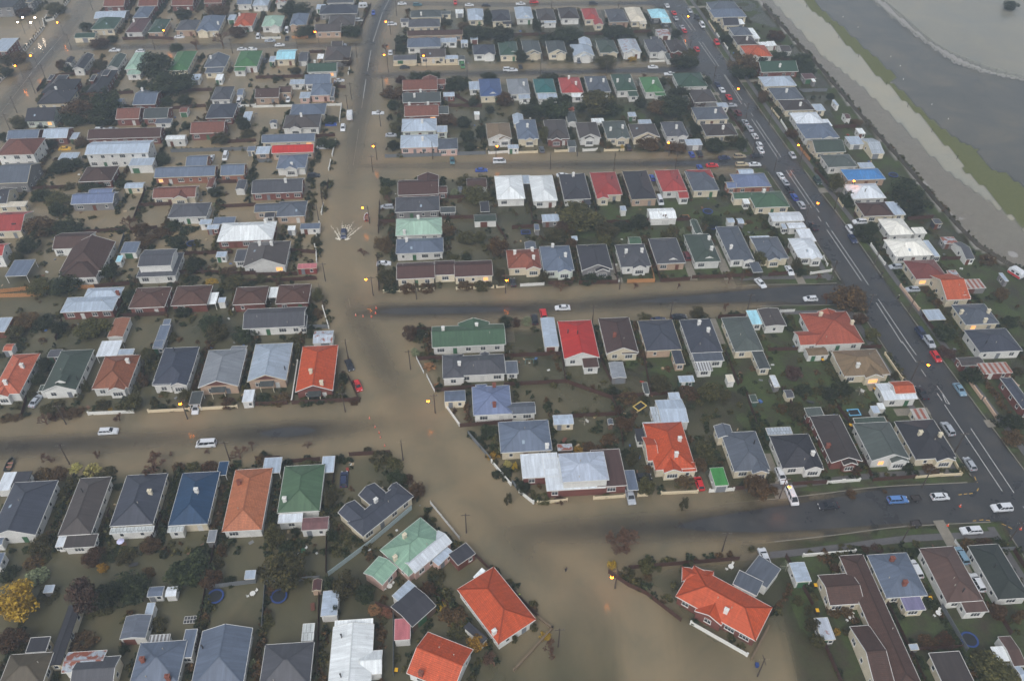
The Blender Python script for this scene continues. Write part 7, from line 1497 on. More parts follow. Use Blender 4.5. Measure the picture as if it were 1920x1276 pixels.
n1 = nd(nt, 'ShaderNodeTexNoise', Scale=.35, Detail=4.0, Roughness=.6); L(tc.outputs['Object'], n1.inputs['Vector'])
cr = ramp(nt, [(.3, rgb(119, 111, 90)), (.5, rgb(135, 122, 97)), (.72, rgb(146, 129, 101))]); L(n0.outputs['Fac'], cr.inputs[0])
csd = ramp(nt, [(.3, rgb(84, 85, 80)), (.5, rgb(95, 94, 87)), (.72, rgb(112, 107, 94))]); L(n0.outputs['Fac'], csd.inputs[0])
csp = ramp(nt, [(.3, rgb(158, 158, 146)), (.5, rgb(165, 161, 144)), (.7, rgb(170, 164, 144))]); L(n0.outputs['Fac'], csp.inputs[0])
pa = nd(nt, 'ShaderNodeAttribute', attribute_name='pale')
cs_ = nd(nt, 'ShaderNodeMix', data_type='RGBA'); L(pa.outputs['Fac'], cs_.inputs[0]); L(csd.outputs[0], cs_.inputs[6]); L(csp.outputs[0], cs_.inputs[7])
cm = nd(nt, 'ShaderNodeMix', data_type='RGBA'); L(sa.outputs['Fac'], cm.inputs[0]); L(cr.outputs[0], cm.inputs[6]); L(cs_.outputs[2], cm.inputs[7])
ya = nd(nt, 'ShaderNodeAttribute', attribute_name='yard')
cy_ = ramp(nt, [(.3, rgb(78, 78, 58)), (.5, rgb(97, 93, 71)), (.7, rgb(112, 103, 79))]); L(n0.outputs['Fac'], cy_.inputs[0])
cm0 = cm; cm = nd(nt, 'ShaderNodeMix', data_type='RGBA'); L(ya.outputs['Fac'], cm.inputs[0]); L(cm0.outputs[2], cm.inputs[6]); L(cy_.outputs[0], cm.inputs[7])
dn = nd(nt, 'ShaderNodeMath', operation='MULTIPLY_ADD'); L(n1.outputs['Fac'], dn.inputs[0]); dn.inputs[1].default_value = .05; L(da.outputs['Fac'], dn.inputs[2])
ds = nd(nt, 'ShaderNodeMath', operation='ADD'); L(dn.outputs[0], ds.inputs[0]); ds.inputs[1].default_value = -.02
dc = nd(nt, 'ShaderNodeMath', operation='MAXIMUM'); L(ds.outputs[0], dc.inputs[0]); dc.inputs[1].default_value = 0
dk = nd(nt, 'ShaderNodeMath', operation='MULTIPLY'); L(dc.outputs[0], dk.inputs[0]); dk.inputs[1].default_value = -9.0
ex = nd(nt, 'ShaderNodeMath', operation='EXPONENT'); L(dk.outputs[0], ex.inputs[0])
df = nd(nt, 'ShaderNodeBsdfDiffuse'); L(cm.outputs[2], df.inputs['Color'])
tp = nd(nt, 'ShaderNodeBsdfTransparent'); tp.inputs[0].default_value = (.93, .9, .84, 1)
body = nd(nt, 'ShaderNodeMixShader'); L(ex.outputs[0], body.inputs[0]); L(df.outputs[0], body.inputs[1]); L(tp.outputs[0], body.inputs[2])
w1 = nd(nt, 'ShaderNodeTexNoise', Scale=2.2, Detail=4.0, Roughness=.6); L(tc.outputs['Object'], w1.inputs['Vector'])
w2 = nd(nt, 'ShaderNodeTexNoise', Scale=.5, Detail=2.0); L(tc.outputs['Object'], w2.inputs['Vector'])
wa = nd(nt, 'ShaderNodeMath', operation='ADD'); L(w1.outputs['Fac'], wa.inputs[0]); L(w2.outputs['Fac'], wa.inputs[1])
bp = nd(nt, 'ShaderNodeBump', Strength=.4, Distance=.07); L(wa.outputs[0], bp.inputs['Height'])
gl = nd(nt, 'ShaderNodeBsdfGlossy', Roughness=.13); L(bp.outputs[0], gl.inputs['Normal']); gl.inputs['Color'].default_value = (1, 1, 1, 1)
fr = nd(nt, 'ShaderNodeFresnel', IOR=1.33); L(bp.outputs[0], fr.inputs['Normal'])
ms = nd(nt, 'ShaderNodeMixShader'); L(fr.outputs[0], ms.inputs[0]); L(body.outputs[0], ms.inputs[1]); L(gl.outputs[0], ms.inputs[2])
L(ms.outputs[0], outn.inputs['Surface'])
wme.materials.append(m)
wo = ob('flood_water', wme); wo['kind'] = 'structure'

m, nt, b = new_mat('wet_asphalt'); L = nt.links.new
tc = nd(nt, 'ShaderNodeTexCoord')
n1 = nd(nt, 'ShaderNodeTexNoise', Scale=.12, Detail=6.0, Roughness=.65); L(tc.outputs['Object'], n1.inputs['Vector'])
n2 = nd(nt, 'ShaderNodeTexNoise', Scale=6.0, Detail=4.0, Roughness=.8); L(tc.outputs['Object'], n2.inputs['Vector'])
r1 = ramp(nt, [(.3, rgb(50, 50, 52)), (.5, rgb(60, 60, 60)), (.72, rgb(76, 73, 69))]); L(n1.outputs['Fac'], r1.inputs[0])
r2 = ramp(nt, [(.3, (.8, .8, .8, 1)), (.7, (1.15, 1.15, 1.15, 1))]); L(n2.outputs['Fac'], r2.inputs[0])
mx = nd(nt, 'ShaderNodeMix', data_type='RGBA', blend_type='MULTIPLY'); mx.inputs[0].default_value = 1; L(r1.outputs[0], mx.inputs[6]); L(r2.outputs[0], mx.inputs[7])
L(mx.outputs[2], b.inputs['Base Color'])
rr = nd(nt, 'ShaderNodeMapRange'); rr.inputs[1].default_value = .35; rr.inputs[2].default_value = .65; rr.inputs[3].default_value = .22; rr.inputs[4].default_value = .5
L(n1.outputs['Fac'], rr.inputs[0]); L(rr.outputs[0], b.inputs['Roughness'])
bp = nd(nt, 'ShaderNodeBump', Strength=.35, Distance=.02); L(n2.outputs['Fac'], bp.inputs['Height']); L(bp.outputs[0], b.inputs['Normal'])
M_asphalt = m
M_path = plain('wet_footpath', rgb(92, 90, 90), .45, .2, nscale=.8)
M_kerb = plain('kerb_stone', rgb(128, 124, 114), .7, .2, nscale=2)
M_line = plain('line_paint', rgb(205, 206, 204), .5, .15, nscale=3)
M_yline = plain('yellow_paint', rgb(205, 165, 70), .5, .15, nscale=3)

def strip(L3, offs, zf):
    """verts of a swept strip: offs across, zf(offset, crown)"""
    n = len(L3); V = []
    for i in range(n):
        a = L3[max(i-1, 0)]; c = L3[min(i+1, n-1)]
        t = np.array([c[0]-a[0], c[1]-a[1]]); t /= np.hypot(*t) + 1e-9
        r = np.array([t[1], -t[0]])
        for o in offs:
            V.append((L3[i][0]+r[0]*o, L3[i][1]+r[1]*o, zf(o, L3[i][2])))
    return V
ROADWORD = {'main': 'wide flooded street curving down between the blocks', 'right_road': 'dark wet road with white lane lines beside the racecourse strip'}
road_objs = {}
for ri, (k, (hw, L3)) in enumerate(RL.items()):
    offs = [hw*t for t in (-1, -.75, -.5, -.25, 0, .25, .5, .75, 1)]
    V = strip(L3, offs, lambda o, z: z - .17*(o/hw)**2 + ri*.0012)
    n = len(offs)
    Fs = [(i*n+j, i*n+j+1, (i+1)*n+j+1, (i+1)*n+j) for i in range(len(L3)-1) for j in range(n-1)]
    ro = ob('road', mesh('road', V, [f[::-1] for f in Fs], [M_asphalt], smooth=True)); ro['kind'] = 'structure'
    road_objs[k] = ro
    # kerb and footpath on both sides, open at the crossings
    for sgn in (-1, 1):
        for nm, o0, o1, dz, mt in (('kerb', hw+.01, hw+.22, 0, M_kerb), ('footpath', hw+2.6, hw+4.3, .012, M_path)):
            seg = []
            runs = []
            for i, p in enumerate(L3):
                a = L3[max(i-1, 0)]; c = L3[min(i+1, len(L3)-1)]
                t = np.array([c[0]-a[0], c[1]-a[1]]); t /= np.hypot(*t)+1e-9
                q = np.array([p[0]+t[1]*sgn*(o0+o1)/2, p[1]-t[0]*sgn*(o0+o1)/2])
                bad = False
                for k2, (hw2, L2) in RL.items():
                    if k2 == k: continue
                    dd = np.min(np.hypot(L2[:, 0]-q[0], L2[:, 1]-q[1]))
                    if dd < hw2 + (1.6 if nm == 'kerb' else 1.2): bad = True; break
                if bad:
                    if len(seg) > 2: runs.append(seg)
                    seg = []
                else: seg.append(i)
            if len(seg) > 2: runs.append(seg)
            for sgm in runs:
                Ls = L3[sgm]
                if nm == 'kerb':
                    # crown - .17 is the channel; the kerb stands .12 above it
                    V = strip(Ls, [sgn*o0, sgn*o0, sgn*o1, sgn*o1], lambda o, z: 0)
                    V = [(x, y, Ls[i//4][2] + (-.17-.1, -.05, -.05, -.3)[i % 4]) for i, (x, y, _) in enumerate(V)]
                    n = 4
                else:
                    V = strip(Ls, [sgn*o0, sgn*o0, sgn*o1, sgn*o1], lambda o, z: 0)
                    V = [(x, y, Ls[i//4][2] + (-.2, .014, .02, -.2)[i % 4] - .12*float(sstep(.08, .01, Ls[i//4][2]))) for i, (x, y, _) in enumerate(V)]
                    n = 4
                Fs = [(i*n+j, i*n+j+1, (i+1)*n+j+1, (i+1)*n+j) for i in range(len(Ls)-1) for j in range(n-1)]
                if sgn > 0: Fs = [f[::-1] for f in Fs]
                so = ob(nm, mesh(nm, V, Fs, [mt])); so['kind'] = 'structure'
# painted lines, children of the road they lie on
for c, wd, pts in MARKS:
    pts = [np.array(p) for p in pts]
    cx, cyy = pts[0]
    best = min(RL, key=lambda k: road_query(np.array([cx]), np.array([cyy]), k)[0][0]/RL[k][0])
    V = []; Fs = []
    for a, b2 in zip(pts[:-1], pts[1:]):
        ln = np.hypot(*(b2-a)); k = max(1, int(ln/3)); t = (b2-a)/ln; r = np.array([t[1], -t[0]])*wd/2
        s0 = len(V)
        for i in range(k+1):
            p = a + (b2-a)*i/k
            dd_, zz_ = road_query(np.array([p[0]]), np.array([p[1]]), best)
            z = float(zz_[0] - .17*(dd_[0]/RL[best][0])**2) + .03
            V += [(p[0]-r[0], p[1]-r[1], z), (p[0]+r[0], p[1]+r[1], z)]
        Fs += [(s0+2*i, s0+2*i+1, s0+2*i+3, s0+2*i+2) for i in range(k)]
    ob('road_marking', mesh('road_marking', V, Fs, [M_line if c == 'w' else M_yline]), road_objs[best])

# ------------------------------------------------------------------ buildings
def roof_shape(t, w, d, ze, p):
    tp = math.tan(R(p)); a, b = w/2, d/2
    E4 = [(-a,-b,ze),(a,-b,ze),(a,b,ze),(-a,b,ze)]
    if t == 'hip':
        if w >= d:
            h = ze + b*tp; V = E4 + [(-(a-b),0,h),(a-b,0,h)]
            F = [(0,1,5,4),(1,2,5),(2,3,4,5),(3,0,4)]; ridge = [(4,5),(0,4),(3,4),(1,5),(2,5)]
        else:
            h = ze + a*tp; V = E4 + [(0,-(b-a),h),(0,b-a,h)]
            F = [(0,1,4),(1,2,5,4),(2,3,5),(3,0,4,5)]; ridge = [(4,5),(0,4),(1,4),(2,5),(3,5)]
        out = [(0,1),(1,2),(2,3),(3,0)]
        if abs(w-d) < .05: V[5] = (V[4][0]+.02, V[4][1]+.02, V[4][2])
    elif t == 'gx':
        h = ze + b*tp; V = E4 + [(-a,0,h),(a,0,h)]
        F = [(0,1,5,4),(2,3,4,5)]; ridge = [(4,5)]; out = [(0,1),(1,5),(5,2),(2,3),(3,4),(4,0)]
    elif t == 'gy':
        h = ze + a*tp; V = E4 + [(0,-b,h),(0,b,h)]
        F = [(1,2,5,4),(3,0,4,5)]; ridge = [(4,5)]; out = [(0,4),(4,1),(1,2),(2,5),(5,3),(3,0)]
    elif t == 'hgn':
        h = ze + a*tp; V = E4 + [(0,-b,h),(0,max(b-a,-b+.5),h)]
        F = [(1,2,5,4),(2,3,5),(3,0,4,5)]; ridge = [(4,5),(2,5),(3,5)]; out = [(0,4),(4,1),(1,2),(2,3),(3,0)]
    elif t == 'hgf':
        h = ze + a*tp; V = E4 + [(0,min(a-b,b-.5),h),(0,b,h)]
        F = [(0,1,4),(1,2,5,4),(3,0,4,5)]; ridge = [(4,5),(0,4),(1,4)]; out = [(0,1),(1,2),(2,5),(5,3),(3,0)]
    elif t == 'mono':
        V = [(-a,-b,ze),(a,-b,ze),(a,b,ze+d*.25),(-a,b,ze+d*.25)]; F = [(0,1,2,3)]; ridge = []; out = [(0,1),(1,2),(2,3),(3,0)]
    else:
        V = [(-a,-b,ze),(a,-b,ze),(a,b,ze+.15),(-a,b,ze+.15)]; F = [(0,1,2,3)]; ridge = []; out = [(0,1),(1,2),(2,3),(3,0)]
    return V, F, ridge, out
def roof_height(t, w, d, ze, p, x, y):
    tp = math.tan(R(p)); a, b = w/2, d/2
    ex, ey0, ey1 = a-abs(x), b+y, b-y
    if t == 'hip': return ze + tp*max(0, min(ex, ey0, ey1))
    if t == 'gx': return ze + tp*(b-abs(y))
    if t == 'gy': return ze + tp*(a-abs(x))
    if t == 'hgn': return ze + tp*max(0, min(ex, ey1))
    if t == 'hgf': return ze + tp*max(0, min(ex, ey0))
    if t == 'mono': return ze + (y+b)*.25
    return ze + .1
def roof_mesh(V, F, mat):
    """closed slab following the roof planes, UVs in metres with v up the slope"""
    th = .13
    vs = [tuple(v) for v in V]; n = len(vs)
    vs += [(x, y, z-th) for x, y, z in V]
    fs = list(F) + [tuple(k+n for k in reversed(f)) for f in F]
    cnt = {}
    for f in F:
        for i in range(len(f)):
            e = (f[i], f[(i+1) % len(f)]); cnt[tuple(sorted(e))] = cnt.get(tuple(sorted(e)), []) + [e]
    for k, e in cnt.items():
        if len(e) == 1:
            i, j = e[0]; fs.append((j, i, i+n, j+n))
    uv = []
    for f in fs:
        P = [Vector(vs[k]) for k in f]
        nrm = (P[1]-P[0]).cross(P[2]-P[0])
        if nrm.length < 1e-8: uv += [(0, 0)]*len(f); continue
        nrm.normalize()
        if nrm.z < 0: nrm = -nrm
        u = Vector((0,0,1)).cross(nrm)
        if u.length < .02: u = Vector((1,0,0))
        u.normalize(); v = nrm.cross(u)
        uv += [(p.dot(u), p.dot(v)) for p in P]
    return mesh('roof', vs, fs, [mat], uv=uv)
def trim_mesh(V, edges, w, h, dz, mat, name):
    mb = MB()
    for i, j in edges:
        a, b = Vector(V[i]), Vector(V[j])
        mb.beam(a+Vector((0,0,dz)), b+Vector((0,0,dz)), w, h)
    return mb.mesh(name, mat)
def wall_mesh(t, w, d, ze, p, o, zb, mat):
    a, b = w/2-o, d/2-o
    H = lambda x, y: roof_height(t, w, d, ze, p, x, y) - .12
    V = [(-a,-b,zb),(a,-b,zb),(a,b,zb),(-a,b,zb)]; Fc = []
    def side(i, j):
        pi, pj = V[i], V[j]
        n = len(V)
        ti = (pi[0], pi[1], H(pi[0], pi[1])); tj = (pj[0], pj[1], H(pj[0], pj[1]))
        mx_, my_ = (pi[0]+pj[0])/2, (pi[1]+pj[1])/2
        V.extend([ti, (mx_, my_, H(mx_, my_)), tj])
        Fc.append((i, j, n+2, n+1, n))
    side(0,1); side(1,2); side(2,3); side(3,0)
    return mesh('wall', V, Fc, [mat])

# window prototypes: frame with mullions, pane as a sub-part
def win_proto(w, h, nm):
    f = MB(); t = .09
    f.box(-w/2-t, -.05, -h/2-t, w/2+t, .02, -h/2); f.box(-w/2-t, -.05, h/2, w/2+t, .02, h/2+t)
    f.box(-w/2-t, -.05, -h/2, -w/2, .02, h/2); f.box(w/2, -.05, -h/2, w/2+t, .02, h/2)
    for k in range(1, nm): x = -w/2 + w*k/nm; f.box(x-.035, -.045, -h/2, x+.035, .02, h/2)
    if nm > 1: f.box(-w/2, -.04, h*.2, w/2, .02, h*.2+.05)
    f.box(-w/2-.15, -.11, -h/2-t-.05, w/2+.15, .02, -h/2-t)
    g = MB(); g.box(-w/2, -.012, -h/2, w/2, .015, h/2)
    return (f.mesh('window', M_white), g.mesh('pane', M_glass), g.mesh('pane', M_lit), w)
WINS = [win_proto(1.9, 1.25, 3), win_proto(1.3, 1.2, 2), win_proto(.75, .95, 1), win_proto(2.4, 1.3, 4)]
_d = MB(); _d.box(-.45, -.04, -1.0, .45, .02, 1.0); _d.box(-.55, -.07, 1.0, .55, .02, 1.1); _d.box(-.55, -.07, -1.0, -.45, .02, 1.0); _d.box(.45, -.07, -1.0, .55, .02, 1.0)
DOORS = [_d.mesh('door', m) for m in M_doors]
def garage_door(w, m):
    g = MB(); n = 5
    for k in range(n): g.box(-w/2, -.05, k*.4, w/2, .02, k*.4+.385)
    return g.mesh('garage_door', m)
GDOORS = [garage_door(2.3, m) for m in M_doors]
ROOTS = []          # (empty, record)
def put_window(root, x, y, z, rz, kind, lit=False, near=True):
    f, g, gl_, w = WINS[kind]
    o = ob('window', f, root, (x, y, z), rz)
    ob('pane', gl_ if lit else g, o)
def rect_contains(r, x, y, e=.15):
    dx, dy = x-r[0], y-r[1]; c, s = math.cos(-r[4]), math.sin(-r[4])
    lx, ly = c*dx-s*dy, s*dx+c*dy
    return abs(lx) < r[2]/2-e and abs(ly) < r[3]/2-e
def add_volume(root, rec, lx, ly, lrot, first):
    """one roofed volume of a building, placed in the root's frame"""
    kind, t, cx, cyy, w, d, rot, ze, p, rk, wk, feat, kc, ks = rec
    rng = random.Random(hash((round(cx, 1), round(cyy, 1))) & 0xffff)
    loc = (lx, ly, 0.0)
    V, F, ridge, out = roof_shape(t, w, d, ze, p)
    rm = roof_mat(rk)
    pre = '' if first else 'extension_'
    ro = ob(pre + 'roof', roof_mesh(V, F, rm), root, loc, lrot)
    tiled = ROOF[rk][3] == 't'
    big = kind in ('house', 'wing')
    fas = M_white if (wk in 'wcbp' or rng.random() < .6) else M_cream
    if rk in ('dk', 'ch') and rng.random() < .5: fas = M_dark
    ob('fascia', trim_mesh(V, out, .07 if big else .05, .2 if big else .14, -.05, fas, 'fascia'), ro)
    if ridge and big:
        ob('ridge_cap', trim_mesh(V, ridge, .3 if tiled else .24, .07, .02, rm if not tiled else roof_mat(rk), 'ridge_cap'), ro)
    if kind == 'carport':
        for sx in (-1, 1):
            for sy in (-1, 1):
                mb = MB(); mb.box(sx*(w/2-.2)-.06, sy*(d/2-.2)-.06, -.6, sx*(w/2-.2)+.06, sy*(d/2-.2)+.06, ze-.1)
                mb.build('post', root, M_white if wk == 'w' else M_dark, loc=loc, rz=lrot)
        return
    o = .42 if kind == 'house' else (.28 if kind == 'wing' else .14)
    ob(pre + 'wall', wall_mesh(t, w, d, ze, p, o, -.7, wall_mat(wk)), root, loc, lrot)
    # chimneys stand on the roof
    for kx, ky in ks:
        zr = roof_height(t, w, d, ze, p, kx, ky)
        mb = MB()
        if kc == 'd':
            mb.cyl((kx, ky, zr-.3), (kx, ky, zr+1.1), .13, .13, 8); mb.cyl((kx, ky, zr+1.1), (kx, ky, zr+1.25), .2, .2, 8)
            mb.build('flue', ro, M_dark)
        else:
            top = zr + 1.25
            mb.box(kx-.42, ky-.32, zr-.5, kx+.42, ky+.32, top); mb.box(kx-.5, ky-.4, top, kx+.5, ky+.4, top+.14); mb.cyl((kx, ky, top+.14), (kx, ky, top+.5), .13, .1, 8)
            mb.build('chimney', ro, {'w': M_white, 'b': M_brick, 'c': M_cream}[kc])
    # small roof fittings: vent pipes and translucent sheets
    if kind == 'house' and t != 'flat':
        for _ in range(rng.choice((0, 1, 1, 2))):
            vx, vy = rng.uniform(-.35, .35)*w, rng.uniform(-.4, .3)*d; zr = roof_height(t, w, d, ze, p, vx, vy)
            mb = MB(); mb.cyl((vx, vy, zr-.1), (vx, vy, zr+.45), .07, .07, 6); mb.cyl((vx, vy, zr+.45), (vx, vy, zr+.52), .12, .1, 6); mb.build('roof_vent', ro, M_conc)
        if rng.random() < .1 and not tiled:
            vy = -.28*d if t in ('hip', 'gx') else 0; vx = rng.uniform(-.2, .2)*w if t in ('hip', 'gx') else -.28*w
            zr = roof_height(t, w, d, ze, p, vx, vy)
            e_ = .32; Vs_ = [(vx+i_*e_, vy+j_*e_*1.3, roof_height(t, w, d, ze, p, vx+i_*e_, vy+j_*e_*1.3)+.03) for i_, j_ in ((-1,-1),(1,-1),(1,1),(-1,1))]
            mb = MB(); mb.add([(x_, y_, z_+.04) for x_, y_, z_ in Vs_]+[(x_, y_, z_-.1) for x_, y_, z_ in Vs_], [(0,1,2,3),(4,5,1,0),(5,6,2,1),(6,7,3,2),(7,4,0,3)]); mb.build('skylight', ro, plain('skylight', rgb(150, 166, 180), .2, .05))
    a, b = w/2-o, d/2-o
    cr, sr = math.cos(lrot), math.sin(lrot)
    def T(x, y): return (lx + cr*x - sr*y, ly + sr*x + cr*y)
    other = [q for q in root_rects if q is not cur_rect[0]]
    def W2(x, y):      # world position, for testing against other volumes
        X, Y = T(x, y); c, s = math.cos(root_rot[0]), math.sin(root_rot[0])
        return root_xy[0][0] + c*X - s*Y, root_xy[0][1] + s*X + c*Y
    def free(x, y):
        X, Y = W2(x, y)
        return not any(rect_contains(q, X, Y) for q in other)
    near = cyy < 330
    floors = [1.55] if ze < 4.3 else [1.5, ze-1.2]
    if ze > 4.8 and not first: floors = [ze-1.2]
    # gable feature panels and bays on the near side
    bay = None
    if feat.startswith(('b:', 'r:')):
        u = float(feat[2:]); bw = min(.46*w, 5.0); bx = max(-w/2+bw/2, min(w/2-bw/2, u*w/2)); pr = 1.0
        h = bw/2*math.tan(R(p+3)); L_ = min(d*.5, h/math.tan(R(p))+1.4 if t != 'hgn' else d*.4)
        bV, bF, br, bo = roof_shape('gy', bw, L_+pr, ze+.02, p+3)
        yc = -d/2 - pr + (L_+pr)/2
        X, Y = T(bx, yc)
        bro = ob('bay_roof', roof_mesh(bV, bF, rm), root, (X, Y, 0), lrot)
        ob('fascia', trim_mesh(bV, [e for e in bo if not (e in ((2,5),(5,3)))], .08, .22, -.05, M_white, 'fascia'), bro)
        ob('ridge_cap', trim_mesh(bV, br, .24, .07, .02, rm, 'ridge_cap'), bro)
        bwm = wall_mesh('gy', bw, L_+pr, ze+.02, p+3, .3, -.7, wall_mat(wk))
        ob('bay_wall', bwm, root, (X, Y, 0), lrot)
        if near and free(bx, -d/2-pr+.3):
            X, Y = T(bx, -d/2-pr+.3)
            put_window(root, X, Y, 1.5, lrot, 3 if bw > 3.6 else 0, rng.random() < .04)
        bay = (bx-bw/2-.6, bx+bw/2+.6)
    elif feat == 'E':
        gw = min(2.6, w*.3); zz = roof_height(t, w, d, ze, p, 0, -d/2+1.3)
        gV, gF, gr_, go_ = roof_shape('gy', gw, 2.6, zz-.05, p+6)
        X, Y = T(w*.08, -d/2+2.4)
        gro = ob('gablet', roof_mesh(gV, gF, rm), root, (X, Y, 0), lrot)
        mb = MB(); mb.add([(-gw/2+.1, -1.25, zz-.3), (gw/2-.1, -1.25, zz-.3), (0, -1.25, zz+gw/2*math.tan(R(p+6))-.12)], [(0,1,2)]); mb.build('gablet_face', gro, M_white)
        ob('fascia', trim_mesh(gV, [(0,4),(4,1)], .1, .18, -.02, M_white, 'fascia'), gro)
    elif feat == 'v' and t in ('hgn', 'gy'):
        hh = (w/2)*math.tan(R(p)); gw = w*.34
        mb = MB(); mb.add([(-gw, -b-.03, ze+.25), (gw, -b-.03, ze+.25), (0, -b-.03, ze+.25+gw*math.tan(R(p))*.93)], [(0,1,2)])
        mb.build('gable_shingles', root, plain('shingle_brown', rgb(104, 66, 58), .8, .2, nscale=4), loc=loc, rz=lrot)
        pV, pF, pr_, po = roof_shape('flat', w*.36, 1.9, 2.55, 5)
        X, Y = T(0, -d/2-.5)
        pro = ob('porch_roof', roof_mesh(pV, pF, roof_mat('dgy')), root, (X, Y, 0), lrot)
        for sx in (-1, 1):
            mb = MB(); mb.box(sx*w*.16-.07, -.85, -.6, sx*w*.16+.07, -.71, 2.5); mb.build('porch_post', root, M_cream, loc=(X, Y, 0), rz=lrot)
    # openings
    if kind == 'shed':
        if w > 2.2 and ze > 2.0:
            gar = w > 2.9 and d > 4.2
            X, Y = T((rng.random()-.5)*max(0, w-3.2), -b)
            if gar: ob('garage_door', rng.choice(GDOORS), root, (X, Y, 0.02), lrot)
            else:
                X, Y = T(-w*.22, -b); ob('door', rng.choice(DOORS), root, (X, Y, .95), lrot)
                X, Y = T(w*.22, -b)
                if w > 2.6: put_window(root, X, Y, 1.35, lrot, 2, False, near)
        if d > 3.2 and ze > 2.0:
            s = 1 if cx < 0 else -1
            X, Y = T(s*a, 0); put_window(root, X, Y, 1.35, lrot + s*math.pi/2, 2, False, near)
        return
    def along(L0):
        n = max(1, int(L0/3.3)); return [(-L0/2 + L0*(k+.5)/n + (rng.random()-.5)*.5) for k in range(n)]
    door_done = not first
    for zz in floors:
        for q, x in enumerate(along(2*a)):
            if bay and bay[0] < x < bay[1]: continue
            if not free(x, -b): continue
            X, Y = T(x, -b)
            if not door_done and q == 1 and zz < 2:
                ob('door', rng.choice(DOORS), root, (X, Y, .95), lrot); door_done = True; continue
            put_window(root, X, Y, zz, lrot, rng.choice((0, 0, 1, 1, 2)), rng.random() < .035, near)
        for s in (-1, 1):
            if (cx > 25 and s > 0) or (cx < -25 and s < 0): continue      # faces turned away from the view
            for y in along(2*b):
                if not free(s*a, y): continue
                X, Y = T(s*a, y)
                put_window(root, X, Y, zz, lrot + s*math.pi/2, rng.choice((1, 2, 2)), False, near)

# group volumes under their building
groups = []
for rec in BUILDINGS:
    if rec[0] == 'wing': groups[-1].append(rec)
    else: groups.append([rec])
root_rects = []; cur_rect = [None]; root_rot = [0]; root_xy = [(0, 0)]
ALL_RECTS = []
for g in groups:
    m0 = g[0]
    rot0 = R(m0[6])
    nm = {'house': 'house', 'shed': 'shed', 'carport': 'carport'}[m0[0]]
    if m0[0] == 'house' and m0[10] in ('b', 'ob'): nm = 'brick_house'
    if m0[0] == 'house' and m0[7] > 4.8: nm = 'two_storey_house'
    if m0[0] == 'shed' and m0[4] > 2.9 and m0[5] > 4.2: nm = 'garage'
    root = empty(nm, (m0[2], m0[3], 0), rot0)
    root_rot[0] = rot0; root_xy[0] = (m0[2], m0[3])
    root_rects[:] = [(r[2], r[3], r[4], r[5], R(r[6])) for r in g]
    ALL_RECTS += root_rects[:]
    for i, r in enumerate(g):
        dx, dy = r[2]-m0[2], r[3]-m0[3]; c, s = math.cos(-rot0), math.sin(-rot0)
        cur_rect[0] = root_rects[i]
        add_volume(root, r, c*dx-s*dy, s*dx+c*dy, R(r[6])-rot0, i == 0)
    ROOTS.append((root, m0, len(g), nm))

# labels: first by look, then by what stands next to it
def near_words(i):
    x, y = ROOTS[i][1][2], ROOTS[i][1][3]
    mine = ROOTS[i][1][9]
    L_ = sorted((math.hypot(r[1][2]-x, r[1][3]-y), ROOFWORD[r[1][9]]) for j, r in enumerate(ROOTS) if j != i and r[1][0] == 'house' and r[1][9] != mine)
    o = []
    for d_, wd in L_:
        if wd not in o: o.append(wd)
        if len(o) == 3: break
    return o
SHAPE = {'hip': 'hipped', 'gx': 'gabled', 'gy': 'long gabled', 'hgn': 'front-gabled', 'hgf': 'back-gabled', 'flat': 'flat', 'mono': 'sloping'}
def base_label(i):
    root, m0, n, nm = ROOTS[i]
    rw, ww, sh = ROOFWORD[m0[9]], WALLWORD[m0[10]], SHAPE[m0[1]]
    if nm in ('shed', 'garage', 'carport'):
        return f'{ww if nm != "carport" else "open"} {nm} with {rw} roof'
    s = f'{ww} {"two-storey " if "two" in nm else ""}house with {sh} {rw} roof'
    return s
first = [base_label(i) for i in range(len(ROOTS))]
from collections import Counter
c1 = Counter(first)
lab = []
for i, l in enumerate(first):
    if c1[l] > 1:
        w_ = near_words(i); l = f'{l} beside {w_[0]} house'
    lab.append(l)
c2 = Counter(lab)
for i, l in enumerate(lab):
    if c2[l] > 1:
        w_ = near_words(i); lab[i] = f'{first[i]} between {w_[0]} and {w_[1]} houses'
GRP = {'house': 'houses on the flooded blocks', 'shed': 'sheds and garages in the yards', 'carport': 'open carports beside the houses'}
for i, (root, m0, n, nm) in enumerate(ROOTS):
    tag(root, lab[i], 'house' if m0[0] == 'house' else nm, GRP[m0[0]])
def place_words(x, y, k=1):
    L_ = sorted((math.hypot(r[1][2]-x, r[1][3]-y), i) for i, r in enumerate(ROOTS) if r[1][0] == 'house')
    o = []
    for d_, i in L_:
        wd = ROOFWORD[ROOTS[i][1][9]]
        if wd not in o: o.append(wd)
        if len(o) == k: break
    return o
def unique_labels(items, cat_group):
    """items: (obj, base label, category, x, y); adds the nearest roofs until labels differ"""
    c1 = Counter(b_ for _, b_, *_ in items); out = []
    for o, b_, c_, x, y in items:
        out.append(b_ if c1[b_] == 1 else f'{b_} near {place_words(x, y)[0]} house')
    c2 = Counter(out)
    for i, (o, b_, c_, x, y) in enumerate(items):
        l = out[i]
        if c2[l] > 1:
            w_ = place_words(x, y, 2); l = f'{b_} near {w_[0]} and {w_[1]} houses'
        tag(o, l, c_, cat_group)

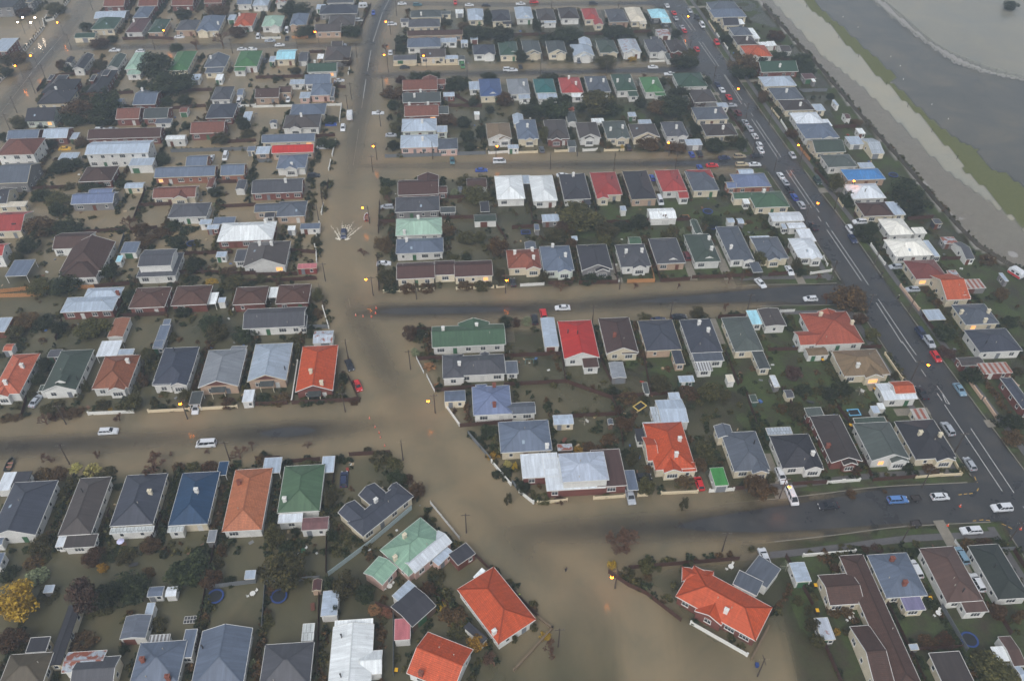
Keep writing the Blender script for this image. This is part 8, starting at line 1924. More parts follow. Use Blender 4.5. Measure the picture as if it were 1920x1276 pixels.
# ------------------------------------------------------------------ fences and walls
FK = dict(ww=('white rendered garden wall', (214,214,208), 1.0, .18, 'wall'), cw=('cream rendered garden wall', (206,192,162), .9, .18, 'wall'), pk=('pinkish plastered garden wall', (200,172,150), 1.1, .2, 'wall'),
          wd=('dark stained timber paling fence', (72,46,36), 1.6, .06, 'board'), nw=('new honey coloured timber fence', (172,124,80), 1.6, .06, 'board'), wp=('white painted picket fence', (208,210,208), 1.3, .06, 'board'),
          gs=('grey corrugated steel fence', (104,108,112), 1.6, .05, 'sheet'), sf=('pale blue-grey steel fence', (160,176,178), 1.7, .05, 'sheet'), st=('low stone boundary wall', (116,100,80), .8, .3, 'wall'),
          cp=('low cream wall with square piers', (206,194,166), .5, .2, 'pier'), pw=('white piered wall with dark railings', (200,198,192), 1.2, .3, 'pier'), tf=('long dark timber racecourse boundary fence', (92,86,76), 1.8, .06, 'board'))
def fence_proto(k):
    _, c, h, t, kind = FK[k]
    m = plain('fence_' + k, rgb(*c), .8, .3 if kind == 'board' else .12, nscale=2.5)
    mb = MB()
    zb = -.5
    if kind == 'wall':
        mb.box(-.5, -t/2, zb, .5, t/2, h); mb.box(-.5, -t/2-.05, h, .5, t/2+.05, h+.07)
    elif kind == 'board':
        n = 12
        for i in range(n):
            x = -.5 + i/n; off = .012*((i*7) % 3)
            mb.box(x+.004, -.014-off, zb, x+1/n-.004, .014-off, h-.03*((i*5) % 3), bottom=False)
        mb.box(-.5, .02, h*.8, .5, .06, h*.8+.08); mb.box(-.5, .02, h*.25, .5, .06, h*.25+.08)
    elif kind == 'sheet':
        n = 10
        v = []; f = []
        for i in range(n+1):
            y = .025*(1 if i % 2 else -1); v += [(-.5+i/n, y, zb), (-.5+i/n, y, h)]
        f = [(2*i, 2*i+2, 2*i+3, 2*i+1) for i in range(n)]
        mb.add(v, f); mb.box(-.5, -.04, h-.03, .5, .04, h+.04)
    else:
        if k == 'cp': mb.box(-.5, -t/2, zb, .5, t/2, h)
        else:
            mb.box(-.5, -t/2, zb, .5, t/2, .45)
            for i in range(7): mb.box(-.5+(i+.5)/7-.02, -.03, .45, -.5+(i+.5)/7+.02, .03, h, mi=1)
    p = mb.mesh('panel', m, M_dark)
    mb = MB(); s = {'wall': .16, 'board': .06, 'sheet': .05, 'pier': .2}[kind]
    hh = h + {'wall': .22, 'board': .05, 'sheet': .06, 'pier': .35}[kind]
    mb.box(-s, -s, -.5, s, s, hh)
    if kind in ('wall', 'pier'): mb.box(-s-.04, -s-.04, hh, s+.04, s+.04, hh+.08)
    return p, mb.mesh('post', m)
FP = {k: fence_proto(k) for k in FK}
fitems = []
for k, pts in FENCES:
    word, c, h, t, kind = FK[k]
    x0, y0 = pts[0]
    g0 = surf_at(x0, y0)
    root = empty('garden_wall' if kind in ('wall', 'pier') else 'fence', (x0, y0, 0))
    pm, qm = FP[k]
    step = {'wall': 4.5, 'board': 2.4, 'sheet': 2.4, 'pier': 2.5}[kind]
    if k == 'tf': step = 6.0
    tot = 0
    for a, b2 in zip(pts[:-1], pts[1:]):
        ln = math.hypot(b2[0]-a[0], b2[1]-a[1]); tot += ln
        if ln < .3: continue
        n = max(1, round(ln/step)); an = math.atan2(b2[1]-a[1], b2[0]-a[0])
        for i in range(n):
            tm = (i+.5)/n
            z = -.15 if kind == 'board' or kind == 'sheet' else -.1
            ob('panel', pm, root, (a[0]+(b2[0]-a[0])*tm-x0, a[1]+(b2[1]-a[1])*tm-y0, z), an, (ln/n, 1, 1))
        for i in range(n+1):
            if kind == 'wall' and 0 < i < n and k != 'cp': continue
            tm = i/n
            ob('post', qm, root, (a[0]+(b2[0]-a[0])*tm-x0, a[1]+(b2[1]-a[1])*tm-y0, -.1), an)
    mx_, my_ = (pts[0][0]+pts[-1][0])/2, (pts[0][1]+pts[-1][1])/2
    size = 'short ' if tot < 9 else ('long ' if tot > 26 and 'long' not in word else '')
    fitems.append((root, size + word, 'wall' if kind in ('wall', 'pier') else 'fence', mx_, my_))
unique_labels(fitems, 'fences and walls between the flooded lots')

# ------------------------------------------------------------------ driveways between the houses and the streets
RA = np.array([(q[0], q[1], q[2]/2, q[3]/2, math.cos(-q[4]), math.sin(-q[4])) for q in ALL_RECTS])
def clear(x, y, e):
    dx, dy = x-RA[:, 0], y-RA[:, 1]
    lx, ly = RA[:, 4]*dx-RA[:, 5]*dy, RA[:, 5]*dx+RA[:, 4]*dy
    return not np.any((np.abs(lx) < RA[:, 2]+e) & (np.abs(ly) < RA[:, 3]+e))
RPTS = np.concatenate([np.c_[L_[:, :2], np.full(len(L_), hw_)] for hw_, L_ in RL.values()])
def off_road(x, y, e): return not np.any(np.hypot(RPTS[:, 0]-x, RPTS[:, 1]-y) < RPTS[:, 2]+e)
CARP_ = np.array([(c_[2], c_[3]) for c_ in CARS])
def off_car(x, y): return np.min(np.hypot(CARP_[:, 0]-x, CARP_[:, 1]-y)) > 2.8
M_drive = plain('wet_concrete', rgb(132, 126, 114), .5, .22, nscale=.9)
dr = random.Random(12); DPTS = []
for root_, m0, n_, nm_ in ROOTS:
    if m0[0] != 'house' or dr.random() < .3: continue
    kind_, t_, cx, cyy, w_, d_, rot_ = m0[:7]
    cr, sr = math.cos(R(rot_)), math.sin(R(rot_))
    dd = np.hypot(RPTS[:, 0]-cx, RPTS[:, 1]-cyy) - RPTS[:, 2]; i_ = int(np.argmin(dd))
    if dd[i_] > 24: continue
    vx, vy = RPTS[i_, 0]-cx, RPTS[i_, 1]-cyy; lx, ly = cr*vx+sr*vy, -sr*vx+cr*vy
    for side in dr.sample((-1, 1), 2):
        if abs(ly) >= abs(lx): st = np.array([side*(w_/2+1.75), dr.uniform(-.2, .2)*d_]); di = np.array([0, math.copysign(1, ly)])
        else: st = np.array([dr.uniform(-.2, .2)*w_, side*(d_/2+1.75)]); di = np.array([math.copysign(1, lx), 0])
        pts_ = []; good = False; p_ = st.copy()
        for k_ in range(24):
            x, y = cx+cr*p_[0]-sr*p_[1], cyy+sr*p_[0]+cr*p_[1]
            if not clear(x, y, .9): break
            pts_.append((x, y))
            if not off_road(x, y, .3): good = True; break
            p_ = p_ + di*1.3
        if not good or len(pts_) < 4: continue
        V = []; t2 = np.array(pts_[-1])-np.array(pts_[0]); t2 /= np.hypot(*t2); r_ = np.array([t2[1], -t2[0]])*1.25
        for x, y in pts_:
            z_ = surf_at(x, y)+.035
            V += [(x-r_[0], y-r_[1], z_-.1), (x-r_[0], y-r_[1], z_), (x+r_[0], y+r_[1], z_), (x+r_[0], y+r_[1], z_-.1)]
        F = [(4*i+j, 4*i+j+1, 4*i+j+5, 4*i+j+4) for i in range(len(pts_)-1) for j in range(3)]
        do_ = ob('driveway', mesh('driveway', V, F, [M_drive])); do_['kind'] = 'structure'
        DPTS += pts_; break
if DPTS: RPTS2 = np.array(DPTS)
def off_drive(x, y): return np.min(np.hypot(RPTS2[:, 0]-x, RPTS2[:, 1]-y)) > 1.9

# ------------------------------------------------------------------ vegetation
def leaf_mat(name, c, c2):
    m, nt, b = new_mat(name); L = nt.links.new
    oi = nd(nt, 'ShaderNodeObjectInfo'); gi = nd(nt, 'ShaderNodeNewGeometry'); tc = nd(nt, 'ShaderNodeTexCoord')
    n = nd(nt, 'ShaderNodeTexNoise', Scale=2.2, Detail=3.0); L(tc.outputs['Object'], n.inputs['Vector'])
    a = nd(nt, 'ShaderNodeMath', operation='MULTIPLY_ADD'); L(gi.outputs['Random Per Island'], a.inputs[0]); a.inputs[1].default_value = .55; 
    s = nd(nt, 'ShaderNodeMath', operation='MULTIPLY_ADD'); L(n.outputs['Fac'], s.inputs[0]); s.inputs[1].default_value = .6; s.inputs[2].default_value = -.08
    L(s.outputs[0], a.inputs[2])
    r = ramp(nt, [(.1, scale(c, .6)), (.5, c), (.95, c2)]); L(a.outputs[0], r.inputs[0])
    hs = nd(nt, 'ShaderNodeHueSaturation'); mh = nd(nt, 'ShaderNodeMapRange'); mh.inputs[3].default_value = .485; mh.inputs[4].default_value = .515
    mv = nd(nt, 'ShaderNodeMapRange'); mv.inputs[3].default_value = .75; mv.inputs[4].default_value = 1.2
    L(oi.outputs['Random'], mh.inputs[0]); L(mh.outputs[0], hs.inputs['Hue']); L(oi.outputs['Random'], mv.inputs[0]); L(mv.outputs[0], hs.inputs['Value'])
    L(r.outputs[0], hs.inputs['Color']); L(hs.outputs[0], b.inputs['Base Color']); b.inputs['Roughness'].default_value = .7
    b.inputs['Specular IOR Level'].default_value = .2
    return m
LEAF = dict(g=leaf_mat('leaf_dark_green', rgb(40, 47, 28), rgb(84, 88, 50)), o=leaf_mat('leaf_olive', rgb(66, 64, 36), rgb(112, 102, 58)), r=leaf_mat('leaf_russet', rgb(74, 56, 36), rgb(120, 92, 58)),
            y=leaf_mat('leaf_yellow', rgb(158, 126, 42), rgb(204, 170, 60)), p=leaf_mat('leaf_pale', rgb(118, 126, 96), rgb(158, 162, 124)), py=leaf_mat('leaf_pale_yellow', rgb(152, 142, 84), rgb(196, 182, 112)),
            m=leaf_mat('leaf_purple', rgb(74, 54, 46), rgb(116, 96, 80)), ta=leaf_mat('leaf_tan', rgb(140, 98, 70), rgb(176, 128, 92)), b=plain('twig', rgb(98, 72, 54), .85, .25, nscale=3))
M_bark = plain('bark', rgb(78, 66, 58), .9, .25, nscale=4)
def crown_proto(seed, nclump, nleaf, size, flat=1.0):
    rg = np.random.default_rng(seed); V = []; F = []
    cs = []
    while len(cs) < nclump:
        p = rg.uniform(-1, 1, 3); q = np.linalg.norm(p)
        if .25 < q < .86: cs.append(p*np.array([1, 1, .9]))
    for c in cs:
        rad = rg.uniform(.2, .36)
        for _ in range(nleaf):
            d = rg.normal(size=3); d /= np.linalg.norm(d)
            p = c + d*rad*rg.uniform(.55, 1)**.5
            s = size*rg.uniform(.6, 1.35)
            nrm = d*.7 + rg.normal(size=3)*.6 + np.array([0, 0, .4]); nrm /= np.linalg.norm(nrm)
            u = np.cross(nrm, [.3, .2, 1.0]); u /= np.linalg.norm(u)+1e-9; v = np.cross(nrm, u)
            a = rg.uniform(0, 6.28); u2 = u*math.cos(a)+v*math.sin(a); v2 = -u*math.sin(a)+v*math.cos(a)
            n = len(V); V += [tuple(p-u2*s), tuple(p-v2*s*.55), tuple(p+u2*s), tuple(p+v2*s*.55)]; F.append((n, n+1, n+2, n+3))
    me = mesh('crown', V, F, [LEAF['g']])
    me.polygons.foreach_set('use_smooth', [False]*len(F))
    return me
CROWNS = [crown_proto(s, 52, 64, .072) for s in (1, 2, 3, 4, 5)]
SHRUBS = [crown_proto(s, 26, 50, .1) for s in (11, 12, 13, 14)]
def bare_proto(seed, depth, spread, tw=.013):
    rg = random.Random(seed); mb = MB()
    def grow(p, d, ln, r, k):
        q = p + d*ln
        mb.cyl(p, q, r, r*.62, 4 if k < 2 else 3, caps=False)
        if k >= depth: return
        for i in range(3 if k < depth-1 else 4):
            a = Vector((rg.gauss(0, 1), rg.gauss(0, 1), rg.gauss(.25, .6))); a = (a - d*a.dot(d)).normalized()
            nd_ = (d*rg.uniform(.75, 1.0) + a*spread*rg.uniform(.7, 1.2) + Vector((0, 0, .12))).normalized()
            grow(p + d*ln*rg.uniform(.65, 1.0), nd_, ln*rg.uniform(.62, .85), max(r*.66, tw), k+1)
    grow(Vector((0, 0, 0)), Vector((0, 0, 1)), .3, .05, 0)
    # scale to unit width and height
    V = np.array(mb.v); sx = max(np.abs(V[:, 0]).max(), np.abs(V[:, 1]).max())*2; sz = V[:, 2].max()
    mb.v = [tuple(v) for v in V/np.array([sx, sx, sz])]
    return mb.mesh('branches', LEAF['b'])
BARES = [bare_proto(s, 5, .75) for s in (3, 4, 5)]
BAREBIG = bare_proto(9, 7, .72, .0065)
_t = MB()
for k in range(5):
    z0, z1 = k/5, (k+1)/5; _t.cyl((.12*math.sin(k*1.3), .1*math.cos(k*1.1)-.1, z0), (.12*math.sin(k*1.3+1.3), .1*math.cos(k*1.1+1.1)-.1, z1), .5*(1-.6*z0), .5*(1-.6*z1), 6, caps=False)
for a in range(4):
    t = a*1.6; _t.cyl((0, 0, .55+.08*a), (2.2*math.cos(t), 2.2*math.sin(t), 1.05), .22, .08, 5, caps=False)
TRUNK = _t.mesh('trunk', M_bark)
KW = dict(g='dark green', o='olive green', r='russet brown', y='bright yellow', p='pale grey-green', py='pale yellow-green', m='purplish', ta='tan', Y='bright yellow', b='leafless brown', B='leafless red-brown')
titems = []; sitems = []; bitems = []
trng = random.Random(21)
for k, x, y, w, h in TREES:
    z = min(0, surf_at(x, y))
    rot = trng.uniform(0, 6.28)
    if k in 'bB':
        root = empty('bare_tree', (x, y, z), rot)
        o = ob('branches', BAREBIG if k == 'B' else trng.choice(BARES), root, (0, 0, 0), 0, (w*(1.4 if k == 'B' else 1.15), w*(1.4 if k == 'B' else 1.15), max(h, w*.8)))
        bitems.append((root, ('large ' if k == 'B' else ('small ' if w < 3 else '')) + KW[k] + ' tree standing in floodwater', 'tree', x, y)); continue
    lk = 'y' if k == 'Y' else k
    if h > 2.6 and w > 2.6:
        root = empty('tree', (x, y, z), rot)
        c = ob('crown', trng.choice(CROWNS), root, (0, 0, h*.56), 0, (w*.62, w*.62*trng.uniform(.9, 1.1), h*.54))
        c.material_slots[0].link = 'OBJECT'; c.material_slots[0].material = LEAF[lk]
        ob('trunk', TRUNK, root, (0, 0, -.4), 0, (w*.05+.08, w*.05+.08, h*.62))
        sz = 'tall ' if h > 6 else ('broad ' if w > 6 else '')
        titems.append((root, sz + KW[k] + ' leafy tree', 'tree', x, y))
    else:
        o = ob('shrub', trng.choice(SHRUBS), None, (x, y, z + h*.38), rot, (w*.6, w*.6, max(h, .8)*.62))
        o.material_slots[0].link = 'OBJECT'; o.material_slots[0].material = LEAF[lk]
        sz = 'small ' if w < 1.8 else ('wide ' if w > 4 else '')
        sitems.append((o, sz + KW[k] + ' leafy garden shrub', 'shrub', x, y))
# planted edges: low shrubs along many fences; past the first ones they are one mass of undergrowth
hr = random.Random(5)
extra = 0
LOWV = [crown_proto(s_, 10, 13, .24) for s_ in (31, 32, 33)]
LOWN = [(np.array([v.co[:] for v in me_.vertices]), len(me_.polygons)) for me_ in LOWV]
UK = 'grop'
uV = []; uF = []; uI = []; uN = 0
for k, pts in FENCES:
    if k not in ('wd', 'gs', 'cw', 'ww', 'tf', 'pw'): continue
    for a, b2 in zip(pts[:-1], pts[1:]):
        ln = math.hypot(b2[0]-a[0], b2[1]-a[1]); n = int(ln/1.9)
        nx, ny = -(b2[1]-a[1])/max(ln, .1), (b2[0]-a[0])/max(ln, .1)
        for i in range(n):
            if hr.random() > (.55 if k != 'tf' else .8): continue
            t = (i+hr.random())/n; sd = hr.uniform(.6, 1.3)*(1 if ny > 0 else -1)
            if k in ('tf', 'pw'): sd = -abs(sd)*(1 if nx*1 < 0 or k == 'pw' else -1)
            x, y = a[0]+(b2[0]-a[0])*t+nx*sd, a[1]+(b2[1]-a[1])*t+ny*sd
            if any(rect_contains(q, x, y, -.3) for q in ALL_RECTS): continue
            w = hr.uniform(1.2, 2.9); h = hr.uniform(.9, 2.2); lk = hr.choice('gggooorgo')
            if extra < 45 and y < 260:
                o = ob('shrub', hr.choice(SHRUBS), None, (x, y, h*.3), hr.uniform(0, 6), (w*.55, w*.5, h*.6))
                o.material_slots[0].link = 'OBJECT'; o.material_slots[0].material = LEAF[lk]
                sitems.append((o, ('small ' if w < 1.8 else '') + KW[lk] + ' shrub along the fence', 'shrub', x, y)); extra += 1
            else:
                Vn, nf = hr.choice(LOWN); aa = hr.uniform(0, 6); c_, s_ = math.cos(aa), math.sin(aa)
                Q = np.stack([x+(c_*Vn[:, 0]-s_*Vn[:, 1])*w*.58, y+(s_*Vn[:, 0]+c_*Vn[:, 1])*w*.58, h*.3+Vn[:, 2]*h*.62], 1)
                uV.append(Q); uF.append(np.arange(nf*4).reshape(-1, 4)+uN); uI.append(np.full(nf, UK.index(lk))); uN += len(Q)
def clump(x, y, w, h, lk):
    global uN
    Vn, nf = hr.choice(LOWN); aa = hr.uniform(0, 6); c_, s_ = math.cos(aa), math.sin(aa)
    Q = np.stack([x+(c_*Vn[:, 0]-s_*Vn[:, 1])*w*.58, y+(s_*Vn[:, 0]+c_*Vn[:, 1])*w*.58, h*.3+Vn[:, 2]*h*.62], 1)
    uV.append(Q); uF.append(np.arange(nf*4).reshape(-1, 4)+uN); uI.append(np.full(nf, UK.index(lk))); uN += len(Q)
# hedges down the sides of the lots, between neighbouring houses
for root_, m0, n_, nm_ in ROOTS:
    if m0[0] != 'house': continue
    kind_, t_, cx, cyy, w_, d_, rot_ = m0[:7]
    cr, sr = math.cos(R(rot_)), math.sin(R(rot_))
    for sd in (-1, 1):
        if hr.random() < .1: continue
        lk0 = hr.choice('gggoro')
        o_ = w_/2 + hr.uniform(.9, 1.8)
        yy = -d_/2 - hr.uniform(0, 4)
        while yy < d_/2 + 8:
            yy += hr.uniform(.8, 1.5)
            if hr.random() < .15: continue
            lx = sd*(o_+hr.uniform(-.4, .5))
            x, y = cx+cr*lx-sr*yy, cyy+sr*lx+cr*yy
            if not clear(x, y, .25) or not off_road(x, y, 4.6) or not off_car(x, y) or not off_drive(x, y): continue
            clump(x, y, hr.uniform(1.1, 2.5), hr.uniform(.8, 2.2), lk0 if hr.random() < .6 else hr.choice('groo'))
# garden beds and rank growth scattered through the yards
xs_ = np.array([t_[1] for t_ in TREES]); ys_ = np.array([t_[2] for t_ in TREES])
got = 0
for _ in range(16000):
    if got >= 2600: break
    y = 105 + 385*hr.random()**1.35; x = hr.uniform(-1, 1)*(70+y*.62)
    if right_off(np.array([x]), np.array([y]))[0] > 42: continue
    dm = np.min(np.hypot(xs_-x, ys_-y))
    if hr.random() > math.exp(-max(dm-1.5, 0)/3.4)+.1: continue
    if not clear(x, y, .5) or not off_road(x, y, 4.8) or not off_car(x, y) or not off_drive(x, y): continue
    got += 1
    clump(x, y, hr.uniform(.8, 2.4), hr.uniform(.5, 1.7), hr.choice('ggggoorooo'))
# odds and ends lying about the yards, too small to tell apart
cl = MB(); CLM = [plain('odds_white', rgb(206, 208, 206), .6, .1), plain('odds_blue', rgb(70, 104, 160), .6, .1), plain('odds_brown', rgb(112, 84, 64), .8, .2), plain('odds_grey', rgb(120, 122, 124), .7, .2), plain('odds_red', rgb(150, 62, 50), .6, .1), plain('odds_tan', rgb(168, 148, 118), .8, .2)]
got = 0
for _ in range(4000):
    if got >= 420: break
    y = 105 + 330*hr.random()**1.2; x = hr.uniform(-1, 1)*(70+y*.6)
    if right_off(np.array([x]), np.array([y]))[0] > 36 or clear(x, y, 4.5) or not clear(x, y, .3) or not off_road(x, y, 5.0): continue
    got += 1; a_ = hr.uniform(0, 3.1); u_, v_ = Vector((math.cos(a_), math.sin(a_), 0)), Vector((-math.sin(a_), math.cos(a_), 0)); c0 = Vector((x, y, max(surf_at(x, y), -.1)))
    sx_, sy_, sz_ = hr.uniform(.12, .6), hr.uniform(.1, .4), hr.uniform(.05, .5)
    P_ = [c0+u_*i_*sx_+v_*j_*sy_ for i_, j_ in ((-1,-1),(1,-1),(1,1),(-1,1))]
    cl.add([p_ for p_ in P_]+[p_*1+Vector((0, 0, sz_)) for p_ in P_], [(4,5,6,7),(0,1,5,4),(1,2,6,5),(2,3,7,6),(3,0,4,7)], hr.choice((0, 0, 1, 2, 2, 3, 3, 4, 5, 5)))
co_ = cl.build('yard_clutter', None, *CLM); co_['kind'] = 'stuff'; co_['label'] = 'scattered boxes, pots and boards lying in the yards'; co_['category'] = 'clutter'
ume = bpy.data.meshes.new('undergrowth'); _V = np.concatenate(uV).astype(np.float32); _F = np.concatenate(uF).astype(np.int32)
ume.vertices.add(len(_V)); ume.vertices.foreach_set('co', _V.ravel()); ume.loops.add(_F.size); ume.loops.foreach_set('vertex_index', _F.ravel())
ume.polygons.add(len(_F)); ume.polygons.foreach_set('loop_start', np.arange(0, _F.size, 4, dtype=np.int32))
for c_ in UK: ume.materials.append(LEAF[c_])
ume.polygons.foreach_set('material_index', np.concatenate(uI).astype(np.int32)); ume.update(calc_edges=True)
uo = ob('undergrowth', ume); uo['kind'] = 'stuff'; uo['label'] = 'low mixed undergrowth along fences and garden edges'; uo['category'] = 'undergrowth'
unique_labels(titems, 'trees in the gardens'); unique_labels(sitems, 'shrubs in the gardens'); unique_labels(bitems, 'leafless street trees')

# ------------------------------------------------------------------ vehicles
PAINT = {k: plain('paint_' + k, rgb(*c), .28, .04) for k, c in dict(w=(212,216,221), s=(168,174,182), d=(44,46,52), n=(44,54,84), b=(52,82,160), r=(196,46,50), m=(100,44,46), te=(60,104,116), g=(66,120,72), dg=(38,60,52), gy=(96,102,110), go=(158,146,122), be=(190,178,150), lb=(122,152,172), lb2=(92,132,190), y=(214,170,60)).items()}
CW = dict(w='white', s='silver', d='black', n='navy', b='blue', r='red', m='dark red', te='teal', g='green', dg='dark green', gy='grey', go='gold', be='beige', lb='pale blue', lb2='sky blue', y='yellow')
M_tyre = plain('tyre', rgb(34, 34, 36), .8, .2); M_head = plain('headlight_lens', rgb(220, 222, 222), .15, .05); M_tail = plain('tail_lens', rgb(150, 24, 22), .25, .1); M_carglass = plain('car_glass', rgb(30, 34, 40), .08, .1)
M_litred = plain('lit_tail', rgb(255, 70, 24), .3, .05, emit=14); M_lithead = plain('lit_head', rgb(255, 225, 190), .3, .05, emit=6)
# x positions rear..front; lower body profile and cabin
CT = dict(  # length, width, body profile (x,z), cabin base x0,x1, cabin roof x0,x1, belt z, roof z
 sedan=(4.6, 1.76, [(-2.3,.35),(-2.3,.75),(-2.15,.93),(-1.45,.98),(1.05,.95),(2.05,.78),(2.28,.6),(2.3,.35)], -1.75, 1.15, -.95, .35, .95, 1.43),
 hatch=(4.1, 1.7, [(-2.05,.35),(-2.05,.8),(-1.95,.98),(1.0,.97),(1.85,.8),(2.03,.6),(2.05,.35)], -1.98, 1.15, -1.55, .35, .97, 1.48),
 wagon=(4.75, 1.78, [(-2.37,.35),(-2.37,.8),(-2.25,.98),(1.1,.97),(2.1,.8),(2.33,.6),(2.37,.35)], -2.28, 1.2, -1.95, .4, .97, 1.48),
 suv=(4.6, 1.85, [(-2.3,.45),(-2.3,.9),(-2.2,1.08),(1.1,1.06),(2.0,.98),(2.27,.75),(2.3,.45)], -2.2, 1.2, -1.95, .45, 1.06, 1.75),
 van=(4.9, 1.85, [(-2.45,.4),(-2.45,1.0),(-2.4,1.15),(1.75,1.12),(2.25,.95),(2.43,.65),(2.45,.4)], -2.4, 2.0, -2.3, 1.1, 1.12, 2.0),
 ute=(5.0, 1.82, [(-2.5,.45),(-2.5,.9),(-2.48,.98),(.0,.98),(1.3,1.0),(2.25,.88),(2.48,.7),(2.5,.45)], -.75, 1.35, -.45, .6, .99, 1.65),
 truck=(6.4, 2.2, [(-3.2,.55),(-3.2,.85),(-3.15,.9),(1.6,.9),(3.0,1.15),(3.15,.8),(3.2,.5)], 1.55, 3.05, 1.65, 2.6, 1.1, 2.2))
def car_parts(t):
    ln, wd, prof, cb0, cb1, cr0, cr1, zb, zr = CT[t]
    hw = wd/2
    n = len(prof)
    V = []; ins = .1
    for s in (-1, 1):
        for x, z in prof: V.append((x, s*hw, z))
    for s in (-1, 1):
        for i, (x, z) in enumerate(prof): V.append((x*.985, s*(hw-ins), z+(.045 if 1 < i < n-2 else 0)))
    F = []
    top = 2*n
    F.append(tuple(range(n-1, -1, -1))[::-1]); F.append(tuple(range(n, 2*n))[::-1])
    for i in range(n-1):
        F.append((i, i+1, top+i+1, top+i)); F.append((n+i+1, n+i, top+n+i, top+n+i+1)); F.append((top+i, top+i+1, top+n+i+1, top+n+i))
    F.append((0, n, 2*n-1, n-1))
    body = MB(); body.add(V, F)
    if t == 'truck': body.box(-3.15, -1.08, .95, 1.35, 1.08, 2.75)
    if t == 'ute': body.box(-2.4, -.78, .99, -.9, .78, 1.02, mi=1)
    hb, hr_ = hw-.1, hw-.3
    b0, b1, r0, r1 = cb0, cb1, cr0, cr1
    P = [(b0,-hb,zb),(b1,-hb,zb),(b1,hb,zb),(b0,hb,zb),(r0,-hr_,zr-.06),(r1,-hr_,zr-.06),(r1,hr_,zr-.06),(r0,hr_,zr-.06)]
    glass = MB(); glass.add(P, [(0,1,5,4),(1,2,6,5),(2,3,7,6),(3,0,4,7)])
    rf = MB(); rf.box(r0-.02, -hr_-.02, zr-.07, r1+.04, hr_+.02, zr-.015); rf.box(r0+.1, -hr_+.1, zr-.015, r1-.1, hr_-.1, zr+.02)
    for a, b2 in ((0,4),(1,5),(2,6),(3,7)): rf.beam(P[a], P[b2], .09, .09)
    for s in (-1, 1):
        for f in (.36, .68):
            xb = b0+(b1-b0)*f; xr = r0+(r1-r0)*f
            rf.beam((xb, s*hb, zb), (xr, s*hr_, zr-.06), .08 if t != 'van' else .1, .05)
    if t == 'van':
        for s in (-1, 1): rf.box(-2.35, s*(hw-.12)-.04, 1.15, -.6, s*(hw-.12)+.04, 1.35)
    bodym = body.mesh('body', PAINT['w'], M_dark); glassm = glass.mesh('window', M_carglass); rm = rf.mesh('roof_panel', PAINT['w'])
    wr = .36 if t in ('suv', 'ute', 'truck') else .31
    w = MB(); w.cyl((0, -.1, 0), (0, .1, 0), wr, wr, 14); w.cyl((0, -.115, 0), (0, .115, 0), wr*.6, wr*.6, 10, mi=1)
    wm = w.mesh('wheel', M_tyre, plain('rim', rgb(150, 152, 156), .35, .1, .6))
    li = MB(); li.box(-.05, -.18, -.08, .05, .18, .08); lm = {n_: li.mesh(n_, m_) for n_, m_ in (('headlight', M_head), ('tail_light', M_tail))}
    return bodym, glassm, rm, wm, wr, lm
CARP = {t: car_parts(t) for t in CT}
_l = MB(); _l.box(-.06, -.2, -.1, .06, .2, .1); LITTAIL = _l.mesh('tail_light', M_litred); LITHEAD = _l.mesh('headlight', M_lithead)
def paint(o, m):
    o.material_slots[0].link = 'OBJECT'; o.material_slots[0].material = m
def make_trailer(x, y, z, rz):
    root = empty('trailer', (x, y, z), rz)
    mb = MB(); mb.box(-1.1, -.7, .5, 1.1, .7, .56); mb.box(-1.1, -.7, .56, 1.1, -.65, .95); mb.box(-1.1, .65, .56, 1.1, .7, .95); mb.box(-1.1, -.7, .56, -1.05, .7, .95); mb.box(1.05, -.7, .56, 1.1, .7, .95)
    mb.build('tray', root, plain('trailer_steel', rgb(64, 60, 60), .6, .3))
    mb = MB(); mb.beam((1.1, -.3, .5), (2.0, 0, .45), .06, .06); mb.beam((1.1, .3, .5), (2.0, 0, .45), .06, .06); mb.build('drawbar', root, M_dark)
    for s in (-1, 1): ob('wheel', CARP['hatch'][3], root, (0, s*.82, .31))
    return root
def make_caravan(x, y, z, rz, stripe=False):
    root = empty('caravan', (x, y, z), rz)
    prof = [(-2.2,.45),(-2.35,1.3),(-2.1,2.3),(-1.6,2.55),(1.5,2.55),(2.1,2.2),(2.35,1.3),(2.2,.45)]
    n = len(prof); V = [(px, -1.1, pz) for px, pz in prof] + [(px, 1.1, pz) for px, pz in prof]
    F = [tuple(range(n)), tuple(range(2*n-1, n-1, -1))] + [(i, n+i, n+(i+1) % n, (i+1) % n) for i in range(n)]
    mb = MB(); mb.add(V, F); mb.build('body', root, PAINT['w'])
    if stripe:
        for s in (-1, 1):
            mb = MB(); mb.box(-2.2, s*1.1-.02, .5, 2.2, s*1.1+.02, 1.15); mb.build('stripe', root, PAINT['r'])
    for s in (-1, 1):
        for xx in (-1.2, .5):
            mb = MB(); mb.box(xx, s*1.1-.03, 1.4, xx+1.0, s*1.1+.03, 2.0); mb.build('window', root, M_carglass)
        ob('wheel', CARP['suv'][3], root, (0, s*1.0, .34))
    mb = MB(); mb.beam((2.2, -.4, .5), (3.3, 0, .5), .07, .07); mb.beam((2.2, .4, .5), (3.3, 0, .5), .07, .07); mb.build('drawbar', root, M_dark)
    return root
citems = []
TW = dict(sedan='sedan', hatch='hatchback', wagon='station wagon', suv='four-wheel drive', van='van', ute='pickup', truck='box truck')
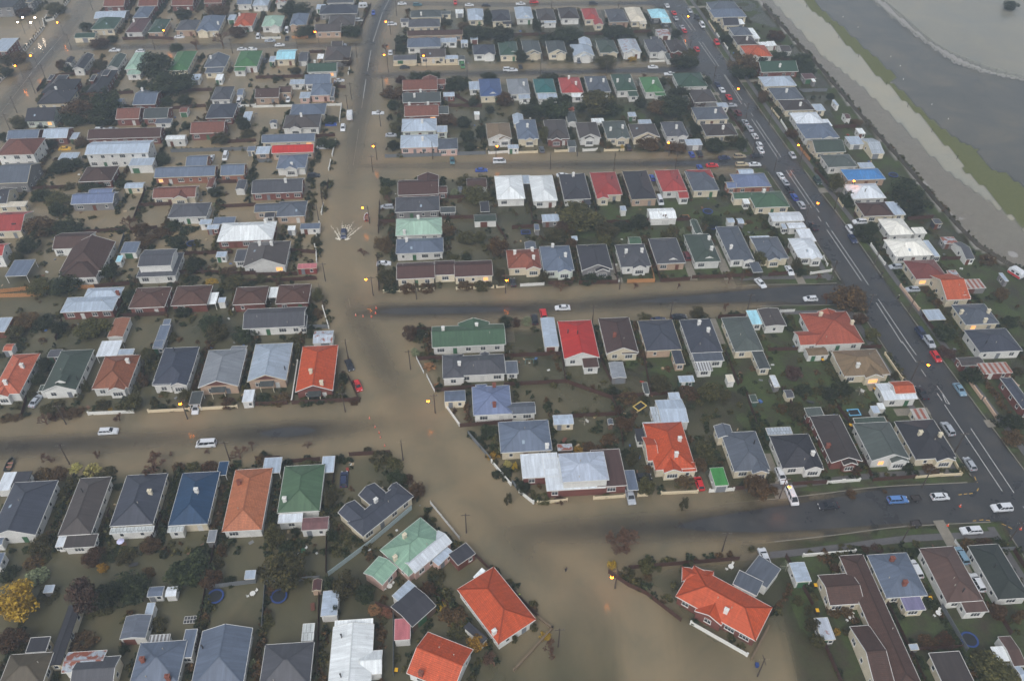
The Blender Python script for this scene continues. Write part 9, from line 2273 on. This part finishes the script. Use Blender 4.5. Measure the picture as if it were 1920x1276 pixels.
for t, cc, x, y, deg in CARS:
    z = max(surf_at(x, y), -.32)
    rz = R(deg)
    dry = 'parked on wet asphalt' if z > -.04 else 'standing in floodwater'
    if t == 'trailer': citems.append((make_trailer(x, y, z, rz), 'small dark box trailer at the kerb', 'trailer', x, y)); continue
    if t == 'caravan': citems.append((make_caravan(x, y, z, rz), 'white caravan parked behind a hedge', 'caravan', x, y)); continue
    bm_, gm, rm_, wm, wr, lm = CARP[t]
    ln, wd = CT[t][0], CT[t][1]
    root = empty({'van': 'van', 'truck': 'truck', 'ute': 'pickup'}.get(t, 'car'), (x, y, z), rz)
    o = ob('body', bm_, root); paint(o, PAINT[cc])
    o = ob('roof_panel', rm_, root); paint(o, PAINT[cc])
    ob('window', gm, root)
    ax = ln*.5-.85
    for sx in (-1, 1):
        for sy in (-1, 1): ob('wheel', wm, root, (sx*ax, sy*(wd/2-.1), wr))
    lit = (cc == 'w' and t == 'suv' and abs(deg-184.6) < 1 and x > 120 and y < 200)
    if y < 330:
        for sy in (-1, 1):
            ob('headlight', LITHEAD if lit else lm['headlight'], root, (ln/2-.05, sy*(wd/2-.3), .68)); ob('tail_light', LITTAIL if lit else lm['tail_light'], root, (-ln/2+.03, sy*(wd/2-.3), .75))
    citems.append((root, f'{CW[cc]} {TW[t]} {dry}', {'van': 'van', 'truck': 'truck', 'ute': 'pickup'}.get(t, 'car'), x, y))
unique_labels(citems, 'vehicles on the streets and drives')

# splash thrown up by the car driving through the water
drv = [c for c in CARS if c[0] == 'suv' and c[1] == 'n' and c[2] < -40]
for t, cc, x, y, deg in drv[:1]:
    rg = random.Random(4); mb = MB()
    def blob(px, py, r, h):
        n = 7; V = [(px, py, h)]; 
        for ring, f in ((.5, .6), (1.0, -.04)):
            for k in range(n):
                a = 6.283*k/n + rg.random()*.4; q = r*ring*rg.uniform(.7, 1.25); V.append((px+q*math.cos(a), py+q*math.sin(a), h*f if f > 0 else -.03))
        F = [(0, 1+k, 1+(k+1) % n) for k in range(n)] + [(1+k, 1+n+k, 1+n+(k+1) % n, 1+(k+1) % n) for k in range(n)]
        mb.add(V, F)
    for s in (-1, 1):
        for arm, (ang, y0_, l0, wd_, hh) in enumerate(((.50, -2.0, 9.0, .26, .25), (.40, -.6, 6.0, .2, .16), (.16, 2.1, 6.5, .2, .1))):
            for i in range(120):
                u = (i+rg.random())/120; q = l0*u
                if rg.random() < .12 + .6*u: continue
                blob(s*(.9 + q*math.sin(ang) + rg.gauss(0, .07+.12*u)), y0_ + q*math.cos(ang) + rg.gauss(0, .1), wd_*rg.uniform(.45, 1.25)*(1-.45*u), hh*.35*(1-.8*u)*rg.uniform(.4, 1.3)+.012)
        for i in range(46):
            f_ = abs(rg.gauss(0, .75)); blob(s*(.75+f_), -2.2+.45*f_+rg.gauss(0, .22), rg.uniform(.1, .34), rg.uniform(.05, .25)*math.exp(-f_*.5))
    for i in range(80): blob(rg.gauss(0, .75), 2.3+abs(rg.gauss(0, 1.7)), rg.uniform(.08, .28), rg.uniform(.03, .14))
    fo = mb.build('splash', None, plain('foam', rgb(218, 212, 196), .6, .12, nscale=6), loc=(x, y, 0))
    fo['kind'] = 'stuff'; fo['label'] = 'white bow wave and wake behind the moving car'; fo['category'] = 'splash'

# ------------------------------------------------------------------ poles and street lamps
def lamp_mat(name, c, s):
    m, nt, b = new_mat(name); b.inputs['Base Color'].default_value = (c[0]*.5, c[1]*.5, c[2]*.5, 1); b.inputs['Emission Color'].default_value = c; b.inputs['Emission Strength'].default_value = s; return m
M_sod = lamp_mat('sodium_lamp', (1.0, .22, .006, 1), 42.0); M_wlamp = lamp_mat('white_lamp', (1.0, .8, .6, 1), 60.0)
_p = MB()
for k in range(4): _p.cyl((0, 0, -.8+2.05*k), (0, 0, -.8+2.05*(k+1)), .17-.018*k, .17-.018*(k+1), 8, caps=(k == 3))
POLE = _p.mesh('pole', M_wood)
_p = MB(); _p.box(-1.05, -.06, 6.75, 1.05, .06, 6.87)
ARM = _p.mesh('crossarm', M_wood)
_p = MB()
for x_ in (-.95, -.5, .5, .95): _p.cyl((x_, 0, 6.87), (x_, 0, 7.05), .05, .04, 6)
INS = _p.mesh('insulators', M_conc)
_p = MB(); _p.cyl((0, 0, -.1), (0, 0, .0), .1, .26, 10); _p.cyl((0, 0, .0), (0, 0, .12), .26, .12, 10)
HEADH = _p.mesh('lamp_head', M_dark)
_p = MB(); _p.cyl((0, 0, -.32), (0, 0, -.1), .3, .3, 12); _p.cyl((0, 0, -.46), (0, 0, -.32), .12, .3, 12)
BULB = {'o': _p.mesh('bulb', M_sod), 'w': _p.mesh('bulb', M_wlamp)}
lam = [list(l)+[False] for l in LAMPS]
pitems = []
def add_lamp(root, dx, dy, z, kind, armz):
    mb = MB(); mb.cyl((0, 0, armz-.4), (dx*.5, dy*.5, armz), .035, .03, 6); mb.cyl((dx*.5, dy*.5, armz), (dx, dy, armz), .03, .025, 6); mb.build('lamp_arm', root, M_dark)
    h = ob('lamp_head', HEADH, root, (dx, dy, armz)); ob('bulb', BULB[kind], h)
for x, y in POLES:
    best = None
    for l in lam:
        if l[3] or l[0] != 'o': continue
        d = math.hypot(l[1]-x, l[2]-y)
        if d < 5.5 and (best is None or d < best[0]): best = (d, l)
    gz = min(0, surf_at(x, y))
    root = empty('utility_pole', (x, y, gz), 0)
    an = R(4.6 if abs(right_off(np.array([x]), np.array([y]))[0]) > 14 else 4.6)
    ob('pole', POLE, root); ob('crossarm', ARM, root, None, an+R(random.choice((0, 0, 90)))); ob('insulators', INS, root, None, an)
    wd = 'timber power pole with crossarm'
    if best:
        l = best[1]; l[3] = True; add_lamp(root, l[1]-x, l[2]-y, 0, 'o', 6.4); wd = 'timber power pole carrying a lit orange street lamp'
    pitems.append((root, wd, 'power pole', x, y))
for l in lam:
    if l[3]: continue
    k, x, y, _ = l
    root = empty('street_lamp', (x+.9, y+.9, min(0, surf_at(x, y))))
    mb = MB(); mb.cyl((0, 0, -.8), (0, 0, 6.4), .11, .07, 8); mb.build('post', root, M_dark)
    add_lamp(root, -.9, -.9, 0, k, 6.4)
    pitems.append((root, 'lit white yard lamp on a post' if k == 'w' else 'street lamp on a slim post glowing orange', 'street lamp', x, y))
unique_labels(pitems, 'poles and lamps along the streets')

# ------------------------------------------------------------------ small things in yards and streets
M_blue = plain('tramp_pad', rgb(42, 68, 128), .6, .1); M_net = plain('tramp_mat', rgb(30, 32, 36), .7, .1)
M_orange = plain('cone_orange', rgb(226, 84, 40), .5, .06); M_ypad = plain('pad_yellow', rgb(206, 180, 96), .6, .1); M_opad = plain('pad_orange', rgb(160, 110, 70), .6, .1); M_cpad = plain('pad_cyan', rgb(110, 176, 214), .6, .1)
mitems = []
def ring(mb, r0, r1, z0, z1, n=20):
    V = []
    for k in range(n):
        a = 6.2832*k/n
        for r_, z_ in ((r0, z1), (r1, z1), (r1, z0), (r0, z0)): V.append((r_*math.cos(a), r_*math.sin(a), z_))
    F = []
    for k in range(n):
        a, b2 = 4*k, 4*((k+1) % n)
        F += [(a, a+1, b2+1, b2), (a+1, a+2, b2+2, b2+1), (a+2, a+3, b2+3, b2+2), (a+3, a, b2, b2+3)]
    mb.add(V, F)
def person(x, y, kind):
    root = empty('person', (x, y, surf_at(x, y)), R(200))
    J = {'pel': (0,0,.95), 'che': (0,.02,1.3), 'nec': (0,.03,1.48), 'hd0': (0,.02,1.58), 'hd1': (0,.02,1.74), 'shl': (-.19,.02,1.42), 'ell': (-.26,.03,1.14), 'wrl': (-.24,-.12,.93), 'hal': (-.23,-.17,.86),
         'shr': (.19,.02,1.42), 'elr': (.27,.03,1.14), 'wrr': (.25,-.12,.94), 'har': (.24,-.17,.87), 'hil': (-.1,0,.9), 'knl': (-.12,-.06,.5), 'anl': (-.12,.03,.09), 'tol': (-.13,-.15,.04), 'hir': (.1,0,.9), 'knr': (.11,-.02,.5), 'anr': (.11,.12,.09), 'tor': (.12,-.05,.04)}
    Rd = dict(pel=.15, che=.16, nec=.06, hd0=.09, hd1=.085, shl=.075, ell=.055, wrl=.035, hal=.04, shr=.075, elr=.055, wrr=.035, har=.04, hil=.1, knl=.065, anl=.045, tol=.04, hir=.1, knr=.065, anr=.045, tor=.04)
    Eg = [('pel','che'),('che','nec'),('nec','hd0'),('hd0','hd1'),('che','shl'),('shl','ell'),('ell','wrl'),('wrl','hal'),('che','shr'),('shr','elr'),('elr','wrr'),('wrr','har'),('pel','hil'),('hil','knl'),('knl','anl'),('anl','tol'),('pel','hir'),('hir','knr'),('knr','anr'),('anr','tor')]
    def skin(name, keys, grow, mat):
        K = [k for k in J if k in keys]; me = bpy.data.meshes.new(name)
        me.from_pydata([J[k] for k in K], [(K.index(a), K.index(b2)) for a, b2 in Eg if a in keys and b2 in keys], []); me.materials.append(mat)
        o = ob(name, me, root); md = o.modifiers.new('skin', 'SKIN')
        sl = me.skin_vertices[0].data
        for i, k in enumerate(K): sl[i].radius = (Rd[k]+grow, Rd[k]*.85+grow); sl[i].use_root = (i == 0)
        o.modifiers.new('sub', 'SUBSURF').levels = 1
        o.modifiers['sub'].render_levels = 1
        return o
    skin('body', set(J), 0, plain('skin', rgb(186, 146, 124), .6, .1))
    skin('trousers', {'pel','hil','knl','anl','hir','knr','anr'}, .018, plain('trousers', rgb(46, 48, 56), .8, .15))
    skin('jacket', {'pel','che','shl','ell','wrl','shr','elr','wrr'}, .025, plain('vest_yellow', rgb(196, 240, 70), .6, .1) if kind == 'v' else plain('jacket_dark', rgb(40, 44, 44), .8, .15))
    mb = MB(); mb.cyl((0, .03, 1.66), (0, .03, 1.78), .105, .09, 10); mb.cyl((0, .03, 1.78), (0, .03, 1.83), .09, .04, 10); mb.build('hair', root, plain('hair', rgb(60, 46, 38), .8, .2) if kind != 'd2' else plain('cap', rgb(190, 190, 186), .8, .1))
    mb = MB(); mb.add([(-.015, -.065, 1.66), (.015, -.065, 1.66), (0, -.1, 1.645), (0, -.07, 1.69)], [(0,1,2),(0,2,3),(1,3,2)]); mb.build('nose', root, MATS['skin'])
    return root
def boat(x, y, dark):
    root = empty('boat', (x, y, .0), R(96))
    S = [(-2.0, .75, .62), (-1.0, .85, .62), (.4, .82, .66), (1.4, .55, .74), (2.1, .05, .85)]
    V = []
    for px, hw, zt in S: V += [(px, -hw, zt), (px, -hw*.75, -.15), (px, hw*.75, -.15), (px, hw, zt)]
    F = []
    for i in range(len(S)-1):
        a, b2 = 4*i, 4*i+4
        F += [(a, a+1, b2+1, b2), (a+1, a+2, b2+2, b2+1), (a+2, a+3, b2+3, b2+2)]
    F.append((0, 3, 2, 1))
    hm = plain('boat_dark', rgb(52, 60, 54), .6, .2) if dark else plain('boat_red', rgb(150, 62, 52), .6, .15)
    mb = MB(); mb.add(V, F); mb.build('hull', root, hm)
    mb = MB()
    for i in range(len(S)-1):
        for s in (-1, 1): mb.beam((S[i][0], s*S[i][1], S[i][2]), (S[i+1][0], s*S[i+1][1], S[i+1][2]), .16, .1)
    mb.build('gunwale', root, PAINT['w'] if not dark else M_dark)
    for px in (-.9, .3):
        mb = MB(); mb.box(px, -.72, .35, px+.35, .72, .42); mb.build('seat', root, plain('boat_seat', rgb(170, 120, 110), .7, .1))
    mb = MB(); mb.box(-2.2, -.15, .3, -1.95, .15, .95); mb.build('outboard', root, M_dark)
    return root
for q in MISC:
    k, x, y = q[:3]; z = max(surf_at(x, y), -.3)
    if k == 'tramp':
        root = empty('trampoline', (x, y, z)); rr = 1.75
        mb = MB(); ring(mb, rr-.35, rr, .72, .8); mb.build('pad', root, M_blue)
        mb = MB(); mb.cyl((0, 0, .7), (0, 0, .73), rr-.33, rr-.33, 20); mb.build('mat', root, M_net)
        for i in range(6):
            a = i*1.047; mb = MB(); mb.cyl((rr*.95*math.cos(a), rr*.95*math.sin(a), -.3), (rr*.95*math.cos(a), rr*.95*math.sin(a), .72), .04, .04, 6); mb.build('leg', root, M_dark)
        mitems.append((root, 'round trampoline with blue edge pad', 'trampoline', x, y))
    elif k == 'tramps':
        pm = {'b': M_blue, 'o': M_opad, 'y': M_ypad, 'b2': M_cpad}[q[3]]
        root = empty('trampoline', (x, y, z), R(40 if q[3] == 'y' else 5)); a, b2 = 1.6, 1.15
        mb = MB(); mb.box(-a, -b2, .5, a, -b2+.28, .58); mb.box(-a, b2-.28, .5, a, b2, .58); mb.box(-a, -b2+.28, .5, -a+.28, b2-.28, .58); mb.box(a-.28, -b2+.28, .5, a, b2-.28, .58); mb.build('pad', root, pm)
        mb = MB(); mb.box(-a+.28, -b2+.28, .5, a-.28, b2-.28, .53); mb.build('mat', root, M_net)
        for sx in (-1, 1):
            for sy in (-1, 1): mb = MB(); mb.cyl((sx*a*.9, sy*b2*.9, -.3), (sx*a*.9, sy*b2*.9, .5), .04, .04, 6); mb.build('leg', root, M_dark)
        mitems.append((root, 'rectangular trampoline with %s edge pad' % {'b': 'blue', 'o': 'brown', 'y': 'yellow', 'b2': 'sky blue'}[q[3]], 'trampoline', x, y))
    elif k == 'cone':
        root = empty('traffic_cone', (x, y, max(z, -.12)))
        mb = MB(); mb.box(-.24, -.24, 0, .24, .24, .05); mb.build('base', root, M_orange)
        mb = MB(); mb.cyl((0, 0, .05), (0, 0, .9), .19, .04, 12); mb.build('cone', root, M_orange)
        mb = MB(); mb.cyl((0, 0, .45), (0, 0, .62), .122, .094, 12); mb.build('band', root, M_white)
        mitems.append((root, 'orange traffic cone on the road', 'traffic cone', x, y))
    elif k == 'person':
        mitems.append((person(x, y, q[3]), {'v': 'person in bright yellow high-visibility jacket walking beside brick wall', 'd': 'person in dark clothes wading across the wide street', 'd2': 'person in dark jacket and pale cap walking on roadside'}[q[3]], 'person', x, y))
    elif k == 'bin':
        root = empty('wheelie_bin', (x, y, max(z, -.2)))
        mb = MB(); V = [(-.24,-.3,.05),(.24,-.3,.05),(.24,.3,.05),(-.24,.3,.05),(-.3,-.37,1.0),(.3,-.37,1.0),(.3,.37,1.0),(-.3,.37,1.0)]; mb.add(V, [(0,1,5,4),(1,2,6,5),(2,3,7,6),(3,0,4,7)]); mb.build('body', root, M_blue if q[3] == 'b' else M_dark)
        mb = MB(); mb.box(-.34, -.42, 1.0, .34, .4, 1.07); mb.box(-.3, -.36, 1.07, .3, .34, 1.11); mb.build('lid', root, M_blue if q[3] == 'b' else plain('bin_yellow', rgb(236, 184, 30), .5, .05))
        for s in (-1, 1): mb = MB(); mb.cyl((s*.25, .32, .12), (s*.31, .32, .12), .12, .12, 10); mb.build('wheel', root, M_tyre)
        mitems.append((root, 'wheelie bin with %s lid' % ('blue' if q[3] == 'b' else 'yellow'), 'bin', x, y))
    elif k in ('table', 'bench'):
        c = {'w': M_white, 'g': M_doors[3], 'b': M_doors[1], 'd': M_dark}[q[3]]
        root = empty('garden_table' if k == 'table' else 'garden_bench', (x, y, max(z, -.15)), random.uniform(0, 3))
        mb = MB(); mb.cyl((0, 0, .7), (0, 0, .75), .6, .6, 12) if q[3] in 'wg' else mb.box(-.9, -.42, .7, .9, .42, .76); mb.build('top', root, c)
        for sx in (-1, 1):
            for sy in (-1, 1): mb = MB(); mb.cyl((sx*.38, sy*.3, -.2), (sx*.34, sy*.28, .7), .03, .03, 6); mb.build('leg', root, c)
        mitems.append((root, '%s garden table in a yard' % {'w': 'white round', 'g': 'green round', 'b': 'brown wooden', 'd': 'dark'}[q[3]], 'table', x, y))
        if q[3] in 'wg':
            for i in range(2):
                a = 1.0 + 2.6*i; cx_, cy_ = x+1.05*math.cos(a), y+1.05*math.sin(a)
                ch = empty('garden_chair', (cx_, cy_, max(z, -.15)), a+1.57)
                mb = MB(); mb.box(-.24, -.24, .4, .24, .24, .45); mb.build('seat', ch, M_white)
                mb = MB(); mb.box(-.24, -.27, .45, .24, -.22, .85); mb.build('backrest', ch, M_white)
                for sx in (-1, 1):
                    for sy in (-1, 1): mb = MB(); mb.cyl((sx*.2, sy*.2, -.2), (sx*.2, sy*.2, .4), .02, .02, 5); mb.build('leg', ch, M_white)
                mitems.append((ch, 'white plastic garden chair', 'chair', cx_, cy_))
    elif k == 'umbrella':
        root = empty('garden_umbrella', (x, y, z)); mb = MB(); mb.cyl((0, 0, -.2), (0, 0, 2.0), .025, .025, 6); mb.build('pole', root, M_white)
        mb = MB(); mb.cyl((0, 0, 1.75), (0, 0, 2.1), .85, .04, 8, caps=False); mb.build('canopy', root, plain('canopy_blue', rgb(206, 206, 236), .7, .1))
        mitems.append((root, 'pale lilac garden umbrella open in a yard', 'umbrella', x, y))
    elif k == 'boat': mitems.append((boat(x, y, q[3] == 'd'), 'dark open dinghy floating behind pale garage' if q[3] == 'd' else 'small red dinghy with white rim floating by a power pole', 'boat', x, y))
    elif k == 'caravan2': mitems.append((make_caravan(x, y, .05, R(-62), True), 'white and red caravan parked behind the racecourse fence', 'caravan', x, y))
    elif k == 'clothes':
        root = empty('clothes_line', (x, y, z)); mb = MB(); mb.cyl((0, 0, -.2), (0, 0, 1.9), .04, .04, 6); mb.build('post', root, M_conc)
        mb = MB()
        for i in range(4): a = i*1.5708; mb.beam((0, 0, 1.85), (1.5*math.cos(a), 1.5*math.sin(a), 2.0), .04, .04)
        for r_ in (.7, 1.1, 1.5):
            for i in range(4): a, b2 = i*1.5708, (i+1)*1.5708; mb.beam((r_*math.cos(a), r_*math.sin(a), 1.92), (r_*math.cos(b2), r_*math.sin(b2), 1.92), .015, .015)
        mb.build('arms', root, M_conc)
        mb = MB(); mb.add([(.3, .8, 1.9), (1.1, .1, 1.9), (1.05, .15, .9), (.35, .75, .95)], [(0,1,2,3)]); mb.build('laundry', root, M_white)
        mitems.append((root, 'rotary clothes line with washing', 'clothes line', x, y))
    elif k == 'swing':
        root = empty('swing_set', (x, y, z)); mb = MB()
        for s in (-1, 1): mb.beam((s*1.2, -.7, -.2), (s*1.1, 0, 1.9), .06, .06); mb.beam((s*1.2, .7, -.2), (s*1.1, 0, 1.9), .06, .06)
        mb.beam((-1.1, 0, 1.9), (1.1, 0, 1.9), .07, .07); mb.build('frame', root, plain('swing_teal', rgb(86, 140, 150), .5, .1))
        mb = MB(); mb.box(-.25, -.12, .45, .25, .12, .49); mb.beam((-.22, 0, .49), (-.22, 0, 1.87), .02, .02); mb.beam((.22, 0, .49), (.22, 0, 1.87), .02, .02); mb.build('seat', root, M_white)
        mitems.append((root, 'teal metal swing frame in a flooded yard', 'swing', x, y))
    elif k == 'glass':
        root = empty('cold_frame', (x, y, z), R(4.6)); mb = MB(); mb.box(-1.2, -.8, -.1, 1.2, .8, .45); mb.build('base', root, M_dark)
        mb = MB()
        for i in range(5): mb.beam((-1.2+.6*i, -.8, .48), (-1.2+.6*i, .8, .48), .06, .05)
        for i in range(3): mb.beam((-1.2, -.8+.8*i, .48), (1.2, -.8+.8*i, .48), .06, .05)
        mb.build('frame', root, M_white)
        mitems.append((root, 'white gridded cold frame in a vegetable garden', 'cold frame', x, y))
bycat = {}
for it in mitems: bycat.setdefault(it[2], []).append(it)
for c_, its in bycat.items(): unique_labels(its, {'traffic cone': 'cones across the flooded junctions', 'bin': 'wheelie bins in the yards', 'trampoline': 'trampolines in the yards', 'chair': 'white garden chairs'}.get(c_, 'small things in the yards'))

# ------------------------------------------------------------------ racecourse rails and markers
def rail(pts, word, posts_h):
    P = resample([(a, b2, 0) for a, b2 in pts], 3.0)
    root = empty('running_rail', (P[0][0], P[0][1], 0)); mb = MB(); mr_ = plain('rail_paint', rgb(150, 152, 142), .6, .1)
    base = P[0]
    for a, b2 in zip(P[:-1], P[1:]): mb.beam((a[0]-base[0], a[1]-base[1], posts_h), (b2[0]-base[0], b2[1]-base[1], posts_h), .16, .16); mb.beam((a[0]-base[0], a[1]-base[1], posts_h*.5), (b2[0]-base[0], b2[1]-base[1], posts_h*.5), .1, .12)
    mb.build('top_rail', root, mr_)
    pm = MB(); pm.box(-.08, -.08, -.5, .08, .08, posts_h); pm = pm.mesh('post', M_wood)
    for a in P[::1]: ob('post', pm, root, (a[0]-base[0], a[1]-base[1], 0))
    tag(root, word, 'rail', 'racecourse rails')
rail(AREAS['rail_a'], 'outer curved running rail with dark posts in the water', 1.15)
rail(AREAS['rail_b'], 'inner curved running rail along the gravel track', 1.05)
_p = MB(); _p.cyl((0, 0, -.4), (0, 0, 1.6), .09, .07, 6); _p.box(-.14, -.05, 1.1, .14, .05, 1.6)
MK = _p.mesh('marker_post', M_wood)
_p = MB(); _p.cyl((0, 0, -.3), (0, 0, .55), .12, .12, 6)
WK = _p.mesh('white_marker', M_white)
bank = AREAS['bank']
for i in (1, 3, 5, 7, 10, 12, 14, 17):
    if i < len(bank): o = ob('marker_post', MK, None, (bank[i][0]-1.0, bank[i][1], 0)); tag(o, 'dark marker post in pale water beside the grass bank', 'marker post', 'posts along the racecourse bank')
for i in (-3, -4, -6, -7, -9, -11, -12):
    p_ = bank[i]
    o = ob('white_marker', WK, None, (p_[0]+6, p_[1]+2, 0)); tag(o, 'small white marker standing in dark racecourse water', 'marker', 'white racecourse markers')

# ------------------------------------------------------------------ haze: rainy air round the whole place
hz = MB(); hz.box(-2600, -2200, -3.0, 2600, 2900, 165.0)
m = bpy.data.materials.new('haze'); m.use_nodes = True; nt = m.node_tree
for n in list(nt.nodes):
    if n.type != 'OUTPUT_MATERIAL': nt.nodes.remove(n)
pv = nd(nt, 'ShaderNodeVolumePrincipled'); pv.inputs['Color'].default_value = (.72, .86, 1.0, 1); pv.inputs['Density'].default_value = .0006; pv.inputs['Anisotropy'].default_value = .2
nt.links.new(pv.outputs[0], [n for n in nt.nodes if n.type == 'OUTPUT_MATERIAL'][0].inputs['Volume'])
ho = hz.build('haze', None, m); ho['kind'] = 'stuff'
